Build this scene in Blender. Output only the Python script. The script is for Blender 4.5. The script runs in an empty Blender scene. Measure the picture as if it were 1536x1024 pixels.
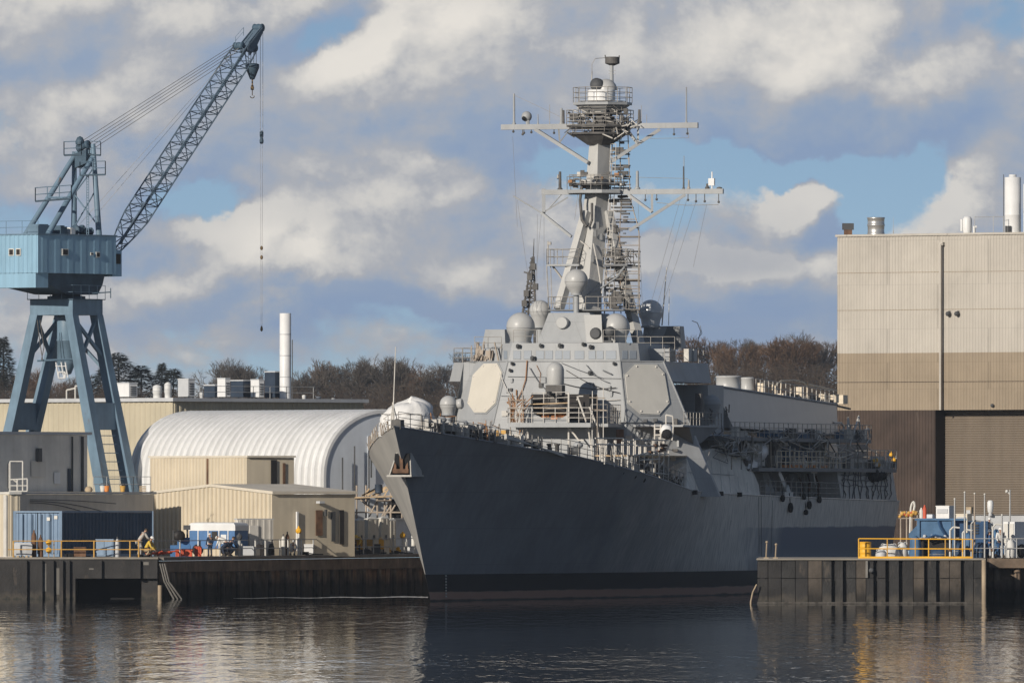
import bpy, math, random
from mathutils import Vector, Matrix
from mathutils.geometry import tessellate_polygon
R = random.Random(7)
SC = bpy.context.scene
COL = SC.collection
F, H, HY = 19200.0, 6.8, 740.0          # focal length in photo pixels, camera height, horizon row
PI = math.pi
rad = math.radians

def at(px, py, Y):                       # photo pixel + distance -> world point
    return Vector(((px - 768) * Y / F, Y, H + (HY - py) * Y / F))
def atz(px, z, Y):
    return Vector(((px - 768) * Y / F, Y, z))
def zof(py, Y):
    return H + (HY - py) * Y / F
def pxof(p):
    return 768 + F * p[0] / p[1]

def lin(r, g, b):
    f = lambda c: ((c / 255 + .055) / 1.055) ** 2.4 if c > 10 else c / 255 / 12.92
    return (f(r), f(g), f(b))

# ------------------------------------------------------------------ materials
MATS = {}
def mat(name, col, rough=.6, metal=0.0, var=.14, vs=.7, streak=0.0, rust=0.0, rcol=(.16, .07, .03), bump=.0, bs=6.0,
        spec=.35, grime=0.0, panel=None, tide=None):
    if name in MATS: return MATS[name]
    m = bpy.data.materials.new(name); m.use_nodes = True
    nt = m.node_tree; N = nt.nodes; L = nt.links
    b = N['Principled BSDF']
    b.inputs['Roughness'].default_value = rough
    b.inputs['Metallic'].default_value = metal
    b.inputs['Specular IOR Level'].default_value = spec
    tc = N.new('ShaderNodeTexCoord')
    def noise(scale, detail=5, mapping=None, rgh=.6):
        n = N.new('ShaderNodeTexNoise'); n.inputs['Scale'].default_value = scale
        n.inputs['Detail'].default_value = detail; n.inputs['Roughness'].default_value = rgh
        if mapping:
            mp = N.new('ShaderNodeMapping'); mp.inputs['Scale'].default_value = mapping
            L.new(tc.outputs['Object'], mp.inputs['Vector']); L.new(mp.outputs['Vector'], n.inputs['Vector'])
        else:
            L.new(tc.outputs['Object'], n.inputs['Vector'])
        return n
    def ramp(n, lo, hi):
        r = N.new('ShaderNodeMapRange'); r.inputs['From Min'].default_value = lo; r.inputs['From Max'].default_value = hi
        L.new(n.outputs['Fac'] if 'Fac' in n.outputs else n.outputs[0], r.inputs['Value']); return r
    def mix(fac, a, c):
        x = N.new('ShaderNodeMix'); x.data_type = 'RGBA'
        L.new(fac, x.inputs['Factor'])
        for s, v in (('A', a), ('B', c)):
            sock = [i for i in x.inputs if i.name == s and i.type == 'RGBA'][0]
            if isinstance(v, tuple): sock.default_value = (*v[:3], 1)
            else: L.new(v, sock)
        return [o for o in x.outputs if o.type == 'RGBA'][0]
    lo = tuple(c * (1 - var) for c in col); hi = tuple(min(1, c * (1 + var)) for c in col)
    out = mix(ramp(noise(vs, 6), .3, .7).outputs[0], lo, hi)
    if streak:
        s = ramp(noise(1.0, 4, (2.2, 2.2, .12)), .35, .75)
        mu = N.new('ShaderNodeMath'); mu.operation = 'MULTIPLY'; mu.inputs[1].default_value = streak
        L.new(s.outputs[0], mu.inputs[0])
        out = mix(mu.outputs[0], out, tuple(c * .55 for c in col))
    if grime:
        g = ramp(noise(.25, 8, None, .7), .5, .72)
        mu = N.new('ShaderNodeMath'); mu.operation = 'MULTIPLY'; mu.inputs[1].default_value = grime
        L.new(g.outputs[0], mu.inputs[0])
        out = mix(mu.outputs[0], out, tuple(c * .4 for c in col))
    if rust:
        r1 = ramp(noise(1.0, 8, (1.3, 1.3, .45), .7), .72 - .25 * rust, .80 - .2 * rust)
        out = mix(r1.outputs[0], out, rcol)
    if panel:
        sx, sz = panel
        br = N.new('ShaderNodeTexBrick'); br.inputs['Scale'].default_value = 1.0
        br.inputs['Brick Width'].default_value = sx; br.inputs['Row Height'].default_value = sz
        br.inputs['Mortar Size'].default_value = .018; br.inputs['Mortar Smooth'].default_value = .6
        br.inputs['Color1'].default_value = (0, 0, 0, 1); br.inputs['Color2'].default_value = (.12, .12, .12, 1)
        br.inputs['Mortar'].default_value = (1, 1, 1, 1)
        sp = N.new('ShaderNodeSeparateXYZ'); cb = N.new('ShaderNodeCombineXYZ'); ad = N.new('ShaderNodeMath'); ad.operation = 'ADD'
        L.new(tc.outputs['Object'], sp.inputs[0]); L.new(sp.outputs[0], ad.inputs[0]); L.new(sp.outputs[1], ad.inputs[1])
        L.new(ad.outputs[0], cb.inputs[0]); L.new(sp.outputs[2], cb.inputs[1]); L.new(cb.outputs[0], br.inputs['Vector'])
        mu = N.new('ShaderNodeMath'); mu.operation = 'MULTIPLY'; mu.inputs[1].default_value = .45
        L.new(br.outputs['Color'], mu.inputs[0])
        out = mix(mu.outputs[0], out, tuple(c * .45 for c in col))
    if tide:
        sp = N.new('ShaderNodeSeparateXYZ'); L.new(tc.outputs['Object'], sp.inputs[0])
        nz = noise(1.6, 7, (1, 1, .35), .7); ad = N.new('ShaderNodeMath'); ad.operation = 'MULTIPLY_ADD'; ad.inputs[1].default_value = 1.6; L.new(nz.outputs['Fac'], ad.inputs[0]); L.new(sp.outputs[2], ad.inputs[2])
        for lo_, hi_, c_ in tide:
            r = N.new('ShaderNodeMapRange'); r.inputs['From Min'].default_value = hi_; r.inputs['From Max'].default_value = lo_; L.new(ad.outputs[0], r.inputs['Value']); out = mix(r.outputs[0], out, c_)
    L.new(out, b.inputs['Base Color'])
    if bump:
        bp = N.new('ShaderNodeBump'); bp.inputs['Strength'].default_value = bump; bp.inputs['Distance'].default_value = .05
        L.new(noise(bs, 4).outputs['Fac'], bp.inputs['Height']); L.new(bp.outputs[0], b.inputs['Normal'])
    MATS[name] = m
    return m

# ------------------------------------------------------------------ mesh builder
class MB:
    def __init__(s): s.v = []; s.f = []; s.sm = []; s.cuts = []
    def cut(s): s.cuts.append((len(s.v), len(s.f)))      # the next shapes are a piece of their own
    def face(s, pts, sm=False):
        n = len(s.v); s.v += [Vector(p) for p in pts]; s.f.append(tuple(range(n, n + len(pts)))); s.sm.append(sm)
    def add(s, vs, fs, sm=False):
        n = len(s.v); s.v += [Vector(p) for p in vs]
        for f in fs: s.f.append(tuple(i + n for i in f)); s.sm.append(sm)
    def loft(s, rings, closed=True, caps=True, sm=False):
        k = len(rings[0]); vs = [p for r in rings for p in r]; fs = []
        for i in range(len(rings) - 1):
            for j in range(k if closed else k - 1):
                j2 = (j + 1) % k
                fs.append((i * k + j, i * k + j2, (i + 1) * k + j2, (i + 1) * k + j))
        s.add(vs, fs, sm)
        if caps:
            s.face(list(reversed(rings[0]))); s.face(rings[-1])
    def prism(s, bot, top): s.loft([bot, top])
    def box(s, a, b):
        x0, y0, z0 = a; x1, y1, z1 = b
        q = lambda z: [Vector((x0, y0, z)), Vector((x1, y0, z)), Vector((x1, y1, z)), Vector((x0, y1, z))]
        s.loft([q(z0), q(z1)])
    def obox(s, c, u, v, w):                 # centre and three half vectors
        c, u, v, w = map(Vector, (c, u, v, w))
        q = lambda k: [c - u - v + k * w, c + u - v + k * w, c + u + v + k * w, c - u + v + k * w]
        s.loft([q(-1), q(1)])
    def bar(s, p, q, w, h=None, up=(0, 0, 1)):
        p, q = Vector(p), Vector(q); h = h or w; d = q - p
        if d.length < 1e-6: return
        d.normalize(); u = Vector(up)
        if abs(d.dot(u)) > .95: u = Vector((0, 1, 0))
        a = d.cross(u).normalized() * (w / 2); b = a.cross(d).normalized() * (h / 2)
        ring = lambda c: [c - a - b, c + a - b, c + a + b, c - a + b]
        s.loft([ring(p), ring(q)])
    def tube(s, p, q, r, r2=None, n=6, caps=True):
        p, q = Vector(p), Vector(q); d = q - p
        if d.length < 1e-6: return
        r2 = r if r2 is None else r2
        d.normalize(); u = Vector((0, 0, 1)) if abs(d.z) < .9 else Vector((1, 0, 0))
        a = d.cross(u).normalized(); b = d.cross(a)
        ring = lambda c, rr: [c + (a * math.cos(t) + b * math.sin(t)) * rr for t in [2 * PI * i / n for i in range(n)]]
        s.loft([ring(p, r), ring(q, r2)], caps=caps, sm=n > 6)
    def path(s, pts, r, n=4):
        for a, b in zip(pts[:-1], pts[1:]): s.tube(a, b, r, n=n, caps=False)
    def lathe(s, c, prof, n=20, axis=(0, 0, 1), sm=True):
        c = Vector(c); ax = Vector(axis).normalized()
        u = Vector((1, 0, 0)) if abs(ax.x) < .9 else Vector((0, 1, 0))
        a = (u - ax * u.dot(ax)).normalized(); b = ax.cross(a)
        rings = [[c + ax * z + (a * math.cos(2 * PI * i / n) + b * math.sin(2 * PI * i / n)) * max(r, 1e-4) for i in range(n)] for r, z in prof]
        s.loft(rings, caps=False, sm=sm)
        if prof[0][0] > .01: s.face(list(reversed(rings[0])))
        if prof[-1][0] > .01: s.face(rings[-1])
    def ball(s, c, r, n=16, m=10, sq=1.0):
        s.lathe(c, [(r * math.sin(PI * i / m), -r * sq * math.cos(PI * i / m)) for i in range(m + 1)], n)
    def corr(s, p, q, z0, z1, per=.3, dep=.04, z1b=None, zpk=None, thick=.08, flat=.55):
        # ribbed metal wall seen from the right hand side of p->q, with an even or gabled top
        p, q = Vector((p[0], p[1], 0)), Vector((q[0], q[1], 0)); d = q - p; Ln = d.length; d.normalize()
        n = Vector((d.y, -d.x, 0)); k = max(1, round(Ln / per)); pr = Ln / k
        z1b = z1 if z1b is None else z1b
        def top(t):
            if zpk is None: return z1 + (z1b - z1) * t
            return z1 + (zpk - z1) * t * 2 if t < .5 else zpk + (z1b - zpk) * (t - .5) * 2
        line = []
        for i in range(k):
            for fr, o in ((0, 0), (.5 - flat / 2 + .0, 0), (.5 - flat / 2 + .12, 1), (.5 + flat / 2 - .12, 1), (.5 + flat / 2, 0)):
                line.append(((i + fr) * pr, o))
        line.append((Ln, 0))
        low = [p + d * t + n * (dep * o) + Vector((0, 0, z0)) for t, o in line]
        hi = [p + d * t + n * (dep * o) + Vector((0, 0, top(t / Ln))) for t, o in line]
        m_ = len(line)
        s.add(low + hi, [(i, i + 1, m_ + i + 1, m_ + i) for i in range(m_ - 1)])
    def build(s, name, m, parent=None, smooth=None, local=False):
        if s.cuts:
            c = sorted(set([(0, 0)] + s.cuts + [(len(s.v), len(s.f))])); first = None
            for (v0, f0), (v1, f1) in zip(c[:-1], c[1:]):
                if f1 <= f0: continue
                q = MB(); q.v = s.v[v0:v1]; q.f = [tuple(i - v0 for i in f) for f in s.f[f0:f1]]; q.sm = s.sm[f0:f1]
                o = q.build(name, m, parent, smooth, local); first = first or o
            return first
        me = bpy.data.meshes.new(name)
        org = Vector((0, 0, 0))
        if parent is not None and not local: org = ORG.get(parent, Vector((0, 0, 0)))
        me.from_pydata([tuple(p - org) for p in s.v], [], s.f)
        me.polygons.foreach_set('use_smooth', [bool(x) if smooth is None else smooth for x in s.sm])
        me.update()
        me.materials.append(m if not isinstance(m, str) else MATS[m])
        o = bpy.data.objects.new(name, me); COL.objects.link(o)
        if parent is not None:
            o.parent = parent; ORG[o] = org
        return o
ORG = {}

def tag(o, label=None, cat=None, group=None, kind=None):
    if label: o['label'] = label
    if cat: o['category'] = cat
    if group: o['group'] = group
    if kind: o['kind'] = kind
    return o
def thing(name, label, cat, loc, group=None):
    o = bpy.data.objects.new(name, None); COL.objects.link(o); o.location = loc; o.empty_display_size = .2
    ORG[o] = Vector(loc)
    return tag(o, label, cat, group)
def copy_tree(o, loc, rotz=0, sc=1, label=None, group=None):
    c = o.copy(); COL.objects.link(c); c.location = loc; c.rotation_euler = (0, 0, rotz); c.scale = (sc, sc, sc) if not isinstance(sc, tuple) else sc
    if label: c['label'] = label
    if group: c['group'] = group
    for ch in [x for x in bpy.data.objects if x.parent == o]:
        d = ch.copy(); COL.objects.link(d); d.parent = c
        for g in [x for x in bpy.data.objects if x.parent == ch]:
            e = g.copy(); COL.objects.link(e); e.parent = d
    return c

def rail(mb, pts, h=1.05, n=2, step=1.6, r=.03, posts=True):
    up = Vector((0, 0, 1)); pts = [Vector(p) for p in pts]
    for k in range(n):
        hh = h * (k + 1) / n
        mb.path([p + up * hh for p in pts], r * .8)
    if posts:
        for a, b in zip(pts[:-1], pts[1:]):
            m_ = max(1, round((b - a).length / step))
            for i in range(m_ + 1):
                c = a.lerp(b, i / m_); mb.tube(c, c + up * h, r, n=5)

def foot(pxl, pxc, pxr, Yc, alpha, z=0):
    """Plan of a rotated box: nearest corner at column pxc and distance Yc, left face to pxl, right face to pxr."""
    a = rad(alpha); dl = Vector((-math.cos(a), math.sin(a), 0)); dr = Vector((math.sin(a), math.cos(a), 0))
    C = Vector(((pxc - 768) * Yc / F, Yc, z))
    def solve(d, px):
        k = (px - 768) / F
        return (k * C.y - C.x) / (d.x - k * d.y)
    l, r = solve(dl, pxl), solve(dr, pxr)
    return C, C + dr * r, C + dr * r + dl * l, C + dl * l
def lift(p, z): return Vector((p[0], p[1], z))
# ------------------------------------------------------------------ camera, sun, sky
cam = bpy.data.cameras.new('camera'); camo = bpy.data.objects.new('camera', cam); COL.objects.link(camo)
camo.location = (0, 0, H); camo.rotation_euler = (PI / 2, 0, 0)
cam.sensor_width = 36; cam.lens = 36 * F / 1536; cam.shift_y = (HY - 512) / 1536
cam.clip_start = 5; cam.clip_end = 20000
SC.camera = camo
SC.view_settings.view_transform = 'Standard'; SC.view_settings.look = 'None'
SC.view_settings.exposure = 0; SC.view_settings.gamma = 1
SC.cycles.use_denoising = True
SC.cycles.max_bounces = 6; SC.cycles.diffuse_bounces = 3; SC.cycles.glossy_bounces = 3
SC.cycles.caustics_reflective = False; SC.cycles.caustics_refractive = False
PHI, ELEV = 36, 19
sd = Vector((-math.sin(rad(PHI)) * math.cos(rad(ELEV)), -math.cos(rad(PHI)) * math.cos(rad(ELEV)), math.sin(rad(ELEV))))
sun = bpy.data.lights.new('sun', 'SUN'); sun.energy = 4.4; sun.angle = rad(.53); sun.color = (1, .915, .80)
suno = bpy.data.objects.new('sun', sun); COL.objects.link(suno)
suno.rotation_euler = (-sd).to_track_quat('-Z', 'Y').to_euler(); suno.location = (-200, -100, 300)

def make_world():
    w = bpy.data.worlds.new('World'); SC.world = w; w.use_nodes = True
    nt = w.node_tree; N, L = nt.nodes, nt.links
    for n in list(N): N.remove(n)
    outn = N.new('ShaderNodeOutputWorld')
    tc = N.new('ShaderNodeTexCoord')
    def vm(op, a, b=None, c=None, nt_=None):
        n = (nt_ or N).new('ShaderNodeVectorMath'); n.operation = op
        for i, x in enumerate((a, b, c)):
            if x is None: continue
            if isinstance(x, (tuple, list)): n.inputs[i].default_value = x
            elif isinstance(x, float): n.inputs['Scale'].default_value = x
            else: n.id_data.links.new(x, n.inputs[i])
        return n
    def ma(op, a, b=None, c=None, nt_=None, clamp=False):
        n = (nt_ or N).new('ShaderNodeMath'); n.operation = op; n.use_clamp = clamp
        for i, x in enumerate((a, b, c)):
            if x is None: continue
            if isinstance(x, (int, float)): n.inputs[i].default_value = x
            else: n.id_data.links.new(x, n.inputs[i])
        return n.outputs[0]
    def mr(x, a, b, c=0., d=1., nt_=None, sm=True):
        n = (nt_ or N).new('ShaderNodeMapRange'); n.interpolation_type = 'SMOOTHSTEP' if sm else 'LINEAR'
        for i, q in enumerate((x, a, b, c, d)):
            if isinstance(q, (int, float)): n.inputs[i].default_value = q
            else: n.id_data.links.new(q, n.inputs[i])
        return n.outputs[0]
    # direction -> azimuth / elevation tangents, in units of about three degrees
    sp = N.new('ShaderNodeSeparateXYZ'); L.new(tc.outputs['Generated'], sp.inputs[0])
    ay = ma('MAXIMUM', ma('ABSOLUTE', sp.outputs[1]), .03)
    k = F / 1000
    X = ma('MULTIPLY', ma('DIVIDE', sp.outputs[0], ay), k)
    Z = ma('MULTIPLY', ma('DIVIDE', sp.outputs[2], ay), k)
    cb = N.new('ShaderNodeCombineXYZ'); L.new(X, cb.inputs[0]); L.new(Z, cb.inputs[1]); L.new(sp.outputs[1], cb.inputs[2])
    P = cb.outputs[0]

    def group(name, blobs, base, warp, fbm, fscale, stretch=1.0):
        g = bpy.data.node_groups.new(name, 'ShaderNodeTree')
        g.interface.new_socket('P', in_out='INPUT', socket_type='NodeSocketVector')
        g.interface.new_socket('D', in_out='OUTPUT', socket_type='NodeSocketFloat')
        n, l = g.nodes, g.links
        gi, go = n.new('NodeGroupInput'), n.new('NodeGroupOutput')
        pin = gi.outputs[0]
        nz = n.new('ShaderNodeTexNoise'); nz.inputs['Scale'].default_value = 5.5; nz.inputs['Detail'].default_value = 6
        nz.inputs['Roughness'].default_value = .6
        l.new(pin, nz.inputs['Vector'])
        off = vm('SCALE', vm('SUBTRACT', nz.outputs['Color'], (.5, .5, .5), None, n).outputs[0], warp, None, n)
        pw = vm('ADD', pin, off.outputs[0], None, n).outputs[0]
        tot = None
        for (cx, cy, rx, ry, wt) in blobs:
            x, z = cx - .768, .740 - cy
            q = vm('MULTIPLY_ADD', pw, (1 / rx, 1 / ry, 0), (-x / rx, -z / ry, 0), n)
            d2 = vm('DOT_PRODUCT', q.outputs[0], q.outputs[0], None, n).outputs['Value']
            e = ma('POWER', 2.718, ma('MULTIPLY', d2, -1.0, None, n), None, n)
            tot = ma('MULTIPLY_ADD', e, wt, base if tot is None else tot, n)
        f = n.new('ShaderNodeTexNoise'); f.inputs['Scale'].default_value = fscale; f.inputs['Detail'].default_value = 9
        f.inputs['Roughness'].default_value = .60; f.inputs['Distortion'].default_value = .15
        mp = n.new('ShaderNodeMapping'); mp.inputs['Scale'].default_value = (1, stretch, 1); mp.inputs['Location'].default_value = (3.3, 1.7, 0)
        l.new(pin, mp.inputs[0]); l.new(mp.outputs[0], f.inputs['Vector'])
        tot = ma('MULTIPLY_ADD', ma('SUBTRACT', f.outputs['Fac'], .5, None, n), fbm, tot, n)
        l.new(tot, go.inputs[0])
        return g
    dens = group('cloud_density', DENS, .42, .18, .88, 4.0, 1.35)
    lum = group('cloud_light', LUMS, .42, .12, .30, 5.0, 1.2)
    def use(g, v):
        n = N.new('ShaderNodeGroup'); n.node_tree = g
        (L.new(v, n.inputs[0])); return n.outputs[0]
    D = use(dens, P)
    D2 = use(dens, vm('ADD', P, (-.026, .034, 0)).outputs[0])
    lm = use(lum, P)
    edge = ma('MULTIPLY', mr(ma('SUBTRACT', D, D2), -.22, .22, -.26, .38, None, False), 1.0)
    B = ma('ADD', ma('MULTIPLY_ADD', ma('SUBTRACT', lm, .42), .8, .40), edge)
    sn = N.new('ShaderNodeTexNoise'); sn.inputs['Scale'].default_value = 1.0; sn.inputs['Detail'].default_value = 7
    mp = N.new('ShaderNodeMapping'); mp.inputs['Scale'].default_value = (2.6, 11, 1); mp.inputs['Location'].default_value = (.7, .2, 0); L.new(P, mp.inputs[0]); L.new(mp.outputs[0], sn.inputs['Vector'])
    low = mr(Z, .42, .22)
    streak = ma('MULTIPLY', ma('MULTIPLY', low, mr(sn.outputs['Fac'], .40, .66)), .75)
    B = ma('ADD', B, ma('MULTIPLY', streak, .30))
    mask = ma('MAXIMUM', mr(D, .38, .56), streak)
    ramp = N.new('ShaderNodeValToRGB'); L.new(B, ramp.inputs[0])
    els = ramp.color_ramp.elements
    els[0].position = .05; els[0].color = (*lin(138, 159, 190), 1)
    els[1].position = 1.0; els[1].color = (*lin(233, 228, 220), 1)
    for p_, c_ in ((.28, lin(150, 166, 189)), (.52, lin(174, 177, 184)), (.72, lin(208, 206, 203))):
        e = els.new(p_); e.color = (*c_, 1)
    # clear sky: physical sky lifted above the horizon band
    sky = N.new('ShaderNodeTexSky'); sky.sky_type = 'NISHITA'; sky.sun_disc = False
    sky.sun_elevation = rad(ELEV); sky.sun_rotation = rad(180 + PHI); sky.air_density = 1.0; sky.dust_density = .7; sky.ozone_density = 1.6
    zz = ma('ADD', ma('MULTIPLY', ma('ABSOLUTE', sp.outputs[2]), 4.0), .115)
    c2 = N.new('ShaderNodeCombineXYZ'); L.new(sp.outputs[0], c2.inputs[0]); L.new(sp.outputs[1], c2.inputs[1]); L.new(zz, c2.inputs[2])
    nv = vm('NORMALIZE', c2.outputs[0]); L.new(nv.outputs[0], sky.inputs['Vector'])
    bg1 = N.new('ShaderNodeBackground'); L.new(sky.outputs[0], bg1.inputs[0]); bg1.inputs[1].default_value = SKYK
    bg2 = N.new('ShaderNodeBackground'); L.new(ramp.outputs[0], bg2.inputs[0]); L.new(mr(ma('ABSOLUTE', sp.outputs[2]), .05, .35, CLOUDK, CLOUDK * .5), bg2.inputs[1])   # flat grey undersides overhead
    mx = N.new('ShaderNodeMixShader'); L.new(mask, mx.inputs[0]); L.new(bg1.outputs[0], mx.inputs[1]); L.new(bg2.outputs[0], mx.inputs[2])
    # below the horizon: dull ground light
    L.new(mx.outputs[0], outn.inputs[0])
SKYK, CLOUDK = .105, 1.0
DENS = [(.15, .02, .42, .09, .45), (.47, .06, .07, .035, -.5), (.52, .02, .04, .03, -.3), (.66, .12, .22, .13, .55), (.22, .20, .20, .12, .35),
        (.31, .29, .08, .03, -.4), (.08, .33, .12, .05, -.05), (.50, .31, .16, .07, .3), (.46, .37, .10, .04, .25), (.86, .03, .07, .05, -.12),
        (1.22, .11, .34, .13, .6), (1.10, .25, .20, .03, -.5), (.88, .24, .12, .03, -.35), (1.20, .305, .05, .04, .5), (1.36, .26, .07, .04, -.4), (1.30, .32, .05, .05, -.3),
        (1.49, .30, .09, .06, .4), (.80, .43, .5, .10, .22), (.2, .45, .3, .1, .2), (1.2, .45, .3, .08, .2), (.66, .33, .15, .08, .38), (.3, .40, .2, .05, .2), (.97, .36, .08, .03, -.25), (.95, .42, .2, .05, .25), (.6, .42, .3, .06, .2), (.30, .37, .14, .05, .1), (.22, .40, .10, .03, -.3), (.62, .47, .25, .03, -.25), (.85, .40, .1, .03, -.2), (1.15, .40, .15, .05, .2)]
LUMS = [(.66, .06, .13, .07, .28), (.53, .11, .10, .04, .25), (.60, .13, .08, .03, -.12), (.10, .16, .09, .05, .3), (.22, .12, .12, .05, .2), (.15, .02, .4, .05, .02),
        (.7, .22, .3, .05, -.12), (1.26, .09, .14, .07, .3), (1.10, .06, .15, .05, .12), (1.3, .19, .3, .05, -.15), (.45, .39, .08, .035, .5),
        (.33, .35, .08, .03, .2), (.66, .25, .05, .02, .35), (.7, .40, .08, .03, .3), (.55, .40, .14, .03, .1), (1.21, .29, .04, .03, .05), (.2, .35, .2, .06, -.25),
        (.8, .47, .6, .05, -.18), (1.08, .39, .2, .06, -.35), (1.24, .41, .03, .03, .35), (.22, .43, .1, .02, .15)]
make_world()

# ------------------------------------------------------------------ water, land, hills
def water_mat():
    m = bpy.data.materials.new('harbour_water'); m.use_nodes = True
    N, L = m.node_tree.nodes, m.node_tree.links; b = N['Principled BSDF']
    b.inputs['Base Color'].default_value = (.012, .014, .015, 1); b.inputs['Roughness'].default_value = .03
    b.inputs['IOR'].default_value = 1.333; b.inputs['Specular IOR Level'].default_value = .5
    tc = N.new('ShaderNodeTexCoord')
    prev = None
    mp = N.new('ShaderNodeMapping'); mp.inputs['Scale'].default_value = (.035, .009, 1); L.new(tc.outputs['Object'], mp.inputs[0])
    n = N.new('ShaderNodeTexNoise'); n.inputs['Scale'].default_value = 1; n.inputs['Detail'].default_value = 3; L.new(mp.outputs[0], n.inputs['Vector'])
    mr_ = N.new('ShaderNodeMapRange'); mr_.inputs[1].default_value = .36; mr_.inputs[2].default_value = .64; mr_.inputs[3].default_value = .62; mr_.inputs[4].default_value = 1.4; L.new(n.outputs['Fac'], mr_.inputs[0]); patch = mr_.outputs[0]   # calm and ruffled patches
    for sc_, st, dist, det in (((.9, .10, 1), WAVES[0], 1.0, 3), ((2.6, .34, 1), WAVES[1], 1.0, 2), ((.05, .02, 1), WAVES[2], 1.0, 2)):
        mp = N.new('ShaderNodeMapping'); mp.inputs['Scale'].default_value = sc_; L.new(tc.outputs['Object'], mp.inputs[0])
        n = N.new('ShaderNodeTexNoise'); n.inputs['Scale'].default_value = 1; n.inputs['Detail'].default_value = det
        n.inputs['Distortion'].default_value = .4; L.new(mp.outputs[0], n.inputs['Vector'])
        bp = N.new('ShaderNodeBump'); bp.inputs['Strength'].default_value = 1.0; bp.inputs['Distance'].default_value = st
        L.new(n.outputs['Fac'], bp.inputs['Height'])
        if prev: L.new(prev.outputs[0], bp.inputs['Normal'])
        if patch: L.new(patch, bp.inputs['Strength'])
        prev = bp
    L.new(prev.outputs[0], b.inputs['Normal'])
    return m
HAZE = .00005
WAVES = (.085, .03, .10)
mb = MB(); mb.face([(-500, -300, 0), (500, -300, 0), (500, 1000, 0), (-500, 1000, 0)])
tag(mb.build('water', water_mat()), kind='structure')
mat('strip_white', (.34, .34, .335), .6, var=.3, vs=2)
mb = MB(); n_ = 60; r_ = random.Random(5); up_, lo_ = [], []
for i in range(n_ + 1):
    t_ = i / n_; px = 350 + 292 * t_; yy = 896.6 - 1.8 * t_ + .5 * math.sin(t_ * 20); w_ = (.15 + 1.0 * t_) * (.5 + .5 * r_.random()); Y0 = H * F / (yy + w_ - HY); Y1 = H * F / (yy - w_ - HY)
    lo_.append(((px - 768) * Y0 / F, Y0, .006)); up_.append(((px - 768) * Y1 / F, Y1, .006))
for i in range(n_): mb.face([lo_[i], lo_[i + 1], up_[i + 1], up_[i]])
tag(mb.build('pale_strip', 'strip_white'), 'thin white line on the water beside the bow', 'pale_strip', kind='stuff')  # thin pale sheet lying just over the water

def QE(px):                                # quay edge distance along the left pier
    return 826 if px < 238 else 826 + (px - 238) / 400 * 50
QZ = 2.7
mat('gravel', (.16, .145, .125), .95, var=.25, vs=.3)
pts = [(-1500, 829), (-22.5, 829)]
pts += [((640 - 768) * 876 / F, 879), (0, 897), (6, 925), (9, 945), (29.5, 945), (29.5, 800), (1500, 800), (1500, 5000), (-1500, 5000)]
vs = [Vector((x, y, 2.6)) for x, y in pts]
tri = tessellate_polygon([vs])
mb = MB(); mb.add(vs, [tuple(t) for t in tri])
g = mb.build('ground', 'gravel'); tag(g, kind='structure')
me = g.data
if me.polygons[0].normal.z < 0: me.flip_normals()

mat('hill_scrub', (.04, .031, .022), .95, var=.4, vs=.05)
mb = MB(); nx, ny = 60, 14
def hillz(x, y):
    t = max(0, (y - 1500) / 900)
    return 2.4 + 17 * min(1, t) ** 1.3 + 2.2 * math.sin(x * .013 + 1) * min(1, t) + 1.2 * math.sin(x * .041) * min(1, t) + (5 * min(1, max(0, (x - 20) / 60)) * min(1, t))
vs = [(-600 + 1200 * i / nx, 1450 + 1500 * j / ny, hillz(-600 + 1200 * i / nx, 1450 + 1500 * j / ny)) for j in range(ny + 1) for i in range(nx + 1)]
mb.add(vs, [(j * (nx + 1) + i, j * (nx + 1) + i + 1, (j + 1) * (nx + 1) + i + 1, (j + 1) * (nx + 1) + i) for j in range(ny) for i in range(nx)], True)
tag(mb.build('hills', 'hill_scrub'), kind='structure')

# thin harbour haze: one even box of air round the whole scene, sky outside it
m = bpy.data.materials.new('haze_air'); m.use_nodes = True; nt_ = m.node_tree
nt_.nodes.remove(nt_.nodes['Principled BSDF']); pv = nt_.nodes.new('ShaderNodeVolumePrincipled'); pv.inputs['Color'].default_value = (.80, .89, 1, 1); pv.inputs['Density'].default_value = HAZE; pv.inputs['Anisotropy'].default_value = .2
nt_.links.new(pv.outputs[0], nt_.nodes['Material Output'].inputs['Volume']); MATS['haze_air'] = m
mb = MB(); mb.box((-1700, -320, -3), (1700, 5200, 62)); tag(mb.build('haze', 'haze_air'), 'thin pale harbour haze', 'haze', kind='stuff')
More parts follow.
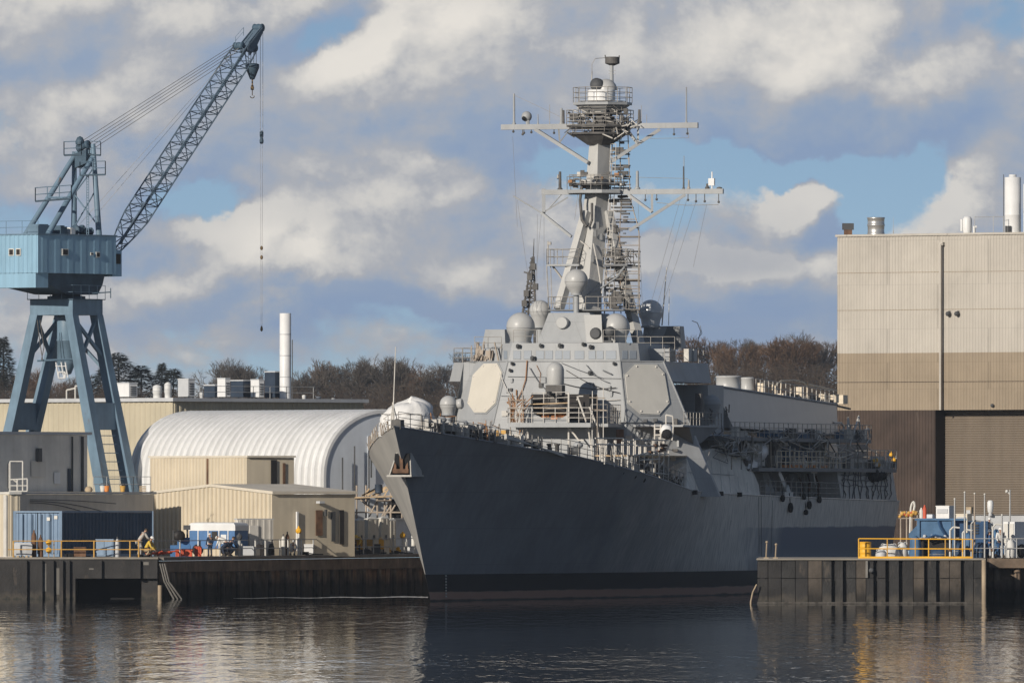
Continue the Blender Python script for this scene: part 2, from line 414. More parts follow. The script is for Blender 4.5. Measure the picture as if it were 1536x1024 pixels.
# ------------------------------------------------------------------ trees on the hill
mat('bark', (.07, .056, .044), .9, var=.3, vs=.4)
mat('twigs_grey', (.085, .073, .062), .9, var=.35, vs=.5)
mat('twigs_brown', (.115, .07, .042), .9, var=.4, vs=.5)
mat('evergreen', (.017, .022, .014), .85, var=.4, vs=.8)
def bare_tree(seed, h, spread, tw):
    r = random.Random(seed); tr, cr = MB(), MB()
    def grow(p, d, ln, rad_, lev):
        q = p + d * ln
        (tr if lev < 3 else cr).tube(p, q, max(rad_, .024), max(rad_ * .68, .02), n=5 if lev < 3 else 3, caps=False)
        if lev >= 6:
            for i in range(3):
                v = Vector((r.gauss(0, 1), r.gauss(0, 1), r.gauss(.3, .6))).normalized(); cr.tube(q, q + (d + v * .7).normalized() * ln * .8, .022, .012, n=3, caps=False)
            return
        k = 2 if lev < 1 else r.choice((2, 3, 3))
        for i in range(k):
            v = Vector((r.gauss(0, 1), r.gauss(0, 1), r.gauss(.1, .6))).normalized()
            nd = (d * 1.0 + v * spread * (0.6 if lev < 1 else 1) + Vector((0, 0, .22))).normalized()
            grow(p.lerp(q, r.uniform(.75, 1)), nd, ln * r.uniform(.66, .84), rad_ * .62, lev + 1)
        if lev in (2, 3, 4): 
            v = Vector((r.gauss(0, 1), r.gauss(0, 1), r.gauss(.2, .5))).normalized()
            grow(p.lerp(q, r.uniform(.3, .7)), (d * .5 + v).normalized(), ln * .62, rad_ * .45, lev + 1)
    grow(Vector((0, 0, -.4)), Vector((r.gauss(0, .05), r.gauss(0, .05), 1)).normalized(), h * .27, h * .026, 0)
    return tr, cr
def evergreen_tree(seed, h, w):
    r = random.Random(seed); tr, cr = MB(), MB()
    tr.tube((0, 0, -.4), (0, 0, h * .97), h * .018, .03, n=6)
    for i in range(4200):
        t = r.random() ** .8; z = h * (.12 + .88 * t); rr = w * (1 - t) ** .75 * (.55 + .45 * math.sin(t * 37 + seed) ** 2) + .15
        a = r.uniform(0, 2 * PI); q = rr * r.uniform(.45, 1)
        c = Vector((q * math.cos(a), q * math.sin(a), z + r.uniform(-.3, .3) - .12 * q))
        o = Vector((math.cos(a), math.sin(a), -.25)) * r.uniform(.18, .42); s_ = Vector((-math.sin(a), math.cos(a), r.uniform(-.4, .4))) * r.uniform(.05, .14)
        cr.face([c - s_, c + o * .5 - s_ * .6, c + o, c + s_]);
    return tr, cr
def scrub(seed, w, h):
    r = random.Random(seed); st, cr = MB(), MB()
    for i in range(28):
        a = r.uniform(0, 2 * PI); x, y = w * .6 * r.random() * math.cos(a), w * .6 * r.random() * math.sin(a)
        q = Vector((x * 1.5, y * 1.5, h * r.uniform(.5, .95))); st.tube((x, y, -.3), q, .03, .015, n=3, caps=False)
        for j in range(16):
            p = Vector((x, y, 0)).lerp(q, r.uniform(.25, 1)); v = Vector((r.gauss(0, 1), r.gauss(0, 1), r.gauss(.7, .7))) * h * .10
            cr.tube(p, p + v, .016, .011, n=3, caps=False)
            for k in range(3):
                p2 = p + v * r.uniform(.3, 1); v2 = Vector((r.gauss(0, 1), r.gauss(0, 1), r.gauss(.5, .7))) * h * .06
                cr.tube(p2, p2 + v2, .013, .008, n=3, caps=False)
    return st, cr
def tree_proto(name, pair, m1, m2, lab, cat, crown='crown', trunk='trunk'):
    o = thing(name, lab, cat, (0, 0, 0)); HT[o] = max(p.z for p in pair[1].v); pair[0].build(trunk, m1, o); pair[1].build(crown, m2, o); return o
HT = {}; protos = []
for i in range(5):
    protos.append(tree_proto('bare_tree', bare_tree(20 + i, 14, (.62, .5, .7, .55, .45)[i], 0), 'bark', 'twigs_grey' if i < 3 else 'twigs_brown', 't', 'tree'))
ev = [tree_proto('evergreen_tree', evergreen_tree(3, 14, 2.6), 'bark', 'evergreen', 't', 'tree'), tree_proto('evergreen_tree', evergreen_tree(9, 11, 4.6), 'bark', 'evergreen', 't', 'tree')]
used = set()
GT = 'bare trees on the hill behind the shipyard'; GE = 'dark evergreens on the hill at left'
def plant(proto, px, ptop, Y, base_h, label, group):
    x = (px - 768) * Y / F; z = hillz(x, Y)
    hh = zof(ptop, Y) - z; s = max(.25, hh / HT[proto])
    loc = (x, Y, z - .1)
    if proto not in used:
        used.add(proto); proto.location = loc; proto.rotation_euler = (0, 0, R.uniform(0, 6.28)); proto.scale = (s, s, s)
        proto['label'] = label; proto['group'] = group; return proto
    return copy_tree(proto, loc, R.uniform(0, 6.28), s * R.uniform(.97, 1.03), label, group)
LT = {'l': 'bare grey tree on the hill between the crane and the white chimney', 'm': 'bare grey tree in the wood between white chimney and warship',
      'r': 'bare brown tree on the hill between warship and tall tan hall', 'c': 'bare tree seen through the legs of the blue crane'}
BT = [(345, 534, 'l', 2), (330, 540, 'l', 0), (372, 541, 'l', 0), (310, 566, 'l', 1), (400, 558, 'l', 4),
      (452, 552, 'm', 1), (470, 536, 'm', 1), (487, 536, 'm', 4), (505, 546, 'm', 0), (528, 531, 'm', 1), (545, 535, 'm', 0), (560, 527, 'm', 1), (578, 527, 'm', 2),
      (597, 531, 'm', 0), (613, 534, 'm', 1), (632, 545, 'm', 4), (650, 548, 'm', 1), (668, 542, 'm', 0), (686, 524, 'm', 2), (700, 535, 'm', 1), (720, 560, 'm', 0), (439, 560, 'm', 0),
      (1048, 515, 'r', 3), (1070, 503, 'r', 3), (1088, 506, 'r', 1), (1104, 512, 'r', 3), (1122, 503, 'r', 0), (1140, 510, 'r', 4), (1158, 508, 'r', 3), (1176, 498, 'r', 3), (1194, 496, 'r', 1),
      (1210, 500, 'r', 3), (1228, 510, 'r', 3), (1246, 508, 'r', 2), (1262, 512, 'r', 3),
      (48, 560, 'c', 3), (62, 548, 'c', 3), (84, 562, 'c', 3), (112, 572, 'c', 1), (128, 560, 'c', 0), (146, 580, 'c', 3), (30, 560, 'c', 1), (-8, 545, 'c', 1)]
for i, (px, pt, lk, k) in enumerate(BT):
    plant(protos[k], px, pt, R.uniform(2050, 2300), 13.2, LT[lk], GT if lk == 'm' else {'l': 'bare trees left of the white chimney', 'r': 'brown bare trees left of the tall hall', 'c': 'bare trees behind the crane legs'}[lk])
for px, pt, k, lb in ((5, 503, 0, 'tall narrow dark evergreen at the left edge behind the crane'), (178, 527, 1, 'broad dark evergreen just right of the crane legs'), (212, 541, 1, 'dark evergreen above the white rooftop unit'),
                      (243, 541, 0, 'pointed dark evergreen above the rooftop cylinders'), (260, 552, 1, 'rounded dark evergreen above the grey cube unit'), (158, 545, 1, 'dark evergreen directly behind the right crane leg')):
    o_ = plant(ev[k], px, pt, R.uniform(2000, 2040), 13.6, lb, GE); o_.scale = (o_.scale[0] * (1.3 if k == 0 else 1.75), o_.scale[1] * 1.5, o_.scale[2])
# undergrowth between the trees: one mass of bare brushwood nobody could count
import numpy as np
def scatter():
    V, T, n0 = [], [], 0
    pr = []
    for k in range(3):
        st, cr = scrub(k, 4.5, 7); st.add(cr.v, cr.f); v = np.array([tuple(p) for p in st.v], dtype=np.float32); pr.append((v, np.array(st.f, dtype=np.int32), v[:, 2].max()))
    spots = []
    for px in range(1040, 1275, 12): spots += [(px, 537 + 32 * q, 1990 - 60 * q) for q in range(2)]
    for px in range(430, 735, 15): spots += [(px, 570 + 22 * q, 1990 - 60 * q) for q in range(2)]
    for px in range(-10, 430, 17): spots += [(px, 574 + 14 * q, 1985 - 60 * q) for q in range(2)]
    for px, pt, Y in spots:
        px += R.uniform(-6, 6); pt += R.uniform(-13, 12); Y += R.uniform(-12, 12); x = (px - 768) * Y / F; z = hillz(x, Y)
        v, f, h = pr[R.randrange(3)]; s_ = max(.25, (zof(pt, Y) - z) / h); a = R.uniform(0, 6.28); c_, d_ = math.cos(a), math.sin(a)
        q = np.stack([(v[:, 0] * c_ - v[:, 1] * d_) * s_ * 1.25 + x, (v[:, 0] * d_ + v[:, 1] * c_) * s_ + Y, v[:, 2] * s_ + z - .1], 1)
        V.append(q); T.append(f + n0); n0 += len(v)
    V = np.concatenate(V); T = np.concatenate(T)
    me = bpy.data.meshes.new('undergrowth'); me.vertices.add(len(V)); me.vertices.foreach_set('co', V.ravel()); me.loops.add(T.size); me.loops.foreach_set('vertex_index', T.ravel())
    me.polygons.add(len(T)); me.polygons.foreach_set('loop_start', np.arange(len(T), dtype=np.int32) * 4); me.update(calc_edges=True)
    me.materials.append(MATS['brushwood']); o = bpy.data.objects.new('undergrowth', me); COL.objects.link(o)
    tag(o, 'brown bare undergrowth filling the hill between the trees', 'undergrowth', kind='stuff')
mat('brushwood', (.078, .058, .043), .9, var=.35, vs=.06)
scatter()
# ------------------------------------------------------------------ left piers
mat('black_plate', (.026, .025, .024), .55, var=.6, vs=.9, streak=.7, rust=.7, rcol=(.075, .062, .05), bump=.4, tide=((1.1, 1.5, (.055, .048, .04)), (.7, .9, (.014, .015, .012))))
mat('rusty_pile', (.26, .16, .10), .85, var=.6, vs=.8, streak=.6, rust=.8, rcol=(.17, .10, .06), bump=.5, tide=((1.5, 2.2, (.035, .027, .02)), (.7, .9, (.014, .015, .011))))
mat('tar_pile', (.075, .062, .05), .8, var=.5, vs=.8, streak=.4, rust=.6, rcol=(.07, .055, .045), bump=.5, tide=((1.3, 2.0, (.022, .019, .016)), (.7, .9, (.012, .013, .01))))
mat('black_steel', (.026, .024, .023), .6, var=.6, vs=.5, streak=.6, rust=.5, rcol=(.075, .06, .048), bump=.3, tide=((1.0, 1.35, (.05, .043, .034)), (.75, .95, (.016, .017, .013))))
mat('dark_timber', (.19, .14, .10), .85, var=.6, vs=.6, streak=.6, rust=.85, rcol=(.16, .11, .075), bump=.5, tide=((1.6, 2.3, (.028, .023, .018)), (.8, 1.0, (.016, .017, .012))))
mat('cap_concrete', (.20, .175, .15), .9, var=.3, vs=.6, grime=.6)
mat('stain_pale', (.17, .16, .145), .8, var=.4, streak=.6)
mat('deck_concrete', (.26, .235, .20), .9, var=.25, vs=.4, grime=.5)
mat('wood_post', (.33, .26, .18), .85, var=.3, rust=.4)
mat('yellow_paint', (.52, .30, .07), .55, var=.25, vs=2, rust=.4)
mat('galv', (.40, .40, .39), .5, .3, var=.2)
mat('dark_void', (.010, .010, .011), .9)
t = thing('steel_pier', 'black steel caisson pier with wide dark opening under the blue container', 'pier', (-30, 826, 0))
b = MB(); xr = (236 - 768) * 826 / F; xo0 = (113 - 768) * 826 / F; xo1 = (212 - 768) * 826 / F
zt = zof(867, 826)
b.box((-60, 826, zt), (xr, 829.5, QZ - .12)); b.box((-60, 826, -1), (xo0, 829.5, zt)); b.box((xo1 - .0, 826.4, -1), (xr, 829.5, zt))
b.build('hull_plate', 'black_steel', t)
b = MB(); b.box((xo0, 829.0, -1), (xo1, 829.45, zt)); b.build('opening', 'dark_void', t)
b = MB(); b.box((-60, 825.9, QZ - .12), (xr + .05, 829.6, QZ)); b.build('deck_edge', 'deck_concrete', t)
for px in (38, 61, 78, 92, 102, -12, 208, 150):
    b = MB(); x = (px - 768) * 826 / F; b.box((x - .12, 825.75, zt if px > 105 else -.6), (x + .12, 825.998, QZ - .2)); b.build('fender', 'black_steel', t)
for px, w, z0, z1, m in ((66, .3, .5, 2.3, 'stain_pale'), (87, .22, .3, 2.0, 'stain_pale'), (219, .35, 2.2, 2.4, 'stain_pale'), (137, .3, 1.9, 2.0, 'stain_pale')):
    b = MB(); x = (px - 768) * 826 / F; b.box((x - w / 2, 825.985, z0), (x + w / 2, 825.999, z1)); b.build('pale_patch', m, t)

ca, cb_ = atz(238, 0, 826.6), atz(655, 0, 878.5)
dirq = (cb_ - ca).normalized(); nq = Vector((dirq.y, -dirq.x, 0))
t = thing('timber_quay', 'old dark timber and steel quay running from the black pier behind the bow', 'quay', (-15, 850, 0))
b = MB(); per = .85; k = int((cb_ - ca).length / per)
rr = random.Random(5)
for i in range(k + 15):
    p = ca + dirq * per * i; o = nq * rr.uniform(-.06, .08)
    b = MB(); b.obox(p + dirq * per * .48 + Vector((0, 0, .4)) + o - nq * .3, dirq * per * .475, nq * .3, (0, 0, 1.5 + rr.uniform(-.12, .03))); b.build('sheet_pile', rr.choice(('dark_timber', 'dark_timber', 'rusty_pile', 'tar_pile')), t)
b = MB(); b.obox((ca + cb_ + dirq * 14) / 2 + Vector((0, 0, .9)) - nq * .9, (cb_ + dirq * 14 - ca) / 2, nq * .2, (0, 0, 1.5)); b.build('pile_wall', 'dark_timber', t)
b = MB(); e0, e1 = ca + dirq * .02, cb_ + dirq * 14
b.obox((e0 + e1) / 2 + Vector((0, 0, 2.08)) - nq * .15, (e1 - e0) / 2, nq * .42, (0, 0, .36)); b.build('waling_beam', 'dark_timber', t)
b = MB(); b.obox((e0 + e1) / 2 + Vector((0, 0, 2.58)) - nq * 1.2, (e1 - e0) / 2, nq * 1.55, (0, 0, .11)); b.build('cap_beam', 'cap_concrete', t)
for i in range(16):
    p = ca + dirq * (1.5 + i * 3.1) + nq * .4
    b = MB(); b.tube(p + Vector((0, 0, -.8)), p + Vector((0, 0, 1.7)), .17, .15, n=8); b.build('fender_pile', 'dark_timber', t)
b = MB(); p = atz(240, 0, 826.2)
b.tube(p + Vector((0, -.3, -.5)), p + Vector((0, -.3, .9)), .14, n=8); b.build('mooring_post', 'wood_post', t)
b = MB(); q = atz(240, 2.3, 825.6); 
for dx in (0, .15, .3): b.path([q + Vector((dx, 0, 0)), q + Vector((.3 + dx, -.2, -1.2)), q + Vector((.9 + dx * 1.7, -.4, -2.3))], .05)
b.build('hanging_fender_net', 'stain_pale', t)

# yellow handrail on the steel pier
t = thing('handrail', 'rusty yellow handrail along the black steel pier in front of blue container', 'railing', (-28, 826.4, QZ))
xs = [20, 92, 141, 195, 208]
b = MB(); 
for z in (1.05, .5): b.cut(); b.tube(atz(12 if z < 1 else 20, QZ + z, 826.4), atz(208 if z > 1 else 232, QZ + z, 826.4), .035, n=6)
b.build('rails', 'yellow_paint', t)
for px in xs:
    b = MB(); b.tube(atz(px, QZ, 826.4), atz(px, QZ + 1.05, 826.4), .05, n=6); b.build('post', 'yellow_paint', t)
t = thing('handrail', 'thin grey and rust handrail along the timber quay left of the bow', 'railing', (-18, 840, QZ))
def qp(px, off=-.5, z=QZ): 
    Y = QE(px) + .9; p = atz(px, z, Y); return p
b = MB()
for z in (1.05, .5): b.cut(); b.path([qp(px, 0, QZ + z) for px in (236, 300, 400, 500, 632)], .028, 5)
b.build('rails', 'galv', t)
mat('white_post', (.62, .60, .55), .6, var=.15, grime=.4)
for i, px in enumerate((270, 300, 330, 358, 383, 398, 420, 432, 470, 500, 520, 545, 560, 590, 610, 628)):
    b = MB(); b.tube(qp(px, 0, QZ), qp(px, 0, QZ + 1.08), .055, n=6); b.build('post', 'white_post' if 370 < px < 440 else 'galv', t)
t = thing('handrail', 'thin grey rail on the flat roof below the crane', 'railing', (-28, 850, 6.9))

# ------------------------------------------------------------------ buildings at left
mat('cream_clad', (.60, .525, .40), .6, var=.08, vs=.4, streak=.25, grime=.25)
mat('cream_trim', (.62, .56, .46), .6, var=.08, grime=.3)
mat('grey_clad', (.66, .62, .55), .65, var=.12, vs=.5, streak=.3, grime=.3)
mat('grey_wall', (.70, .665, .60), .7, var=.12, vs=.4, streak=.2, grime=.3)
mat('roof_felt', (.16, .17, .18), .9, var=.2, vs=.4)
mat('roof_white', (.50, .51, .52), .7, var=.15)
mat('tan_clad', (.47, .42, .31), .65, var=.08, vs=.3, streak=.2, grime=.15)
mat('dark_door', (.02, .017, .016), .6, var=.3)
mat('rusty', (.13, .07, .04), .8, var=.5, vs=2)
mat('white_metal', (.72, .72, .71), .45, var=.08, streak=.2, grime=.25)
mat('hut_metal', (.76, .76, .75), .42, .08, var=.10, vs=.5, streak=.15, grime=.15)
mat('hut_end', (.60, .64, .69), .6, var=.06, streak=.15)
mat('steel_dark', (.07, .072, .075), .6, var=.3)
mat('light_grey', (.48, .49, .50), .55, var=.1, grime=.2)
Z = Vector((0, 0, 1))
def block(t, fp, z0, z1, m, roof='roof_felt', per=.4, dep=.05, over=.25, thick=.22, gable=None, peak=None, plain=False):
    C, Rr, B, Lf = fp
    b = MB(); b.corr(Lf, C, z0, z1, per, dep, zpk=peak if gable == 'L' else None); b.corr(C, Rr, z0, z1, 2.4 if plain else per, .006 if plain else dep, zpk=peak if gable == 'R' else None)
    b.corr(Rr, B, z0, z1, per, dep); b.corr(B, Lf, z0, z1, per, dep)
    b.build('wall', m, t)
    b = MB(); cen = (C + B) / 2
    ex = [p + (p - cen).normalized() * over * 1.4 for p in fp]
    if gable is None:
        b.prism([lift(p, z1 + .01) for p in ex], [lift(p, z1 + thick) for p in ex])
    else:
        C2, R2, B2, L2 = ex
        if gable == 'L': a, bb, c, d = L2, C2, R2, B2         # ridge runs from mid(L,C) to mid(B,R)
        else: a, bb, c, d = C2, R2, B2, L2
        m1, m2 = (a + bb) / 2, (c + d) / 2
        for e0, e1, s0, s1 in ((a, m1, d, m2), (m1, bb, m2, c)):
            za = z1 if e0 is a else peak; zb = peak if e0 is a else z1
            b.loft([[lift(e0, za + .02), lift(e1, zb + .02), lift(e1, zb + thick), lift(e0, za + thick)], [lift(s0, za + .02), lift(s1, zb + .02), lift(s1, zb + thick), lift(s0, za + thick)]])
    b.build('roof', roof, t)

def on_face(p, q, t0, t1, z0, z1, out=.06, thick=.05):
    """box fixed on the wall p->q (seen from its right side)"""
    d = (q - p); n = Vector((d.y, -d.x, 0)).normalized()
    a, c = p + d * t0, p + d * t1
    q4 = [lift(a + n * out, z0), lift(c + n * out, z0), lift(c + n * (out + thick), z0), lift(a + n * (out + thick), z0)]
    b = MB(); b.prism(q4, [lift(x, z1) for x in q4]); return b

# cream shed with gable
fp = foot(229, 408, 532, 854, 50)
t = thing('cream_shed', 'cream ribbed metal shed with shallow gable facing left and plain side to the quay', 'shed', fp[0] + Vector((0, 0, 2.6)))
zt_ = zof(741, 854)
block(t, fp, 2.6, zt_, 'cream_clad', 'cream_trim', .44, .12, .15, .2, 'L', zof(730, 857), plain=True)
C, Rr, B, Lf = fp
on_face(C, Rr, .52, .60, 4.0, 5.7).build('door', 'rusty', t)
on_face(C, Rr, .71, .755, 3.6, 5.6).build('pipe_cover', 'steel_dark', t); on_face(C, Rr, .81, .86, 3.4, 5.7).build('window', 'dark_door', t)
on_face(C, Rr, .28, .30, 3.0, 5.6, .06, .12).build('downpipe', 'white_metal', t)
on_face(C, Rr, .52, .58, 6.15, 6.3, .1, .4).build('wall_lamp', 'light_grey', t)
on_face(C, Rr, .62, .64, 5.3, 5.75, .1, .15).build('junction_box', 'steel_dark', t)

fp = foot(225, 370, 441, 876, 55)
t = thing('cream_shed', 'smaller flat topped cream shed standing behind the gabled cream shed', 'shed', fp[0] + Vector((0, 0, 2.6)))
block(t, fp, 2.6, zof(686, 876), 'cream_clad', 'cream_trim', .40, .09, .12, .14, plain=True)
on_face(fp[0], fp[1], .5, .62, 7.2, 9.1).build('door', 'dark_door', t); on_face(fp[0], fp[1], .75, .8, 7.2, 8.9).build('downpipe', 'rusty', t)
on_face(fp[3], fp[0], .60, .62, 6.9, 9.2).build('cable_tray', 'rusty', t)

# quonset hut
Yq = 890; al = rad(50)
dl = Vector((-math.cos(al), math.sin(al), 0)); dr = Vector((math.sin(al), math.cos(al), 0))
P0 = Vector(((488 - 768) * Yq / F, Yq, 0))
ka = (578 - 768) / F; hr = (ka * P0.y - P0.x) / (dr.x - ka * dr.y)          # half width of the end
apex = P0 + dr * hr
kb = (284 - 768) / F; Lq = (kb * apex.y - apex.x) / (dl.x - kb * dl.y)
zs, za = zof(716, Yq), zof(619, apex.y)
t = thing('arched_hut', 'white corrugated arched metal hut with rounded roof behind the cream sheds', 'hut', P0 + Z * 2.6)
b = MB(); nrib = 30; rings = []
def arc(base, grow):
    r_ = []
    r_.append(lift(base - dr * grow * .9, 2.6))
    for i in range(25):
        th = PI * i / 24
        r_.append(lift(base + dr * (hr - (hr + grow) * math.cos(th)), zs + (za - zs + grow) * math.sin(th) ** .92))
    r_.append(lift(base + dr * (2 * hr + grow * .9), 2.6))
    return r_
for i in range(nrib):
    for fr, gr in ((0, .0), (.18, .0), (.30, .26), (.66, .26), (.92, 0)):
        rings.append(arc(P0 + dl * Lq * (i + fr) / nrib, gr))
rings.append(arc(P0 + dl * Lq, 0))
b.loft(rings, closed=False, caps=False); b.build('roof_shell', 'hut_metal', t)
b = MB(); b.face([p + dl * .05 for p in arc(P0, -.03)]); b.build('end_wall', 'hut_end', t)
b = MB(); b.loft([arc(P0 - dl * .06, .2), arc(P0 - dl * .06, -.02), arc(P0 + dl * .02, -.02)], closed=False, caps=False); b.build('end_trim', 'white_metal', t)
on_face(P0, P0 + dr * 2 * hr, .35, .75, 2.7, zof(655, 906), -.02, .05).build('door', 'hut_end', t)
for f_, z0, z1 in ((.12, zs - 1, zs + 1.4), (.22, zs - 1.5, zs + 2.2), (.34, zs - 2, zs + 1.6), (.36, zs, zs + 3)):
    b = MB(); p = P0 + dr * 2 * hr * f_ - dl * .3; b.tube(lift(p, z0), lift(p, z1), .06, n=6); b.build('vent_pipe', 'steel_dark', t)

# long tan warehouse
Yw = 962; fp = foot(-60, 259, 545, Yw, 44)
zw = zof(602, Yw)
t = thing('warehouse', 'long tan ribbed warehouse with flat roof behind crane and arched hut', 'warehouse', fp[0] + Z * 2.6)
block(t, fp, 2.6, zw, 'tan_clad', 'light_grey', .55, .06, .3, .28)
zr = zw + .29
wc, wr, wb, wl = fp
def roof_pt(px, back):                       # a point on the warehouse roof behind the parapet
    k = (px - 768) / F
    e0, e1 = (wl, wc) if px < 259 else (wc, wr); d = e1 - e0
    s = (k * e0.y - e0.x) / (d.x - k * d.y); p = e0 + d * s
    Y = p.y + back; return Vector((k * Y, Y, zr))
mat('white_tank', (.68, .68, .66), .45, var=.1, streak=.3)
mat('navy', (.03, .045, .07), .6, var=.3)
def roof_box(px0, px1, ptop, name, lab, m, back=3, louv=True, cap=True):
    pm = px0 + (px1 - px0) * .62; p = roof_pt(pm, back); f4 = foot(px0, pm, px1, p.y, 50)
    zt = zof(ptop, p.y); t = thing(name, lab, 'rooftop unit', f4[0] + Z * zr)
    b = MB(); q = [lift(x, zr + .12) for x in f4]; b.prism(q, [lift(x, zt - .06) for x in f4]); b.build('casing', m, t)
    cen = (f4[0] + f4[2]) / 2
    if cap:
        b = MB(); e = [cen + (x - cen) * 1.06 for x in f4]; b.prism([lift(x, zt - .06) for x in e], [lift(x, zt + .03) for x in e]); b.build('lid', 'light_grey', t)
    b = MB(); 
    for x in f4: b.cut(); b.box((cen.x + (x.x - cen.x) * .8 - .06, cen.y + (x.y - cen.y) * .8 - .06, zr - .005), (cen.x + (x.x - cen.x) * .8 + .06, cen.y + (x.y - cen.y) * .8 + .06, zr + .12))
    b.build('feet', 'steel_dark', t)
    if louv:
        b = MB(); h_ = zt - zr
        for i in range(5):
            b.cut(); s_ = on_face(f4[0], f4[1], .15, .85, zr + h_ * (.2 + .13 * i), zr + h_ * (.2 + .13 * i) + h_ * .06, .01, .05); b.add(s_.v, s_.f)
        b.build('louvre', 'steel_dark', t)
def roof_tank(px, w, ptop, lab, m='white_tank', back=2.5, name='roof_vent'):
    p = roof_pt(px, back); r_ = w / 2 * p.y / F; zt = zof(ptop, p.y)
    t = thing(name, lab, 'vent', p); b = MB(); h_ = zt - zr
    b.lathe(p, [(r_ * .9, 0), (r_ * .9, h_ * .3), (r_, h_ * .32), (r_, h_ * .8), (r_ * .92, h_ * .9), (r_ * .3, h_)], 16); b.build('drum', m, t)
    b = MB(); b.lathe(p, [(r_ * 1.05, h_ * .5), (r_ * 1.05, h_ * .56)], 16); b.cut(); b.lathe(p, [(r_ * 1.05, h_ * .78), (r_ * 1.05, h_ * .83)], 16); b.build('band', 'light_grey', t)
roof_box(173, 206, 574, 'rooftop_unit', 'white box air unit on warehouse roof beside right crane leg', 'white_metal')
roof_tank(236, 14, 577, 'squat white drum vent, left of two, on tan warehouse roof'); roof_tank(252, 11, 573, 'slimmer white drum vent next to grey cube unit on warehouse roof')
roof_box(267, 292, 568, 'rooftop_unit', 'pale grey cube unit on warehouse roof right of the drum vents', 'light_grey', 4)
roof_box(306, 332, 577, 'rooftop_unit', 'low dark unit behind pipes at middle of warehouse roof', 'navy', 8, False)
roof_box(326, 345, 567, 'rooftop_unit', 'tall white unit with dark neighbour on the warehouse roof', 'white_metal', 3)
roof_box(346, 376, 570, 'rooftop_unit', 'dark slatted unit between two white ones on warehouse roof', 'navy', 5)
roof_box(376, 396, 569, 'rooftop_unit', 'white unit just left of the dark tower unit on warehouse roof', 'white_metal', 3)
roof_box(397, 422, 557, 'rooftop_unit', 'tall dark blue unit touching the white chimney', 'navy', 5, False)
for px, pt, lab in ((302, 588, 'tiny white vent pipe right of the pale cube unit'), (456, 592, 'stubby white vent with hood on the right end of warehouse roof'), (500, 597, 'thin white vent pipe near right end of the roof')):
    roof_tank(px, 6, pt, lab)
roof_tank(478, 8, 594, 'small blue grey vent between white vents on warehouse roof', 'navy')
p = roof_pt(428, 4)
t = thing('chimney', 'tall plain white steel chimney rising from the warehouse roof', 'chimney', p)
r_ = 8.6 * p.y / F; zt = zof(470, p.y); b = MB(); b.lathe(p, [(r_, 0), (r_, zt - zr), (r_ * .9, zt - zr + .02), (r_ * .85, zt - zr - .6)], 24); b.build('stack', 'white_metal', t)
b = MB(); 
for f_ in (.25, .5, .75): b.cut(); b.lathe(p, [(r_ * 1.03, (zt - zr) * f_), (r_ * 1.03, (zt - zr) * f_ + .08)], 24)
b.build('band', 'light_grey', t)
b = MB(); b.tube(lift(p + Vector((r_ + .1, -.2, 0)), zr), lift(p + Vector((r_ + .1, -.2, 0)), zt - 2), .04); b.build('ladder', 'steel_dark', t)
b = MB(); 
pr = [roof_pt(px, .6) for px in (300, 340, 380, 430, 470)]; rail(b, pr, .9, 2, 2, .025)
t = thing('roof_railing', 'thin guard rail along the right edge of warehouse roof', 'railing', pr[0]); b.build('rails', 'galv', t)
p = roof_pt(100, 2); t = thing('roof_pipe', 'pale bent pipe and mast on roof seen between the crane legs', 'pipe', p)
b = MB(); b.path([roof_pt(100, 2), roof_pt(100, 2) + Z * .65, roof_pt(114, 2) + Z * .8], .06); b.path([roof_pt(113, 2), roof_pt(113, 2) + Z * .95, roof_pt(118, 2) + Z * .95], .06); b.build('pipe', 'white_post', t)

# grey box building on the lower flat roofed building
fp = foot(-40, 26, 230, 847, 36)
zl = zof(741, 846)
t = thing('low_building', 'long low grey building with flat roof behind blue shipping container', 'building', fp[0] + Z * 2.6)
block(t, fp, 2.6, zl, 'grey_clad', 'roof_white', .8, .01, .2, .16)
b = MB()
rr = random.Random(3); C, Rr, B, Lf = fp
d = Rr - C; n = Vector((d.y, -d.x, 0)).normalized()
for j in range(3):
    b.cut(); pts = [lift(C + d * (.08 + .09 * i) + n * .14, zl - .35 - .5 * (i / 6) ** 2 * (j + .4) - .1 * j) for i in range(8)]; b.path(pts, .025)
b.build('hanging_cable', 'steel_dark', t)
fpl = fp
fp = foot(-70, -12, 131, 849, 33)
t = thing('box_building', 'grey brown box building on top of the long low building at left', 'building', fp[0] + Z * (zl + .17))
z1 = zof(651, 846)
block(t, fp, zl + .17, z1, 'grey_wall', 'light_grey', .9, .008, .3, .2)
C, Rr = fp[0], fp[1]; z0 = zl + .17
on_face(C, Rr, .785, .815, z0, z0 + 1.55).build('door', 'navy', t)
on_face(C, Rr, .64, .70, z0 + .55, z0 + 1.3).build('wall_panel', 'white_metal', t)
on_face(C, Rr, .45, .49, z0 + 2.0, z0 + 2.9, .06, .2).build('wall_lamp', 'steel_dark', t)
on_face(C, Rr, .40, .55, z0 + 1.0, z0 + 2.05).build('shutter', 'grey_clad', t)
on_face(C, Rr, .93, .945, z0, z1 - .1, .05, .1).build('downpipe', 'steel_dark', t)
on_face(C, Rr, .825, .832, z0, z1 - .1, .05, .1).build('downpipe', 'steel_dark', t)
on_face(C, Rr, .16, .26, z0 + .2, z0 + 1.9).build('door', 'grey_clad', t)
t = thing('roof_frame', 'white tubular gantry frame on low roof before the grey box building', 'frame', atz(30, zl + .17, 845))
b = MB(); f = lambda px, z: atz(px, zl + .17 + z, 843.5)
for px, h_ in ((15, 2.0), (26, .8), (34, 2.0), (41, .85)): b.tube(f(px, 0), f(px, h_), .05)
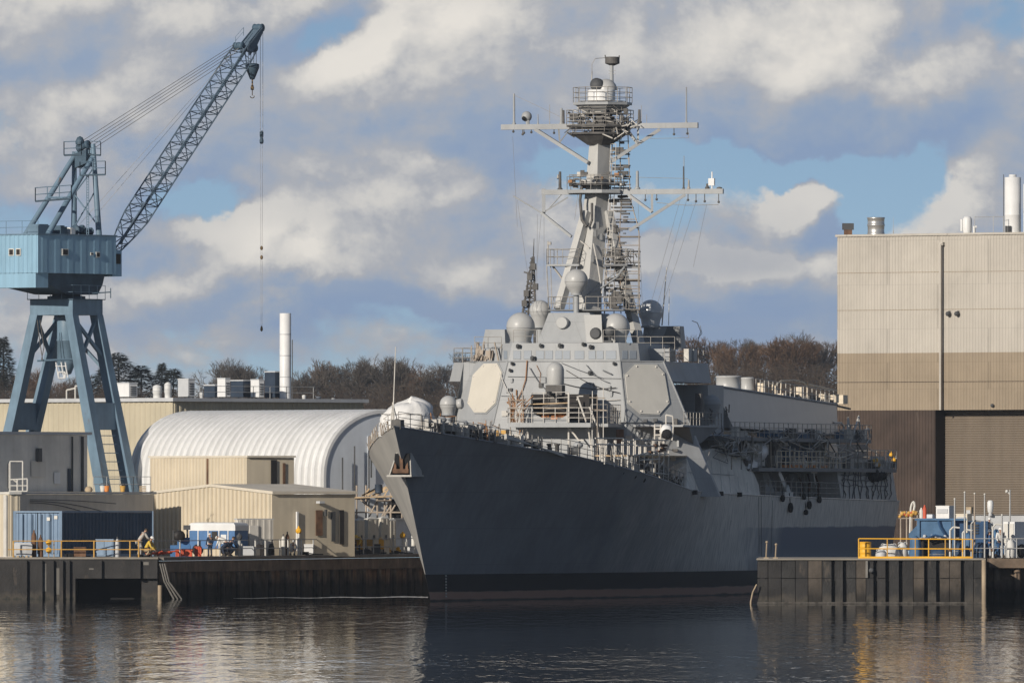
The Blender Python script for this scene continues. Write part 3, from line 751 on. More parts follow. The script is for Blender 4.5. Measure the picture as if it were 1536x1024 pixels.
b.tube(f(15, 2.0), f(34, 2.0), .04); b.tube(f(15, .8), f(41, .85), .05); b.tube(f(15, .4), f(41, .4), .04); b.path([f(20, .8), f(26, .6), f(26, 0)], .05); b.build('tubes', 'white_post', t)
b = MB(); b.box(tuple(atz(13, zl + .17, 843.1)), tuple(atz(42, zl + .25, 844.3))); b.build('base_plate', 'white_post', t)
# items on roof right of box building
t = [o for o in COL.objects if o.name.startswith('handrail') and 'flat roof' in o.get('label', '')][0]
b = MB(); rail(b, [atz(140, zl + .17, 851), atz(200, zl + .17, 852.5), atz(226, zl + .17, 853)], 1.0, 2, .9, .025); b.build('rails', 'galv', t)
mat('orange', (.62, .22, .05), .6, var=.2); mat('red_orange', (.55, .09, .04), .55, var=.25, vs=2); mat('wood', (.42, .33, .22), .8, var=.3)
for i, (px, lab, m) in enumerate(((133, 'small tan sack at corner of grey box building', 'wood'), (160, 'small orange bucket under the crane leg on the roof', 'orange'), (184, 'yellow bucket by the right crane leg on the roof', 'yellow_paint'), (154, 'small white can beside orange bucket on the roof', 'white_post'), (214, 'small tan crate near arched hut corner on the roof', 'wood'))):
    p = atz(px, zl + .17, 851.5); t = thing('bucket' if i in (1, 2, 3) else ('sack' if i == 0 else 'crate'), lab, 'bucket' if i in (1, 2, 3) else ('sack' if i == 0 else 'crate'), p)
    b = MB()
    if i in (1, 2, 3): b.lathe(p, [(.14, 0), (.2, .4), (.17, .4), (.13, .06)], 12); b.build('body', m, t); b = MB(); b.path([p + Vector((.2 * math.cos(a), 0, .4 + .16 * math.sin(a))) for a in [PI * k / 6 for k in range(7)]], .02); b.build('handle', 'steel_dark', t)
    elif i == 0: b.lathe(p, [(.22, 0), (.28, .12), (.2, .3), (.06, .36)], 10); b.build('bag', m, t)
    else:
        for k in range(4): b.box((p.x - .22, p.y - .2, p.z + .02 + k * .1), (p.x + .22, p.y + .2, p.z + .09 + k * .1))
        b.build('slats', m, t)

# cream cabin at the far left with the white corner post
fp = foot(-30, 13, 30, 836, 60)
t = thing('cream_cabin', 'cream cabin with white corner post at the left edge beside blue container', 'cabin', fp[0] + Z * QZ)
block(t, fp, QZ, zof(741, 836), 'cream_clad', 'white_post', .5, .03, .12, .16)
on_face(fp[3], fp[0], .1, .55, QZ, QZ + 2.6).build('door', 'rusty', t)
on_face(fp[3], fp[0], .9, .99, QZ, zof(742, 836), .06, .12).build('corner_post', 'white_post', t)

# blue shipping container
fp = foot(22, 91, 228, 830.5, 36)
mat('blue_light', (.20, .28, .385), .5, var=.12, vs=1, streak=.3, rust=.15); mat('blue_shaded', (.055, .095, .15), .5, var=.2, vs=1, streak=.3, rust=.15)  # container blue in a lit and a shaded tone; cabinet shares the lit
t = thing('shipping_container', 'blue shipping container, pale sunlit doors facing left, on the black pier', 'container', fp[0] + Z * QZ)
zc = zof(766, 830.5); C, Rr, B, Lf = fp
b = MB(); b.corr(C, Rr, QZ + .15, zc - .12, .36, .06); b.corr(Rr, B, QZ + .15, zc - .12, .36, .06); b.corr(B, Lf, QZ + .15, zc - .12, .36, .06); b.build('side_wall', 'blue_shaded', t)
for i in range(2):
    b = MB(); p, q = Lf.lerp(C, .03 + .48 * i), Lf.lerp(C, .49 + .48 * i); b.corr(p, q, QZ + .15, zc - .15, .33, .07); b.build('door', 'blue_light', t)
b = MB()
for x in fp: b.box((x.x - .09, x.y - .09, QZ + .001), (x.x + .09, x.y + .09, zc))
for a_, c_ in ((Lf, C), (C, Rr), (Rr, B), (B, Lf)):
    b.bar(lift(a_, zc - .05), lift(c_, zc - .05), .14, .1); b.bar(lift(a_, QZ + .1), lift(c_, QZ + .1), .14, .16)
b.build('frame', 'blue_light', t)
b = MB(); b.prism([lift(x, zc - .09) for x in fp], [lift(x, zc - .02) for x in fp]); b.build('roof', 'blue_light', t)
b = MB(); d = (C - Lf); n = Vector((d.y, -d.x, 0)).normalized()
for f_ in (.2, .4, .6, .8): b.cut(); b.tube(lift(Lf + d * f_ + n * .12, QZ + .2), lift(Lf + d * f_ + n * .12, zc - .2), .035)
b.build('lock_bar', 'blue_shaded', t)
b = MB(); 
for f_, z in ((.72, 2.45), (.88, 2.55)): b.cut(); s_ = on_face(Lf, C, f_, f_ + .07, QZ + z - .1, QZ + z + .12, .09, .02); b.add(s_.v, s_.f)
b.build('placard', 'white_post', t)
# pale blue cabinet
fp = foot(144, 170, 181, 827.2, 30)
t = thing('cabinet', 'pale blue steel cabinet behind the yellow handrail', 'cabinet', fp[0] + Z * QZ)
b = MB(); b.prism([lift(x, QZ + .06) for x in fp], [lift(x, QZ + 1.12) for x in fp]); b.build('body', 'blue_light', t)
on_face(fp[3], fp[0], .06, .48, QZ + .14, QZ + 1.05, .01, .03).build('door', 'blue_light', t); on_face(fp[3], fp[0], .52, .94, QZ + .14, QZ + 1.05, .01, .03).build('door', 'blue_light', t)
b = MB(); cen = (fp[0] + fp[2]) / 2; e = [cen + (x - cen) * 1.05 for x in fp]; b.prism([lift(x, QZ + 1.12) for x in e], [lift(x, QZ + 1.17) for x in e]); b.build('lid', 'blue_light', t)

# blue and white truck body behind the red gear, and grey box beside it
fp = foot(284, 352, 372, 845.5, 25)
t = thing('workshop_van', 'blue box van with white rounded roof parked before the cream shed', 'van', fp[0] + Z * QZ)
mat('blue_mid', (.055, .15, .33), .5, var=.2, vs=1.5); zc = zof(783, 845)
b = MB(); b.prism([lift(x, QZ + .45) for x in fp], [lift(x, zc - .55) for x in fp]); b.build('body', 'blue_mid', t)
b = MB(); cen = (fp[0] + fp[2]) / 2; rings = []
for z, s_ in ((zc - .55, 1.03), (zc - .2, 1.03), (zc - .05, .95), (zc, .75)): rings.append([lift(cen + (x - cen) * s_, z) for x in fp])
b.loft(rings); b.build('roof', 'white_metal', t)
for f_ in (.2, .42, .66, .86):
    on_face(fp[3], fp[0], f_ - .01, f_ + .01, QZ + .5, zc - .55, .01, .05).build('door_strut', 'white_metal', t)
on_face(fp[3], fp[0], .5, .62, QZ + 1.0, QZ + 1.6, .01, .03).build('window', 'dark_door', t); on_face(fp[3], fp[0], .7, .82, QZ + .8, QZ + 1.4, .01, .03).build('panel', 'white_metal', t)
for f_ in (.18, .8):
    p = fp[3].lerp(fp[0], f_); d = (fp[0] - fp[3]).normalized(); n = Vector((d.y, -d.x, 0)); c = lift(p + n * .04, QZ + .38)
    b = MB(); b.lathe(c - n * .2, [(.0, 0), (.36, .0), (.38, .1), (.38, .2), (.2, .24), (0, .24)], 16, n); b.build('wheel', 'dark_door', t)
fp = foot(352, 357, 410, 849, 55)
t = thing('storage_box', 'tall plain grey steel box between blue van and cream shed', 'storage box', fp[0] + Z * QZ)
block(t, fp, QZ, zof(779, 849), 'grey_clad', 'light_grey', .5, .02, .05, .08)
on_face(fp[0], fp[1], .3, .55, QZ + .1, QZ + 2.0).build('door', 'grey_wall', t)

# machine with black reel and red gear
p = atz(268, QZ, 833)
t = thing('hose_reel_machine', 'blue machine with a round black reel beside the red gear', 'machine', p)
b = MB(); b.box((p.x - .55, p.y, QZ + .01), (p.x + .75, p.y + 1.2, QZ + .75)); b.box((p.x - .1, p.y + .3, QZ + .75), (p.x + .7, p.y + 1.0, QZ + 1.25)); b.build('body', 'blue_mid', t)
b = MB(); c = Vector((p.x + .05, p.y - .1, QZ + 1.35)); b.lathe(c, [(.1, -.15), (.36, -.14), (.36, -.1), (.28, -.08), (.28, .08), (.36, .1), (.36, .14), (.1, .15)], 18, (.3, -1, 0)); b.build('reel', 'dark_door', t)
b = MB(); b.tube((p.x - .35, p.y + .2, QZ + .75), (p.x - .35, p.y + .2, QZ + 1.75), .05); b.tube((p.x + .55, p.y + .5, QZ + 1.25), (p.x + .55, p.y + .5, QZ + 2.0), .07); b.box((p.x + .3, p.y + .3, QZ + 1.75), (p.x + .75, p.y + .6, QZ + 2.05)); b.build('exhaust', 'steel_dark', t)
def red_box(px, w, h, lab, Y):
    p = atz(px, QZ, Y); t = thing('red_crate', lab, 'crate', p); hw = w / 2 * Y / F
    b = MB(); b.box((p.x - hw, p.y - .3, QZ + .03), (p.x + hw, p.y + .3, QZ + h)); b.build('body', 'red_orange', t)
    b = MB(); 
    for k in (-.9, -.3, .3, .9): b.cut(); b.box((p.x + hw * k - .03, p.y - .33, QZ + .02), (p.x + hw * k + .03, p.y - .3, QZ + h + .02))
    b.box((p.x - hw * 1.03, p.y - .32, QZ + h), (p.x + hw * 1.03, p.y + .32, QZ + h + .05)); b.build('rib', 'red_orange', t)
red_box(276, 25, .42, 'long low orange red crate on quay behind the rail', 831.6); red_box(297, 10, .62, 'upright orange red crate at right end of the red gear', 834)
t = thing('hose_coil', 'orange red hose lying in loops left of the red crates', 'hose', atz(240, QZ, 829))
b = MB(); rr = random.Random(4)
for j in range(4): 
    c = atz(228 + j * 9, QZ + .06 + .05 * j, 829.2); b.path([c + Vector(((.3 + .05 * j) * math.cos(a) * 1.3, .3 * math.sin(a), .05 + .12 * abs(math.sin(a * 1.5 + j)))) for a in [2 * PI * k / 14 for k in range(15)]], .05, 5)
b.build('hose', 'red_orange', t)
t = thing('valve_post', 'short post with bright yellow valves before the container doors', 'valve', atz(74, QZ, 827))
b = MB(); b.tube(atz(73, QZ, 827), atz(73, QZ + 1.05, 827), .05); b.cut(); b.tube(atz(81, QZ, 827), atz(81, QZ + 1.05, 827), .04); b.build('pipe', 'wood_post', t)
b = MB(); mat('yellow_bright', (.75, .40, .03), .5, var=.15)
for z in (.45, .95): b.cut(); b.ball(atz(73, QZ + z, 826.9), .14, 10, 6); b.lathe(atz(73, QZ + z, 826.85), [(.0, -.03), (.19, -.03), (.19, .03), (0, .03)], 10, (0, 1, 0))
b.build('valve', 'yellow_bright', t)
t = thing('gas_bottle_rack', 'two rust brown gas bottles chained before blue container doors', 'gas bottles', atz(56, QZ, 827.5))
for px, h_ in ((51, 1.75), (61, 1.45)):
    p = atz(px, QZ, 828); b = MB(); b.lathe(p, [(.15, 0), (.17, .05), (.17, h_ - .4), (.1, h_ - .2), (.05, h_ - .15), (.05, h_)], 12); b.build('bottle', 'rusty', t)
t = thing('wrapped_pallet', 'pale plastic wrapped bundle at left end of the handrail', 'bundle', atz(35, QZ, 827.3))
p = atz(34, QZ, 827.6); b = MB(); rr = random.Random(8)
b.loft([[p + Vector((sx * (.62 + rr.uniform(-.05, .05)) * s_, sy * .5 * s_, z)) for sx, sy in ((-1, -1), (-.3, -1.1), (.4, -1.05), (1, -.9), (1.05, 0), (1, 1), (0, 1.1), (-1, 1))] for z, s_ in ((.12, .92), (.4, 1), (.8, .97), (.95, .8))]); b.build('wrap', 'light_grey', t)
b = MB(); 
for k in range(5): b.box((p.x - .65 + k * .28, p.y - .5, QZ), (p.x - .5 + k * .28, p.y + .5, QZ + .1))
b.build('pallet', 'wood', t)

# cream enclosures and white wall right of the cream shed
mat('cream_tarp', (.58, .54, .46), .8, var=.12, vs=1.2, grime=.3, bump=.3)
for px0, pc, px1, pt, Y, lab in ((531, 536, 547, 781, 866.5, 'narrow cream cabinet at right corner of the cream shed'), (546, 552, 568, 779, 868, 'cream folding cabinet, second one right of the cream shed'), (566, 572, 584, 778, 869.5, 'cream cabinet with peaked white top beside the pale blue grey wall'), (580, 584, 594, 781, 872, 'narrow cream cabinet touching the pale blue grey wall')):
    fp = foot(px0, pc, px1, Y, 40); t = thing('quay_cabinet', lab, 'cabinet', fp[0] + Z * QZ, 'cream cabinets right of the cream shed')
    zt = zof(pt, Y); b = MB(); b.corr(fp[3], fp[0], QZ, zt, .3, .02); b.corr(fp[0], fp[1], QZ, zt, .45, .03); b.corr(fp[1], fp[2], QZ, zt); b.corr(fp[2], fp[3], QZ, zt); b.build('body', 'cream_tarp', t)
    cen = (fp[0] + fp[2]) / 2; e = [cen + (x - cen) * 1.06 for x in fp]
    b = MB(); b.loft([[lift(x, zt) for x in e], [lift(x, zt + .06) for x in e], [lift(cen + (x - cen) * .1, zt + .2) for x in e]]); b.build('top', 'white_post', t)
    on_face(fp[0], fp[1], .45, .6, QZ + 1.0, QZ + 1.3, .05, .03).build('label_plate', 'steel_dark', t)
wp, wq = atz(588, 0, 879), atz(690, 0, 891)
t = thing('site_wall', 'pale blue grey panel wall behind the bow at waterside', 'wall', lift(wp, QZ))
b = MB(); b.corr(wp, wq, QZ, zof(779, 880), 1.4, .02); b.build('panel', 'hut_end', t)
b = MB(); b.bar(lift(wp, zof(778, 880)), lift(wq, zof(778, 880)), .25, .12); b.build('coping', 'white_metal', t)
# timber scaffold
t = thing('scaffolding', 'timber and tube scaffold platform between arched hut and the bow', 'scaffolding', atz(570, QZ, 890))
mat('scaf_wood', (.45, .33, .20), .8, var=.35, vs=2); mat('scaf_tube', (.36, .30, .24), .6, var=.3, rust=.5)
b = MB(); s = lambda px, py, Y=890: at(px, py, Y)
for px in (535, 549, 566, 577, 586, 603, 618): 
    b.tube(s(px, 826), s(px, 735 + R.uniform(-8, 6)), .07); b.tube(s(px + 4, 826, 894), s(px + 4, 738, 894), .06)
for a_, c_ in (((532, 748), (566, 744)), ((566, 744), (625, 742)), ((552, 778), (566, 750)), ((572, 776), (588, 742)), ((566, 751), (585, 751)), ((532, 768), (640, 768)), ((575, 776), (585, 760)), ((540, 748), (560, 768)), ((600, 745), (585, 770))): b.tube(s(*a_), s(*c_), .06)
b.build('frame', 'scaf_tube', t)
b = MB()
for k in range(5): b.cut(); b.bar(s(531, 746, 889 + k * 1.0), s(640, 743, 889 + k * 1.0), .5, .08)
b.build('plank', 'scaf_wood', t)
b = MB(); rr = random.Random(12)
for k in range(9):
    b.cut(); x = rr.uniform(540, 580); b.bar(s(x, 743), s(x + rr.uniform(8, 26), 736 - rr.uniform(0, 10)), .12, .1)
b.build('loose_timber', 'scaf_wood', t)
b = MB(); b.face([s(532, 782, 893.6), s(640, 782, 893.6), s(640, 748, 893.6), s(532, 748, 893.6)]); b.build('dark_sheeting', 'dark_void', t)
b = MB(); b.lathe(s(568, 739), [(.28, 0), (.28, .05), (.26, .3), (.28, .35), (.26, .55), (.28, .6)], 14)
t2 = thing('oil_drum', 'dark steel drum standing on the timber scaffold platform', 'drum', s(568, 739)); b.build('barrel', 'navy', t2)

# waterside bollards and yellow gear
def qitem(px, name, cat, lab, dy=1.6):
    Y = QE(px) + dy; return thing(name, lab, cat, atz(px, QZ, Y)), atz(px, QZ, Y)
for px, h_, lab, col in ((359, 1.5, 'slim white standpipe with dark cap in front of grey box', 'steel_dark'), (448, 1.95, 'white post with yellow lifebuoy before the cream shed', 'yellow_bright'), (513, 1.6, 'white post with yellow lamp near the cream cabinets', 'yellow_bright'), (498, 1.5, 'rust orange post left of white post with yellow lamp', 'orange'), (604, 1.5, 'white standpipe before the pale blue grey wall', 'yellow_bright')):
    t, p = qitem(px, 'standpipe', 'post', lab)
    b = MB(); b.tube(p, p + Z * h_ * .75, .09, n=8); b.tube(p + Vector((.18, 0, 0)), p + Vector((.18, 0, h_ * .55)), .06, n=8); b.build('post', 'white_post' if col != 'orange' else 'rusty', t)
    b = MB(); b.lathe(p + Z * (h_ * .83), [(.1, -.15), (.2, -.08), (.2, .08), (.1, .15)], 12, (0, 1, .2)); b.lathe(p + Z * (h_ * .95), [(.06, -.1), (.08, 0), (.03, .1)], 8); b.build('head', col, t)
for px, lab, m in ((540, 'yellow pump on small frame before the narrow cream cabinet', 'yellow_bright'), (571, 'yellow cabinet on legs before the peaked cream cabinet', 'yellow_bright'), (597, 'low yellow cart before the pale blue wall', 'yellow_bright'), (582, 'small yellow and white float on the quay edge', 'yellow_paint')):
    t, p = qitem(px, 'pump', 'pump', lab, 1.9); h_ = .95 if px < 575 else .3
    b = MB(); b.box((p.x - .22, p.y - .2, QZ + h_ * .35), (p.x + .22, p.y + .2, QZ + h_)); b.lathe(p + Z * h_, [(.12, 0), (.14, .12), (.05, .18)], 10); b.build('body', m, t)
    b = MB(); 
    for sx in (-.2, .2): b.cut(); b.tube((p.x + sx, p.y, QZ), (p.x + sx, p.y, QZ + h_ * .4), .04)
    b.cut(); b.tube((p.x - .3, p.y - .1, QZ + .08), (p.x + .4, p.y - .1, QZ + .08), .06); b.build('frame', 'steel_dark', t)
for px, w, h_, lab in ((390, 16, .75, 'black low pump set on the quay in front of grey box'), (407, 9, .8, 'small black motor beside the white rail posts'), (545, 26, .35, 'low black sheet covered heap on the quay edge'), (487, 6, .95, 'small black trolley right of the dark clothed worker')):
    t, p = qitem(px, 'machine', 'machine', lab, 2.6); hw = w / 2 * p.y / F
    b = MB(); b.loft([[p + Vector((sx * hw * s_, sy * .5 * s_, z)) for sx, sy in ((-1, -1), (0, -1.15), (1, -1), (1.1, 0), (1, 1), (-1, 1))] for z, s_ in ((.02, 1), (h_ * .6, .95), (h_, .6))]); b.build('body', 'dark_door', t)
    b = MB(); b.tube(p + Vector((hw * .3, -.3, h_ * .9)), p + Vector((hw * .3, -.3, h_ * 1.3)), .05); b.build('exhaust', 'steel_dark', t)

# loose gear along the quay edge
mat('hose_black', (.02, .02, .02), .6); rr = random.Random(64)
for i, (px, kind, lab) in enumerate(((372, 'chest', 'small grey tool chest before the grey steel box'), (425, 'cyl', 'slim white gas bottle beside the cream shed corner'), (431, 'cyl', 'rust brown gas bottle next to slim white one'), (455, 'coil', 'coil of black hose on quay right of the lifebuoy post'), (463, 'chest', 'white plastic box at the foot of the cream shed wall'),
        (494, 'sign', 'small yellow board on legs right of the black trolley'), (506, 'chest', 'low tan crate left of white post with yellow lamp'), (522, 'cyl', 'yellow gas bottle at corner of the cream shed'), (555, 'sign', 'yellow board leaning on the folding cream cabinet'), (563, 'chest', 'small dark box before the peaked cream cabinet'),
        (590, 'coil', 'coil of black hose on the quay before the pale blue wall'), (612, 'chest', 'white tub near the bow on the quay edge'), (620, 'cyl', 'slim white standpipe nearest to the bow'), (105, 'coil', 'coil of dark hose behind the middle of yellow handrail'), (120, 'chest', 'low rusty toolbox behind yellow handrail before the shaded container side'), (176, 'cyl', 'pale grey gas bottle right of the pale blue cabinet'))):
    dy = 1.9 if px > 238 else 1.2; p = atz(px, QZ, QE(px) + dy); cat = {'chest': 'box', 'cyl': 'gas bottle', 'coil': 'hose', 'sign': 'board'}[kind]
    t = thing({'chest': 'tool_chest', 'cyl': 'gas_bottle', 'coil': 'hose_coil', 'sign': 'notice_board'}[kind], lab, cat, p); b = MB()
    m = {372: 'light_grey', 425: 'white_post', 431: 'rusty', 463: 'white_metal', 506: 'wood', 522: 'yellow_bright', 563: 'steel_dark', 612: 'white_metal', 620: 'white_post', 120: 'rusty', 176: 'light_grey'}.get(px, 'yellow_paint')
    if kind == 'chest':
        w, h_ = rr.uniform(.3, .5), rr.uniform(.4, .65); b.box((p.x - w, p.y - .3, QZ + .04), (p.x + w, p.y + .3, QZ + h_)); b.build('body', m, t); b = MB(); b.box((p.x - w * 1.05, p.y - .33, QZ + h_), (p.x + w * 1.05, p.y + .33, QZ + h_ + .08)); b.build('lid', m, t)
    elif kind == 'cyl':
        h_ = rr.uniform(1.3, 1.6); b.lathe(p, [(.12, 0), (.14, .04), (.14, h_ - .35), (.08, h_ - .2), (.05, h_ - .15)], 12); b.build('bottle', m, t); b = MB(); b.tube(p + Z * (h_ - .16), p + Z * h_, .05); b.build('valve', 'steel_dark', t)
    elif kind == 'coil':
        for j in range(3): b.path([p + Vector((.35 * math.cos(a), .3 * math.sin(a), .05 + .07 * j)) for a in [2 * PI * k / 12 for k in range(13)]], .04, 5)
        b.build('hose', 'hose_black', t); b = MB(); b.path([p + Vector((.35, 0, .12)), p + Vector((.8, .1, .06)), p + Vector((1.3, .5, .05))], .04, 5); b.build('tail', 'hose_black', t)
    else:
        b.box((p.x - .22, p.y - .02, QZ + .55), (p.x + .22, p.y + .02, QZ + 1.0)); b.build('board', m, t); b = MB()
        for sx in (-.18, .18): b.cut(); b.tube((p.x + sx, p.y + .03, QZ), (p.x + sx, p.y + .03, QZ + .9), .025)
        b.build('leg', 'steel_dark', t)
# ------------------------------------------------------------------ portal crane
mat('crane_blue', (.15, .23, .305), .5, var=.18, vs=.7, streak=.45, rust=.32, rcol=(.13, .085, .06), grime=.35)
mat('crane_house', (.26, .43, .56), .5, var=.10, vs=.5, streak=.4, grime=.3, rust=.12, rcol=(.16, .12, .09))
mat('boom_grey', (.095, .135, .18), .55, var=.25, vs=1, rust=.2)
mat('crane_dark', (.05, .085, .12), .6, var=.3, vs=1)
mat('brass', (.20, .13, .06), .6, var=.2)
mat('cable', (.12, .11, .10), .6)
mat('cable_pale', (.38, .36, .33), .6)
Yc = 902
ct = thing('portal_crane', 'tall blue portal crane with lattice boom standing over the low grey roofs', 'crane', atz(97, 2.6, 904))
tl, tr_, tn, tb = None, None, None, None
fp = foot(45, 109, 154, Yc, 35); C0, R0, B0_, L0 = fp
zt0, zt1 = zof(471, Yc), zof(449, Yc)
LEGW = {}
def leg_top(p): 
    cen = (C0 + B0_) / 2; return p + (cen - p).normalized() * .45
def sq(c, w, a=35):
    u = Vector((-math.cos(rad(a)), math.sin(rad(a)), 0)) * w / 2; v = Vector((math.sin(rad(a)), math.cos(rad(a)), 0)) * w / 2
    return [c - u - v, c + u - v, c + u + v, c - u + v]
base = {}
for nm, p, pxb in (('L', L0, -24), ('N', C0, 172), ('R', R0, 214), ('B', B0_, 6)):
    tp = leg_top(p); bp = atz(pxb, 2.6, tp.y + (0 if nm in 'LB' else 0)); base[nm] = (tp, bp)
    b = MB(); b.loft([[lift(x, 2.6) for x in sq(bp, .88)], [lift(x, zt0) for x in sq(tp, .68)]]); b.build('leg', 'crane_blue', ct)
    b = MB(); b.loft([[lift(x, 2.62) for x in sq(bp, 1.4)], [lift(x, 3.2) for x in sq(bp, 1.3)]]); b.build('leg_foot', 'crane_dark', ct)
def on_leg(nm, py):
    tp, bp = base[nm]; z = zof(py, Yc); f_ = (z - 2.6) / (zt0 - 2.6); return lift(bp.lerp(lift(tp, 2.6), f_), z)
for a_, c_ in (('L', 'B'), ('N', 'R')):
    b = MB(); p, q = on_leg(a_, 624), on_leg(c_, 624); b.bar(p, q, .5, 1.9); b.build('sill_beam', 'crane_blue', ct)
b = MB()
for a_, p1, c_, p2 in (('L', 474, 'B', 535), ('B', 474, 'L', 540), ('N', 540, 'R', 474), ('R', 540, 'N', 474), ('B', 480, 'R', 560)): b.cut(); b.bar(on_leg(a_, p1), on_leg(c_, p2), .22, .22)
b.build('cross_brace', 'crane_blue', ct)
b = MB(); b.prism([lift(x, zt0 - .05) for x in fp], [lift(x, zt1) for x in fp]); b.build('portal_beam', 'crane_blue', ct)
b = MB(); cen = (C0 + B0_) / 2; e = [cen + (x - cen) * 1.08 for x in fp]; b.prism([lift(x, zt1) for x in e], [lift(x, zt1 + .06) for x in e]); b.build('walkway', 'crane_dark', ct)
b = MB(); e = [lift(cen + (x - cen) * 1.07, zt1 + .06) for x in fp]; rail(b, [e[3], e[0], e[1]], .95, 2, .9, .022); b.build('railing', 'crane_blue', ct)
b = MB(); pc = lift(cen, 0); zc0, zc1 = zof(545, Yc), zt0
b.lathe(pc, [(.05, zof(562, Yc)), (.35, zof(560, Yc)), (.62, zc0), (.66, zc0 + .05), (.66, zc0 + 1.6), (.70, zc0 + 1.62), (.70, zc0 + 1.72), (.66, zc0 + 1.74), (.66, zc1)], 24); b.build('king_post', 'crane_blue', ct)
b = MB(); b.tube(atz(56, zof(541, Yc), Yc), atz(116, zof(538, Yc), Yc + 1), .08); b.build('hose_boom', 'crane_blue', ct)
b = MB(); 
for px in (84, 92, 98): b.path([at(px, 543, Yc), at(px + 2, 556, Yc), at(px + 4, 566, Yc)], .05)
b.path([at(86, 558, Yc), at(98, 558, Yc), at(98, 567, Yc), at(88, 567, Yc), at(88, 558, Yc)], .06); b.path([at(83, 549, Yc), at(100, 549, Yc)], .04); b.build('ladder_cage', 'white_metal', ct)
b = MB(); b.path([at(56, 480, Yc), at(60, 515, Yc), at(64, 540, Yc)], .03); b.cut(); b.path([at(60, 480, Yc), at(66, 520, Yc), at(62, 540, Yc)], .03); b.build('power_cable', 'cable', ct)
# ladders on the right leg pair
b = MB(); 
for k in range(7): b.cut(); b.bar(on_leg('N', 640 + k * 13) , on_leg('R', 640 + k * 13), .06, .06)
b.build('access_platform', 'crane_blue', ct)
# slewing part
b = MB(); b.lathe(lift(cen, 0), [(1.35, zt1 + .06), (1.35, zt1 + .25), (1.0, zt1 + .3), (1.0, zt1 + .5), (1.5, zt1 + .55), (1.5, zt1 + .62)], 28); b.build('slewing_ring', 'crane_dark', ct)
BE = 40; u = Vector((math.sin(rad(BE)), math.cos(rad(BE)), 0)); lf = Vector((-math.cos(rad(BE)), math.sin(rad(BE)), 0)); Yh = 899
hp = foot(-62, 57, 174, Yh, BE); HC, HR, HB, HL = hp
zh0, zh1 = zof(409, Yh), zof(352, Yh)
b = MB(); b.corr(HL, HC, zh0, zh1, .42, .05); b.corr(HC, HR, zh0, zh1, 1.4, .02); b.corr(HR, HB, zh0, zh1, .42, .05); b.corr(HB, HL, zh0, zh1, .42, .05)
b.face([lift(x, zh0) for x in reversed(hp)]); house = b.build('machinery_house', 'crane_house', ct)
b = MB(); hc = (HC + HB) / 2; e = [hc + (x - hc) * 1.02 for x in hp]; b.prism([lift(x, zh1 + .003) for x in e], [lift(x, zh1 + .09) for x in e]); b.build('house_roof', 'crane_blue', ct)
for (p, q, t0, t1, za, zb) in ((HL, HC, .64, .705, 1.22, 1.72), (HL, HC, .73, .79, 1.22, 1.72), (HC, HR, .30, .38, 1.25, 1.72), (HC, HR, .665, .70, 1.3, 1.5), (HC, HR, .735, .785, 1.15, 1.55)):
    w = on_face(p, q, t0, t1, zh0 + za, zh0 + zb, .03, .05).build('window', 'white_post', ct)
    wb = on_face(p, q, t0 + (t1 - t0) * .14, t1 - (t1 - t0) * .14, zh0 + za + .06, zh0 + zb - .06, .06, .04); o = wb.build('pane', 'dark_door', w)
cb2 = [HR + lf * .35, HR + lf * .35 + u * 1.0, HR + lf * 2.2 + u * 1.0, HR + lf * 2.2]
b = MB(); b.prism([lift(x, zof(412, Yh)) for x in cb2], [lift(x, zof(372, Yh)) for x in cb2]); cab = b.build('cab', 'crane_house', ct)
on_face(cb2[0], cb2[1], .15, .85, zof(393, Yh), zof(378, Yh), .005, .04).build('window', 'dark_door', cab)
b = MB(); q0 = [hc + (x - hc) * .86 for x in hp]; q1 = [cen + (x - hc) * .40 for x in hp]
b.loft([[lift(x, zof(440, Yh)) for x in q1], [lift(x, zof(425, Yh)) for x in [hc.lerp(cen, .35) + (x - hc) * .7 for x in hp]], [lift(x, zh0 - .001) for x in q0]]); b.build('turntable', 'crane_dark', ct)
b = MB(); cw = [HL, HC, HC + u * 1.4, HL + u * 1.4]; m_ = sum(cw, Vector((0, 0, 0))) / 4; cw = [m_ + (x - m_) * .93 for x in cw]
b.prism([lift(x, zof(431, Yh)) for x in cw], [lift(x, zh0 - .002) for x in cw]); b.build('counterweight', 'white_metal' if False else 'crane_house', ct)
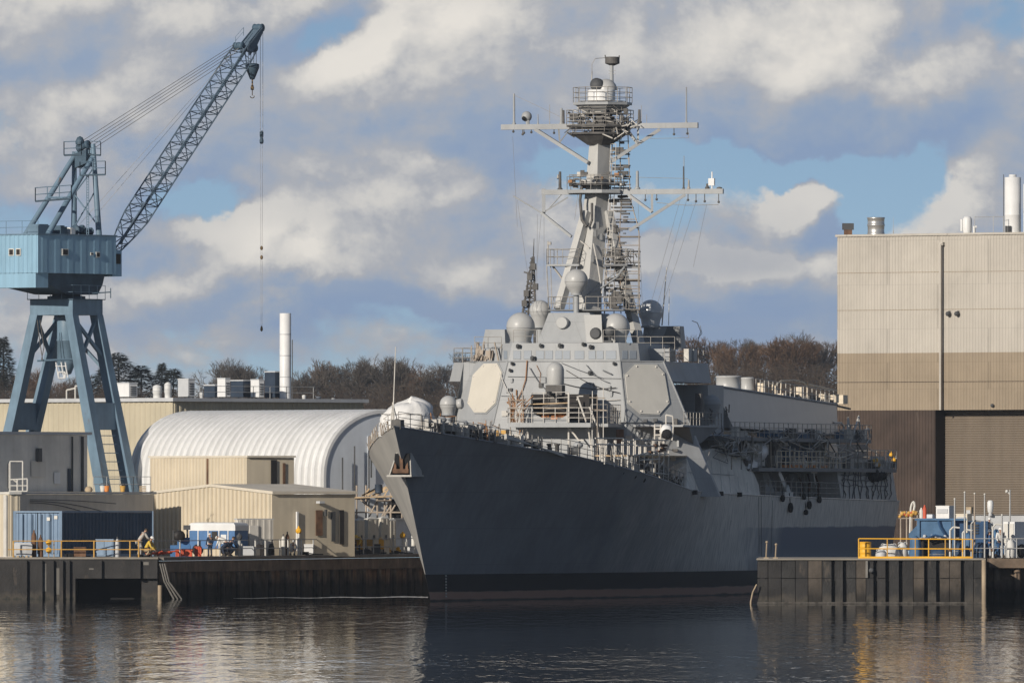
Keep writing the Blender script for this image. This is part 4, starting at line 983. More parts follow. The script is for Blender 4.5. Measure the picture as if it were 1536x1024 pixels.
# roof machinery
b = MB(); e = [lift(x, zh1 + .09) for x in hp]; rail(b, [e[3], e[0]], .9, 2, 1.6, .02); b.build('railing', 'crane_blue', ct)
hr_ = lambda px, dz, back: lift(HC + (HR - HC) * 0 + u * 0, 0)
def hroof(px, py, back=1.5):               # point above the house, back metres behind its right side
    k = (px - 768) / F; o_ = HC + lf * back; s = (k * o_.y - o_.x) / (u.x - k * u.y); p = o_ + u * s; return lift(p, zof(py, p.y))
zz_ = zh1 + .09
for px, w, py, m, nm in ((60, 26, 338, 'crane_blue', 'winch_housing'), (88, 12, 340, 'crane_dark', 'winch_motor'), (118, 9, 337, 'crane_dark', 'winch_drum'), (131, 9, 341, 'crane_dark', 'winch_drum'), (102, 8, 343, 'white_metal', 'control_box')):
    p = hroof(px, 350, 2.4); hw = w / 2 * p.y / F; zt = zof(py, p.y)
    b = MB()
    if 'drum' in nm: b.lathe(Vector((p.x, p.y, (zz_ + zt) / 2)), [(.1, -.4), ((zt - zz_) / 2, -.38), ((zt - zz_) / 2, -.3), ((zt - zz_) / 2 * .7, -.28), ((zt - zz_) / 2 * .7, .28), ((zt - zz_) / 2, .3), ((zt - zz_) / 2, .38), (.1, .4)], 14, tuple(u))
    else: b.obox((p.x, p.y, (zz_ + zt) / 2), u * hw * 1.2, lf * .5, (0, 0, (zt - zz_) / 2)); b.obox((p.x, p.y, zt + .04), u * hw * .8, lf * .35, (0, 0, .04))
    b.build(nm, m, ct)
# A-frame
mast_pts = {}
b = MB(); fl0, fl1 = hroof(111, 352, 4.0), hroof(111.5, 228, 3.2); fr0, fr1 = hroof(148.5, 356, .9), hroof(139.5, 216, 1.5)
fl0 = lift(fl0, zz_); fr0 = lift(fr0, zz_)
for p, q in ((fl0, fl1), (fr0, fr1)):
    b = MB(); b.tube(p, q, .22, .17, n=10); b.build('mast_post', 'crane_blue', ct)
bl0, br0 = lift(hroof(38, 352, 4.2), zz_), lift(hroof(72, 353, .9), zz_)
for p, q in ((bl0, fl1 - Z * .3), (br0, fr1 - Z * .9)):
    b = MB(); b.tube(p, q, .2, .18, n=10); b.build('back_stay', 'crane_blue', ct)
b = MB()
for f_ in (.98, .83): b.bar(fl0.lerp(fl1, f_), fr0.lerp(fr1, f_ - .06), .2, .25)
for f_, g_ in ((.1, .5), (.5, .1), (.5, .75)): b.tube(fl0.lerp(fl1, f_), fr0.lerp(fr1, g_), .05)
b.tube(bl0.lerp(fl1, .45), br0.lerp(fr1, .4), .09); b.build('tie_beam', 'crane_blue', ct)
b = MB(); mid = (fl1 + fr1) / 2
b.obox(mid + Z * -.75, (fr1 - fl1) * .3, u * .35, (0, 0, .5)); b.lathe(mid + Z * .1, [(.1, -.5), (.32, -.48), (.32, -.3), (.2, -.28), (.2, .28), (.32, .3), (.32, .48), (.1, .5)], 14, (fr1 - fl1).normalized()); b.lathe(mid + Z * .35 - (fr1 - fl1) * .2, [(.3, 0), (.33, .2), (.2, .5), (.0, .6)], 12); b.build('sheave_block', 'crane_dark', ct)
def plat(p, q, w, nm='platform'):
    d = (q - p).normalized(); n = Vector((d.y, -d.x, 0)).normalized(); b = MB(); b.obox((p + q) / 2, (q - p) / 2, n * w / 2, (0, 0, .05)); o = b.build(nm, 'crane_dark', ct)
    b = MB(); c4 = [p + n * w / 2, q + n * w / 2, q - n * w / 2, p - n * w / 2]; rail(b, c4 + [c4[0]], .95, 2, .9, .02); b.build('railing', 'crane_blue', o)
A_ = lambda px, py, Y=901: at(px, py, Y)
plat(A_(53, 302), A_(107, 298), 1.0); plat(A_(96, 233, 902.5), A_(122, 232, 902.5), 1.0); plat(A_(134, 232), A_(151, 233), .8); plat(A_(120, 263), A_(158, 262), .9)
b = MB(); b.tube(A_(130, 262), A_(130, 352), .03); b.tube(A_(133, 262), A_(133, 352), .03)
for k in range(22): b.tube(A_(130, 265 + k * 4), A_(133, 265 + k * 4), .02, n=4)
b.build('ladder', 'crane_blue', ct)
# boom
bf = hroof(171, 372, 1.7); bf = bf + u * .2
tipx, tipy = 389, 41
Xt, Yt = None, bf.y
for _ in range(20):
    Xt = (tipx - 768) * Yt / F; Yt = bf.y + (Xt - bf.x) * u.y / u.x
tip = Vector((Xt, Yt, zof(tipy, Yt)))
bd = tip - bf; BL = bd.length; bd.normalize(); bn = lf.cross(bd).normalized() * -1
if bn.z < 0: bn = -bn
lat = -lf
def bp_(s, i, j):                          # point on the boom: fraction s, lateral i, upper/lower j
    W, Dp = 1.45, 1.15
    k = min(1, .45 + s / .12 * .55) if s < .12 else (1 if s < .86 else 1 - (s - .86) / .14 * .45)
    return bf + bd * BL * s + lat * (W / 2 * i * k) + bn * (Dp / 2 * j * k)
E = .905; nb = 26
for i in (-1, 1):
    for j in (-1, 1):
        b = MB(); b.path([bp_(E * t / 13, i, j) for t in range(14)], .055, 6); b.build('boom_chord', 'boom_grey', ct)
b = MB()
for k in range(nb):
    s0, s1 = E * k / nb, E * (k + 1) / nb
    for i in (-1, 1):
        a_, c_ = (1, -1) if k % 2 else (-1, 1); b.tube(bp_(s0, i, a_), bp_(s1, i, c_), .036, n=4, caps=False)
        if k % 2 == 0: b.tube(bp_(s0, i, 1), bp_(s0, i, -1), .03, n=4, caps=False)
    for j in (-1, 1):
        a_, c_ = (1, -1) if k % 2 else (-1, 1); b.tube(bp_(s0, a_, j), bp_(s1, c_, j), .036, n=4, caps=False)
        b.tube(bp_(s0, -1, j), bp_(s0, 1, j), .03, n=4, caps=False)
b.build('boom_lacing', 'boom_grey', ct)
b = MB(); b.bar(bp_(.02, 0, -.2), bp_(E, 0, -.2), .28, .05, bn); b.build('boom_walkway', 'crane_dark', ct)
hd = MB(); e_ = [bp_(E, i, j) for i, j in ((-1, -1), (1, -1), (1, 1), (-1, 1))]
for i in (-1, 1):
    o_ = lat * .36 * i; p1 = bf + bd * BL * .995
    hd.loft([[bp_(.885, 0, -.7) + o_, bp_(.93, 0, -1.0) + o_, p1 - bn * .18 + o_, p1 + bn * .18 + o_, bp_(.90, 0, .8) + o_], [q + lat * .05 for q in [bp_(.885, 0, -.7) + o_, bp_(.93, 0, -1.0) + o_, p1 - bn * .18 + o_, p1 + bn * .18 + o_, bp_(.90, 0, .8) + o_]]])
hd.bar(bp_(.9, 0, .4), bp_(.995, 0, .1), .9, .12, bn); hd.build('boom_head', 'boom_grey', ct)
for s, j, r_ in ((.995, .1, .30), (.925, -1.0, .30), (.885, 1.2, .28)):
    b = MB(); b.lathe(bp_(s, 0, j), [(.05, -.38), (r_, -.36), (r_ * .85, -.2), (r_, 0), (r_ * .85, .2), (r_, .36), (.05, .38)], 16, lat); b.build('sheave', 'crane_dark', ct)
b = MB(); rail(b, [bp_(.875, 0, 1.7), bp_(.925, 0, 1.7)], .6, 2, .8, .02); b.build('railing', 'crane_blue', ct)
b = MB()
for k, (o0, o1) in enumerate(((-.5, -.3), (-.2, -.12), (0, 0), (.2, .12), (.5, .3))):
    b = MB(); b.path([mid + (fr1 - fl1) * (o0 * .6 + .28) + Z * (.55 - .22 * k), bp_(.885 - .018 * k, o1 * 1.5, 1.55)], .02, 4); b.build('pendant_cable', 'cable', ct)
b = MB(); b.path([hroof(131, 338, 2.2), bp_(.88, .2, 1.2)], .014, 4); b.cut(); b.path([hroof(118, 338, 2.2), bp_(.88, -.2, 1.1)], .014, 4); b.build('hoist_cable', 'cable_pale', ct)
hk = bp_(.925, 0, -1.2); zb = zof(104, hk.y); b = MB()
for o_ in (-.28, -.1, .1, .28): b.cut(); b.tube(hk + lat * o_ + u * o_ * .4, lift(hk + lat * o_ + u * o_ * .4, zb + .3), .02, n=4)
b.build('hoist_rope', 'cable', ct)
b = MB(); b.lathe(lift(hk, zb), [(.12, -.75), (.18, -.7), (.38, -.2), (.5, .1), (.5, .35), (.3, .42), (0, .42)], 16); hb = b.build('hook_block', 'crane_dark', ct)
b = MB(); q = lift(hk, zb - .75); b.tube(q, q - Z * .4, .06); b.lathe(q, [(.11, -.75), (.13, -.58), (.08, -.4)], 10); b.tube(q - Z * .7, q - Z * 1.15, .035)
b.path([q + Vector((.14 * math.sin(a), 0, -1.22 - .1 * math.cos(a))) for a in [PI * k / 6 - PI * .6 for k in range(9)]], .03); b.build('hook', 'brass', hb)
ap = bp_(.998, 0, .1) + u * .3; b = MB(); zx = zof(213, ap.y)
for o_ in (-.12, .12): b.cut(); b.tube(ap + lat * o_, lift(ap + lat * o_, zx + .3), .016, n=4)
b.build('whip_rope', 'cable_pale', ct)
b = MB(); q = lift(ap, zx); b.lathe(q, [(.05, -.15), (.13, -.1), (.15, .1), (.1, .3), (.13, .35), (.14, .7), (.05, .8)], 12); b.build('swivel', 'crane_dark', ct)
b = MB(); z2 = zof(497, ap.y)
for o_ in (-.09, .09): b.cut(); b.tube(q + lat * o_ - Z * .1, lift(ap + lat * o_ * .6, z2), .009, n=4)
b.build('tag_line', 'cable_pale', ct)
b = MB(); 
for py in (372, 386): b.cut(); b.lathe(lift(ap, zof(py, ap.y)), [(.03, -.15), (.1, -.08), (.1, .08), (.03, .15)], 8)
b.cut(); b.lathe(lift(ap, z2), [(.02, 0), (.1, .1), (.08, .3), (.02, .4)], 8); b.build('line_weight', 'brass', ct)
b = MB(); b.tube(at(138, 440, Yc), at(166, 438, Yc), .05); b.tube(at(166, 432, Yc), at(166, 447, Yc), .04); b.build('light_bracket', 'crane_dark', ct)
# ------------------------------------------------------------------ tall hall at right
mat('hall_white', (.475, .44, .385), .55, var=.07, vs=.3, streak=.24, grime=.25, panel=(1.9, 3.3))
mat('hall_tan', (.31, .25, .18), .6, var=.08, vs=.3, streak=.3, grime=.25, panel=(1.9, 2.0))
mat('hall_brown', (.056, .038, .029), .65, var=.35, vs=.6, streak=.5, rust=.3, rcol=(.12, .095, .075))
mat('hall_shutter', (.185, .15, .115), .6, var=.1, vs=.5, streak=.3, grime=.3)
mat('dark_brown', (.02, .017, .016), .7)
mat('steel_bright', (.58, .57, .54), .35, .7, var=.15, streak=.3)
bl, br = atz(1256, 2.6, 960), atz(1760, 2.6, 942)
hd_ = (br - bl).normalized(); hn = Vector((hd_.y, -hd_.x, 0))
ht = thing('tall_hall', 'tall windowless metal hall banded white, tan and dark brown with roller door', 'hall', bl)
def hx(px):
    k = (px - 768) / F; s = (k * bl.y - bl.x) / (hd_.x - k * hd_.y); return bl + hd_ * s
zA, zB, zC = zof(355, 960), zof(530, 960), zof(615.5, 960)
b = MB(); b.corr(bl, br, zB, zA, .27, .035); b.corr(br - hn * 30, bl - hn * 30, zB, zA, 1, .04); b.corr(bl - hn * 30, bl, zB, zA, .4, .04); b.build('upper_wall', 'hall_white', ht)
dx0 = hx(1403)
b = MB(); b.corr(bl, br, zC, zB, .27, .035); b.corr(bl - hn * 30, bl, 2.6, zB, .4, .04); b.build('middle_wall', 'hall_tan', ht)
b = MB(); b.corr(bl + hn * -.02, dx0 - hn * .02, 2.6, zC, .27, .035); b.build('lower_wall', 'hall_brown', ht)
b = MB(); b.loft([[lift(p, zA - .02) for p in (bl + hn * .14 - hd_ * .1, br + hn * .14, br - hn * 30, bl - hn * 30 - hd_ * .1)], [lift(p, zA + .14) for p in (bl + hn * .14 - hd_ * .1, br + hn * .14, br - hn * 30, bl - hn * 30 - hd_ * .1)]]); b.build('roof', 'hall_white', ht)
dep = 1.35
b = MB(); b.face([lift(dx0, 2.6), lift(dx0 - hn * dep, 2.6), lift(dx0 - hn * dep, zC), lift(dx0, zC)]); b.face([lift(dx0, zC - .01), lift(br, zC - .01), lift(br - hn * dep, zC - .01), lift(dx0 - hn * dep, zC - .01)]); b.build('door_jamb', 'dark_brown', ht)
b = MB(); p, q = lift(dx0 - hn * dep, 0), lift(br - hn * dep, 0); n_ = 58; rows = []
for i in range(n_):
    z0 = 2.6 + (zC - 2.6) * i / n_; hh = (zC - 2.6) / n_
    for f_, o_ in ((0, 0), (.5, .05), (.8, .05), (1.0, 0)): rows.append((z0 + hh * f_, o_))
b.add([lift(p + hn * o_, z) for z, o_ in rows] + [lift(q + hn * o_, z) for z, o_ in rows], [(i, i + len(rows), i + len(rows) + 1, i + 1) for i in range(len(rows) - 1)]); b.build('roller_door', 'hall_shutter', ht)
p = hx(1415) + hn * .04; b = MB(); b.obox(lift(p + hn * .30, (zof(366, 955) + zC) / 2), hd_ * .07, hn * .10, (0, 0, (zof(366, 955) - zC) / 2)); b.obox(lift(p + hn * .14, zof(366, 955)), hd_ * .16, hn * .16, (0, 0, .12)); b.build('downpipe', 'hall_white', ht)
for px in (1425, 1438):
    p = hx(px); b = MB(); z = zof(471, 955); b.lathe(lift(p + hn * .25, z), [(.05, -.2), (.17, -.14), (.17, .1), (.08, .16)], 12, tuple(hn)); b.obox(lift(p + hn * .07, z + .1), hd_ * .08, hn * .07, (0, 0, .12)); b.build('wall_lamp', 'steel_dark', ht)
p = hx(1490); b = MB(); b.ball(lift(p + hn * .15, zof(608, 952)), .14, 10, 6); b.build('wall_lamp', 'steel_dark', ht)
for zz_ in (zof(409, 958), zof(465, 958), ):
    b = MB(); b.obox(lift((bl + br) / 2 + hn * .038, zz_), (br - bl) / 2, hn * .004, (0, 0, .02)); b.build('panel_joint', 'hall_tan', ht)
b = MB(); b.obox(lift((bl + br) / 2 + hn * .038, zof(573, 958)), (br - bl) / 2, hn * .004, (0, 0, .02)); b.build('panel_joint', 'hall_brown', ht)
zr2 = zA + .14
def hroof2(px, back): 
    p = hx(px) - hn * back; k = (px - 768) / F; return Vector((k * p.y, p.y, zr2))
p = hroof2(1314, 3); r_ = 13 * p.y / F; zt = zof(326, p.y)
t = thing('roof_vent', 'fat ribbed steel drum vent on the left part of the hall roof', 'vent', p); b = MB(); h_ = zt - zr2
b.lathe(p, [(r_, 0), (r_, h_ * .1), (r_ * .96, h_ * .12), (r_ * .96, h_ * .5), (r_ * 1.02, h_ * .52), (r_ * 1.02, h_ * .6), (r_ * .97, h_ * .62), (r_ * .97, h_ * .9), (r_ * 1.03, h_ * .92), (r_ * 1.03, h_), (r_ * .8, h_), (r_ * .75, h_ - .2)], 26); b.build('drum', 'steel_bright', t)
p = hroof2(1272, 3); t = thing('roof_vent', 'small dark square vent cowl at the left corner of hall roof', 'vent', p)
b = MB(); z = zof(353, p.y); zt = zof(335, p.y); w = 7.5 * p.y / F
b.box((p.x - w * .8, p.y - w, zr2), (p.x + w * .8, p.y + w, zr2 + (zt - zr2) * .45)); b.build('base', 'rusty', t)
b = MB(); b.loft([[Vector((p.x + sx * w * 1.15, p.y + sy * w, z_)) for sx, sy in ((-1, -1), (1, -1), (1, 1), (-1, 1))] for z_ in (zr2 + (zt - zr2) * .46, zt)]); b.build('cowl', 'steel_dark', t)
p = hroof2(1519, 4); r_ = 12.5 * p.y / F; zt = zof(262, p.y); h_ = zt - zr2
t = thing('exhaust_stack', 'tall bright white exhaust stack on the right of hall roof', 'chimney', p); b = MB()
b.lathe(p, [(r_, 0), (r_, h_ * .3), (r_ * 1.02, h_ * .305), (r_ * 1.02, h_ * .32), (r_, h_ * .325), (r_, h_ * .95), (r_ * .9, h_ * .955), (r_ * .45, h_ * .96), (r_ * .45, h_), (r_ * .3, h_)], 26); b.build('stack', 'white_metal', t)
b = MB(); b.tube(p + Vector((-r_ * 1.1, -.2, 0)), p + Vector((-r_ * 1.1, -.2, h_ * 1.0)), .03); b.cut(); b.tube(p + Vector((-r_ * .6, -r_, 0)), p + Vector((-r_ * .6, -r_, h_ * .12)), .25); b.build('ladder', 'steel_dark', t)
p = hroof2(1451, 4); t = thing('roof_vent', 'small white cowled vent between the drum vent and white stack', 'vent', p); b = MB(); r_ = 7 * p.y / F; h_ = zof(325, p.y) - zr2
b.lathe(p, [(r_ * .8, 0), (r_, h_ * .2), (r_, h_ * .85), (r_ * .7, h_), (0, h_)], 18); b.build('drum', 'white_metal', t); b = MB(); q = p + Vector((-r_ * 1.25, 0, h_ * .15)); b.tube(q, q + Z * h_ * .7, r_ * .25, n=8); b.cut(); q = p + Vector((r_ * 1.5, 0, 0)); b.tube(q, q + Z * h_ * .45, r_ * .3, n=8); b.tube(q + Z * h_ * .4, q + Vector((r_ * .5, 0, h_ * .4)), r_ * .3, n=8); b.build('side_pipe', 'white_metal', t)
p = hroof2(1545, 4); t = thing('exhaust_stack', 'second white stack cut by the right photo edge on hall roof', 'chimney', p); b = MB(); r_ = 10 * p.y / F; b.lathe(p, [(r_, 0), (r_, 3.6), (r_ * .8, 3.7), (r_ * .5, 3.7)], 20); b.build('stack', 'white_metal', t); b = MB(); b.lathe(p, [(r_ * 1.05, 1.5), (r_ * 1.05, 1.65)], 20); b.build('band', 'light_grey', t)
pr = [hroof2(px, 2) for px in (1462, 1490, 1505)]; t = thing('roof_railing', 'thin wire and posts beside the white stack on hall roof', 'railing', pr[0]); b = MB(); b.path([x + Z * 1.2 for x in pr], .02); 
for x in pr: b.tube(x, x + Z * 1.25, .025)
b.build('rails', 'galv', t)
for px, h_ in ((1340, .9),):
    p = hroof2(px, 2); t = thing('roof_antenna', 'thin whip antenna right of the fat drum vent', 'antenna', p); b = MB(); b.tube(p, p + Z * .3, .04); b.tube(p + Z * .3, p + Z * 1.3, .02, .01); b.build('whip', 'galv', t)

# ------------------------------------------------------------------ right pier
mat('stain_dark', (.10, .09, .08), .9, var=.6, vs=3)
RZ = zof(837, 791)
t = thing('sheet_pile_pier', 'black steel sheet pile pier with vertical channels in front of the warship', 'pier', atz(1300, 0, 800))
x0, x1 = atz(1136, 0, 791).x, atz(1477, 0, 791).x
ln = MB(); zs0 = zof(867, 791)
xx = x0; rr = random.Random(2); pts = []
edges = [1136, 1152, 1172, 1193, 1212, 1233, 1250, 1267, 1284, 1299, 1313, 1331, 1351, 1370, 1389, 1407, 1424, 1444, 1460, 1477]
deep = {1250, 1267, 1313, 1331, 1351, 1389, 1407, 1444}
xk = atz(1372, 0, 812).x; b = MB(); b.box((atz(1140, 0, 808).x, 791.3, -1.5), (xk, 808, RZ - .06)); b.box((xk, 791.3, -1.5), (x1, 846, RZ - .06)); b.build('core', 'black_steel', t)
b = MB(); b2 = MB()
for a_, c_ in zip(edges[:-1], edges[1:]):
    xa, xc = atz(a_, 0, 791).x, atz(c_, 0, 791).x; g_ = .12 if a_ in deep else .02; g2 = .12 if c_ in deep else .02
    yo = rr.uniform(-.03, .03)
    m_ = rr.choice(('black_steel', 'black_steel', 'black_plate', 'tar_pile')); b = MB(); b.box((xa + g_, 791 + yo, zs0 + .03), (xc - g2, 791.29, RZ - .1)); b.build('upper_plate', m_, t); b2 = MB(); b2.box((xa + g_, 790.93 + yo, -1.2), (xc - g2, 791.28, zs0 + rr.uniform(-.03, .02))); b2.build('lower_plate', m_, t)
b = MB(); q4 = [(x0 - .06, 790.86), (x1 + .06, 790.86), (x1 + .06, 846), (xk, 846), (xk, 808.1), (atz(1139, 0, 808).x, 808.1)]; b.prism([Vector((*q, RZ - .1)) for q in q4], [Vector((*q, RZ)) for q in q4]); b.build('deck', 'deck_concrete', t)
b = MB(); b.box((x0 - .02, 790.90, .03), (x1, 791.2, .10)); b.build('waterline_growth', 'stain_dark', t)
b = MB(); p = atz(1476, 0, 790.7); b.tube(p + Z * -.8, p + Z * (RZ - .1), .15, n=10); b.build('fender_pile', 'wood_post', t)
b = MB(); p = atz(1300, 0, 790.9); b.box((p.x - .07, p.y - .05, zof(866, 791)), (p.x + .07, p.y + .02, RZ - .15)); b.build('rub_strip', 'stain_pale', t)
b = MB(); b.lathe(at(1307, 855, 790.85), [(.08, -.1), (.16, -.05), (.16, .05), (.08, .1)], 12, (0, 1, 0)); b.build('mooring_ring', 'steel_dark', t)
b = MB(); b.path([at(1135, 876, 790.6), at(1129, 888, 790.5), at(1126, 902, 790.5), at(1126, 910, 790.5)], .05, 6); b.build('hanging_rope', 'wood_post', t)
t = thing('timber_quay', 'dark concrete and timber quay at right edge beyond the rust fender pile', 'quay', atz(1500, 0, 797))
b = MB(); xb = atz(1483, 0, 797).x
b.box((xb, 797.6, -1.5), (60, 803, RZ - .55)); b.build('wall', 'dark_timber', t)
b = MB(); b.box((xb, 796.6, RZ - .62), (60, 803, RZ - .04)); b.build('cap_beam', 'dark_timber', t)
b = MB(); 
for k in range(9): 
    b.cut(); x = xb + .5 + k * 1.3; b.tube((x, 797.1, -1), (x, 797.1, RZ - .6), .22, n=8)
b.build('pile', 'dark_timber', t)
b = MB(); b.box((xb - .2, 800, RZ - .03), (60, 846, RZ - .005)); b.build('deck', 'deck_concrete', t)

rp = lambda px, z=0, Y=792.0: atz(px, RZ + z, Y)
t = thing('handrail', 'bright yellow handrail on the right pier in front of blue machinery', 'railing', rp(1290))
b = MB(); 
b.path([rp(1288, 0), rp(1288, 1.22), rp(1458, 1.18)], .04, 6); b.path([rp(1288, .6), rp(1458, .58)], .038, 6)
b.build('rails', 'yellow_bright', t)
for px in (1331, 1373, 1393, 1418, 1444, 1459):
    b = MB(); b.tube(rp(px), rp(px, 1.2), .04, n=6); b.build('post', 'yellow_bright' if px in (1393, 1444) else 'yellow_paint', t)
b = MB(); b.box(tuple(rp(1288, 0, 791.4)), tuple(rp(1458, .12, 791.5))); b.build('kick_plate', 'yellow_bright', t)
t = thing('handrail', 'dull grey handrail at the right photo edge by the white van body', 'railing', rp(1490, 0, 797.5))
b = MB(); 
for z in (1.2, .6): b.cut(); b.path([rp(1462, z, 797.5), rp(1560, z, 797.5)], .03, 6)
b.build('rails', 'galv', t)
for px in (1490, 1510, 1525, 1550): 
    b = MB(); b.tube(rp(px, 0, 797.5), rp(px, 1.2, 797.5), .035, n=6); b.build('post', 'galv', t)
for px, h_, lab in ((1149, 1.0, 'short rusty rod at left end of the right pier'), (1163, .85, 'second short rusty rod at left end of the right pier')):
    p = rp(px, 0, 792); t = thing('mooring_rod', lab, 'rod', p); b = MB(); b.tube(p, p + Vector((.05, 0, h_)), .045); b.build('rod', 'wood_post', t); b = MB(); b.ball(p + Vector((.05, 0, h_)), .09, 8, 6); b.box((p.x - .15, p.y - .15, p.z), (p.x + .15, p.y + .15, p.z + .06)); b.build('cap', 'wood_post', t)
p = rp(1298, 0, 793); t = thing('steel_drum', 'yellow steel drum behind the left end of bright yellow handrail', 'drum', p); b = MB(); b.lathe(p, [(.36, 0), (.38, .02), (.36, .05), (.36, .34), (.38, .36), (.36, .38), (.36, .68), (.38, .7), (.36, .72), (.36, 1.0), (.38, 1.02), (.33, 1.02), (.32, .98)], 20); b.build('barrel', 'yellow_bright', t); b = MB(); b.lathe(p + Z * .98, [(.32, 0), (.31, .01), (0, .01)], 16); b.build('lid', 'rusty', t)
mat('bag_white', (.62, .61, .58), .8, var=.12, vs=2, grime=.3, bump=.4)
def sack(px, w, h_, lab, Y=793.2, m='bag_white', name='bulk_bag'):
    p = rp(px, 0, Y); hw = w / 2 * Y / F; t = thing(name, lab, 'bag', p); r0 = random.Random(int(px)); b = MB(); rings = []
    for z, s_ in ((0, .95), (.15, 1.05), (.5, 1.02), (.8, .85), (1, .45)):
        rings.append([p + Vector((hw * s_ * math.cos(a) * (1 + r0.uniform(-.1, .1)), .5 * s_ * math.sin(a), h_ * z * (1 + r0.uniform(-.06, .06)))) for a in [2 * PI * k / 14 for k in range(14)]])
    b.loft(rings, sm=True); b.build('bag', m, t)
    b = MB()
    for sx in (-1, 1): b.cut(); b.path([p + Vector((hw * .5 * sx + .12 * math.sin(a), -.1, h_ * .92 + .12 * math.cos(a))) for a in [PI * k / 5 - PI / 2 for k in range(6)]], .025)
    b.build('loop', 'light_grey', t)
sack(1333, 34, .85, 'crumpled pale tarp bundle right of the yellow drum'); sack(1354, 16, .95, 'upright white bulk bag behind the yellow handrail', 793.8); sack(1322, 18, .5, 'dark grey slumped bag beside the yellow drum', 792.8, 'light_grey')

# blue machinery
mat('machine_blue', (.085, .17, .29), .45, var=.25, vs=1.2, streak=.3); mat('machine_navy', (.03, .075, .16), .5, var=.3, vs=1)
Ym = 803; mp = lambda px, py, Y=Ym: at(px, py, Y)
t = thing('blue_hopper', 'large blue steel hopper machine with sloping left chute behind yellow handrail', 'machine', rp(1420, 0, Ym))
def slab(pts, d, m, nm, Y=Ym, par=None):
    b = MB(); b.loft([[at(px, py, Y + d) for px, py in pts][::-1], [at(px, py, Y) for px, py in pts][::-1]]); return b.build(nm, m, par or t)
slab([(1377, 778), (1427, 778), (1427, 806), (1377, 806)], 2.2, 'machine_blue', 'hopper_body')
slab([(1363, 800), (1377, 786), (1377, 808), (1363, 806)], 1.6, 'machine_blue', 'chute', Ym + .2)
slab([(1430, 780), (1449, 780), (1449, 806), (1430, 806)], 2.4, 'machine_navy', 'tank', Ym + .3)
slab([(1452, 781), (1482, 781), (1482, 834), (1452, 834)], 2.0, 'machine_navy', 'engine_cover', Ym + .5)
slab([(1380, 806.5), (1450, 806.5), (1450, 834), (1380, 834)], 1.4, 'dark_door', 'undercarriage', Ym + .6)
b = MB()
for px in (1377, 1430): b.box((mp(px, 0).x - .07, Ym - .12, mp(px, 780).z - 2.5), (mp(px, 0).x + .1, Ym - .003, mp(px, 777).z))
b.box((mp(1372, 0).x, Ym - .15, mp(0, 780).z), (mp(1450, 0).x, Ym - .02, mp(0, 777).z)); b.build('frame', 'machine_blue', t)
b = MB(); b.path([mp(1408, 780, Ym - .1), mp(1411, 790, Ym - .1), mp(1421, 806, Ym - .1)], .10); b.path([mp(1386, 808, Ym - .2), mp(1402, 802, Ym - .25), mp(1418, 806, Ym - .2)], .07); b.build('hose', 'machine_navy', t)
b = MB(); 
for px in (1387, 1398, 1404, 1418): b.cut(); b.ball(mp(px, 804, Ym - .1), .12, 8, 6)
b.build('bolt_cover', 'light_grey', t)
b = MB(); 
for k in range(4): b.cut(); b.box((mp(1455, 0).x, Ym + .42, mp(0, 800 - k * 4).z), (mp(1468, 0).x, Ym + .498, mp(0, 798 - k * 4).z))
b.build('louvre', 'steel_dark', t)
# white box truck body at right edge
fp = foot(1505, 1522, 1560, 801, 30); t = thing('box_truck', 'white box truck body cut off by the right photo edge', 'truck', fp[0] + Z * RZ)
b = MB(); b.prism([lift(x, RZ + .75) for x in fp], [lift(x, zof(782, 801)) for x in fp]); b.build('box_body', 'white_metal', t)
on_face(fp[3], fp[0], .08, .92, RZ + .9, zof(785, 801), .01, .03).build('rear_door', 'white_post', t)
b = MB(); c_ = (fp[0] + fp[2]) / 2; e = [c_ + (x - c_) * .9 for x in fp]; b.prism([lift(x, RZ + .45) for x in e], [lift(x, RZ + .75) for x in e]); b.build('chassis', 'steel_dark', t)
for f_ in (.25, .8):
    c = fp[0].lerp(fp[1], f_); b = MB(); b.lathe(lift(c, RZ + .42), [(0, -.1), (.4, -.1), (.42, 0), (.42, .12), (.2, .15), (0, .15)], 16, tuple((fp[0] - fp[3]).normalized())); b.build('wheel', 'dark_door', t)
sack(1516, 17, 1.1, 'white bag leaning before the white box truck', 799.5)
# thin posts
for px, py, Y, lab in ((1432, 748, 800, 'slim dark post with pale cap behind the hopper'), (1447, 738, 798, 'tall thin grey post rising in front of blue hopper'), (1462, 740, 801, 'thin brown post before the roller door'), (1477, 741, 799, 'thin dark post next to worker in white'), (1503, 772, 799, 'thin grey post left of white box truck'), (1515, 734, 806, 'pale lamp post with side lamp near right edge')):
    p = atz(px, RZ, Y); t = thing('post', lab, 'post', p); b = MB(); q = at(px, py, Y); b.tube(p, q, .06, .045, n=8); b.build('pole', 'galv' if px != 1462 else 'scaf_tube', t)
    b = MB()
    if px == 1515: b.path([q - Z * .3, q + Vector((-.2, 0, -.05)), q + Vector((-.25, 0, -.2))], .05); b.ball(q + Vector((-.2, 0, -.1)), .1, 8, 6)
    else: b.lathe(q, [(.06, -.02), (.07, .02), (.03, .06)], 8)
    b.build('head', 'white_post', t)
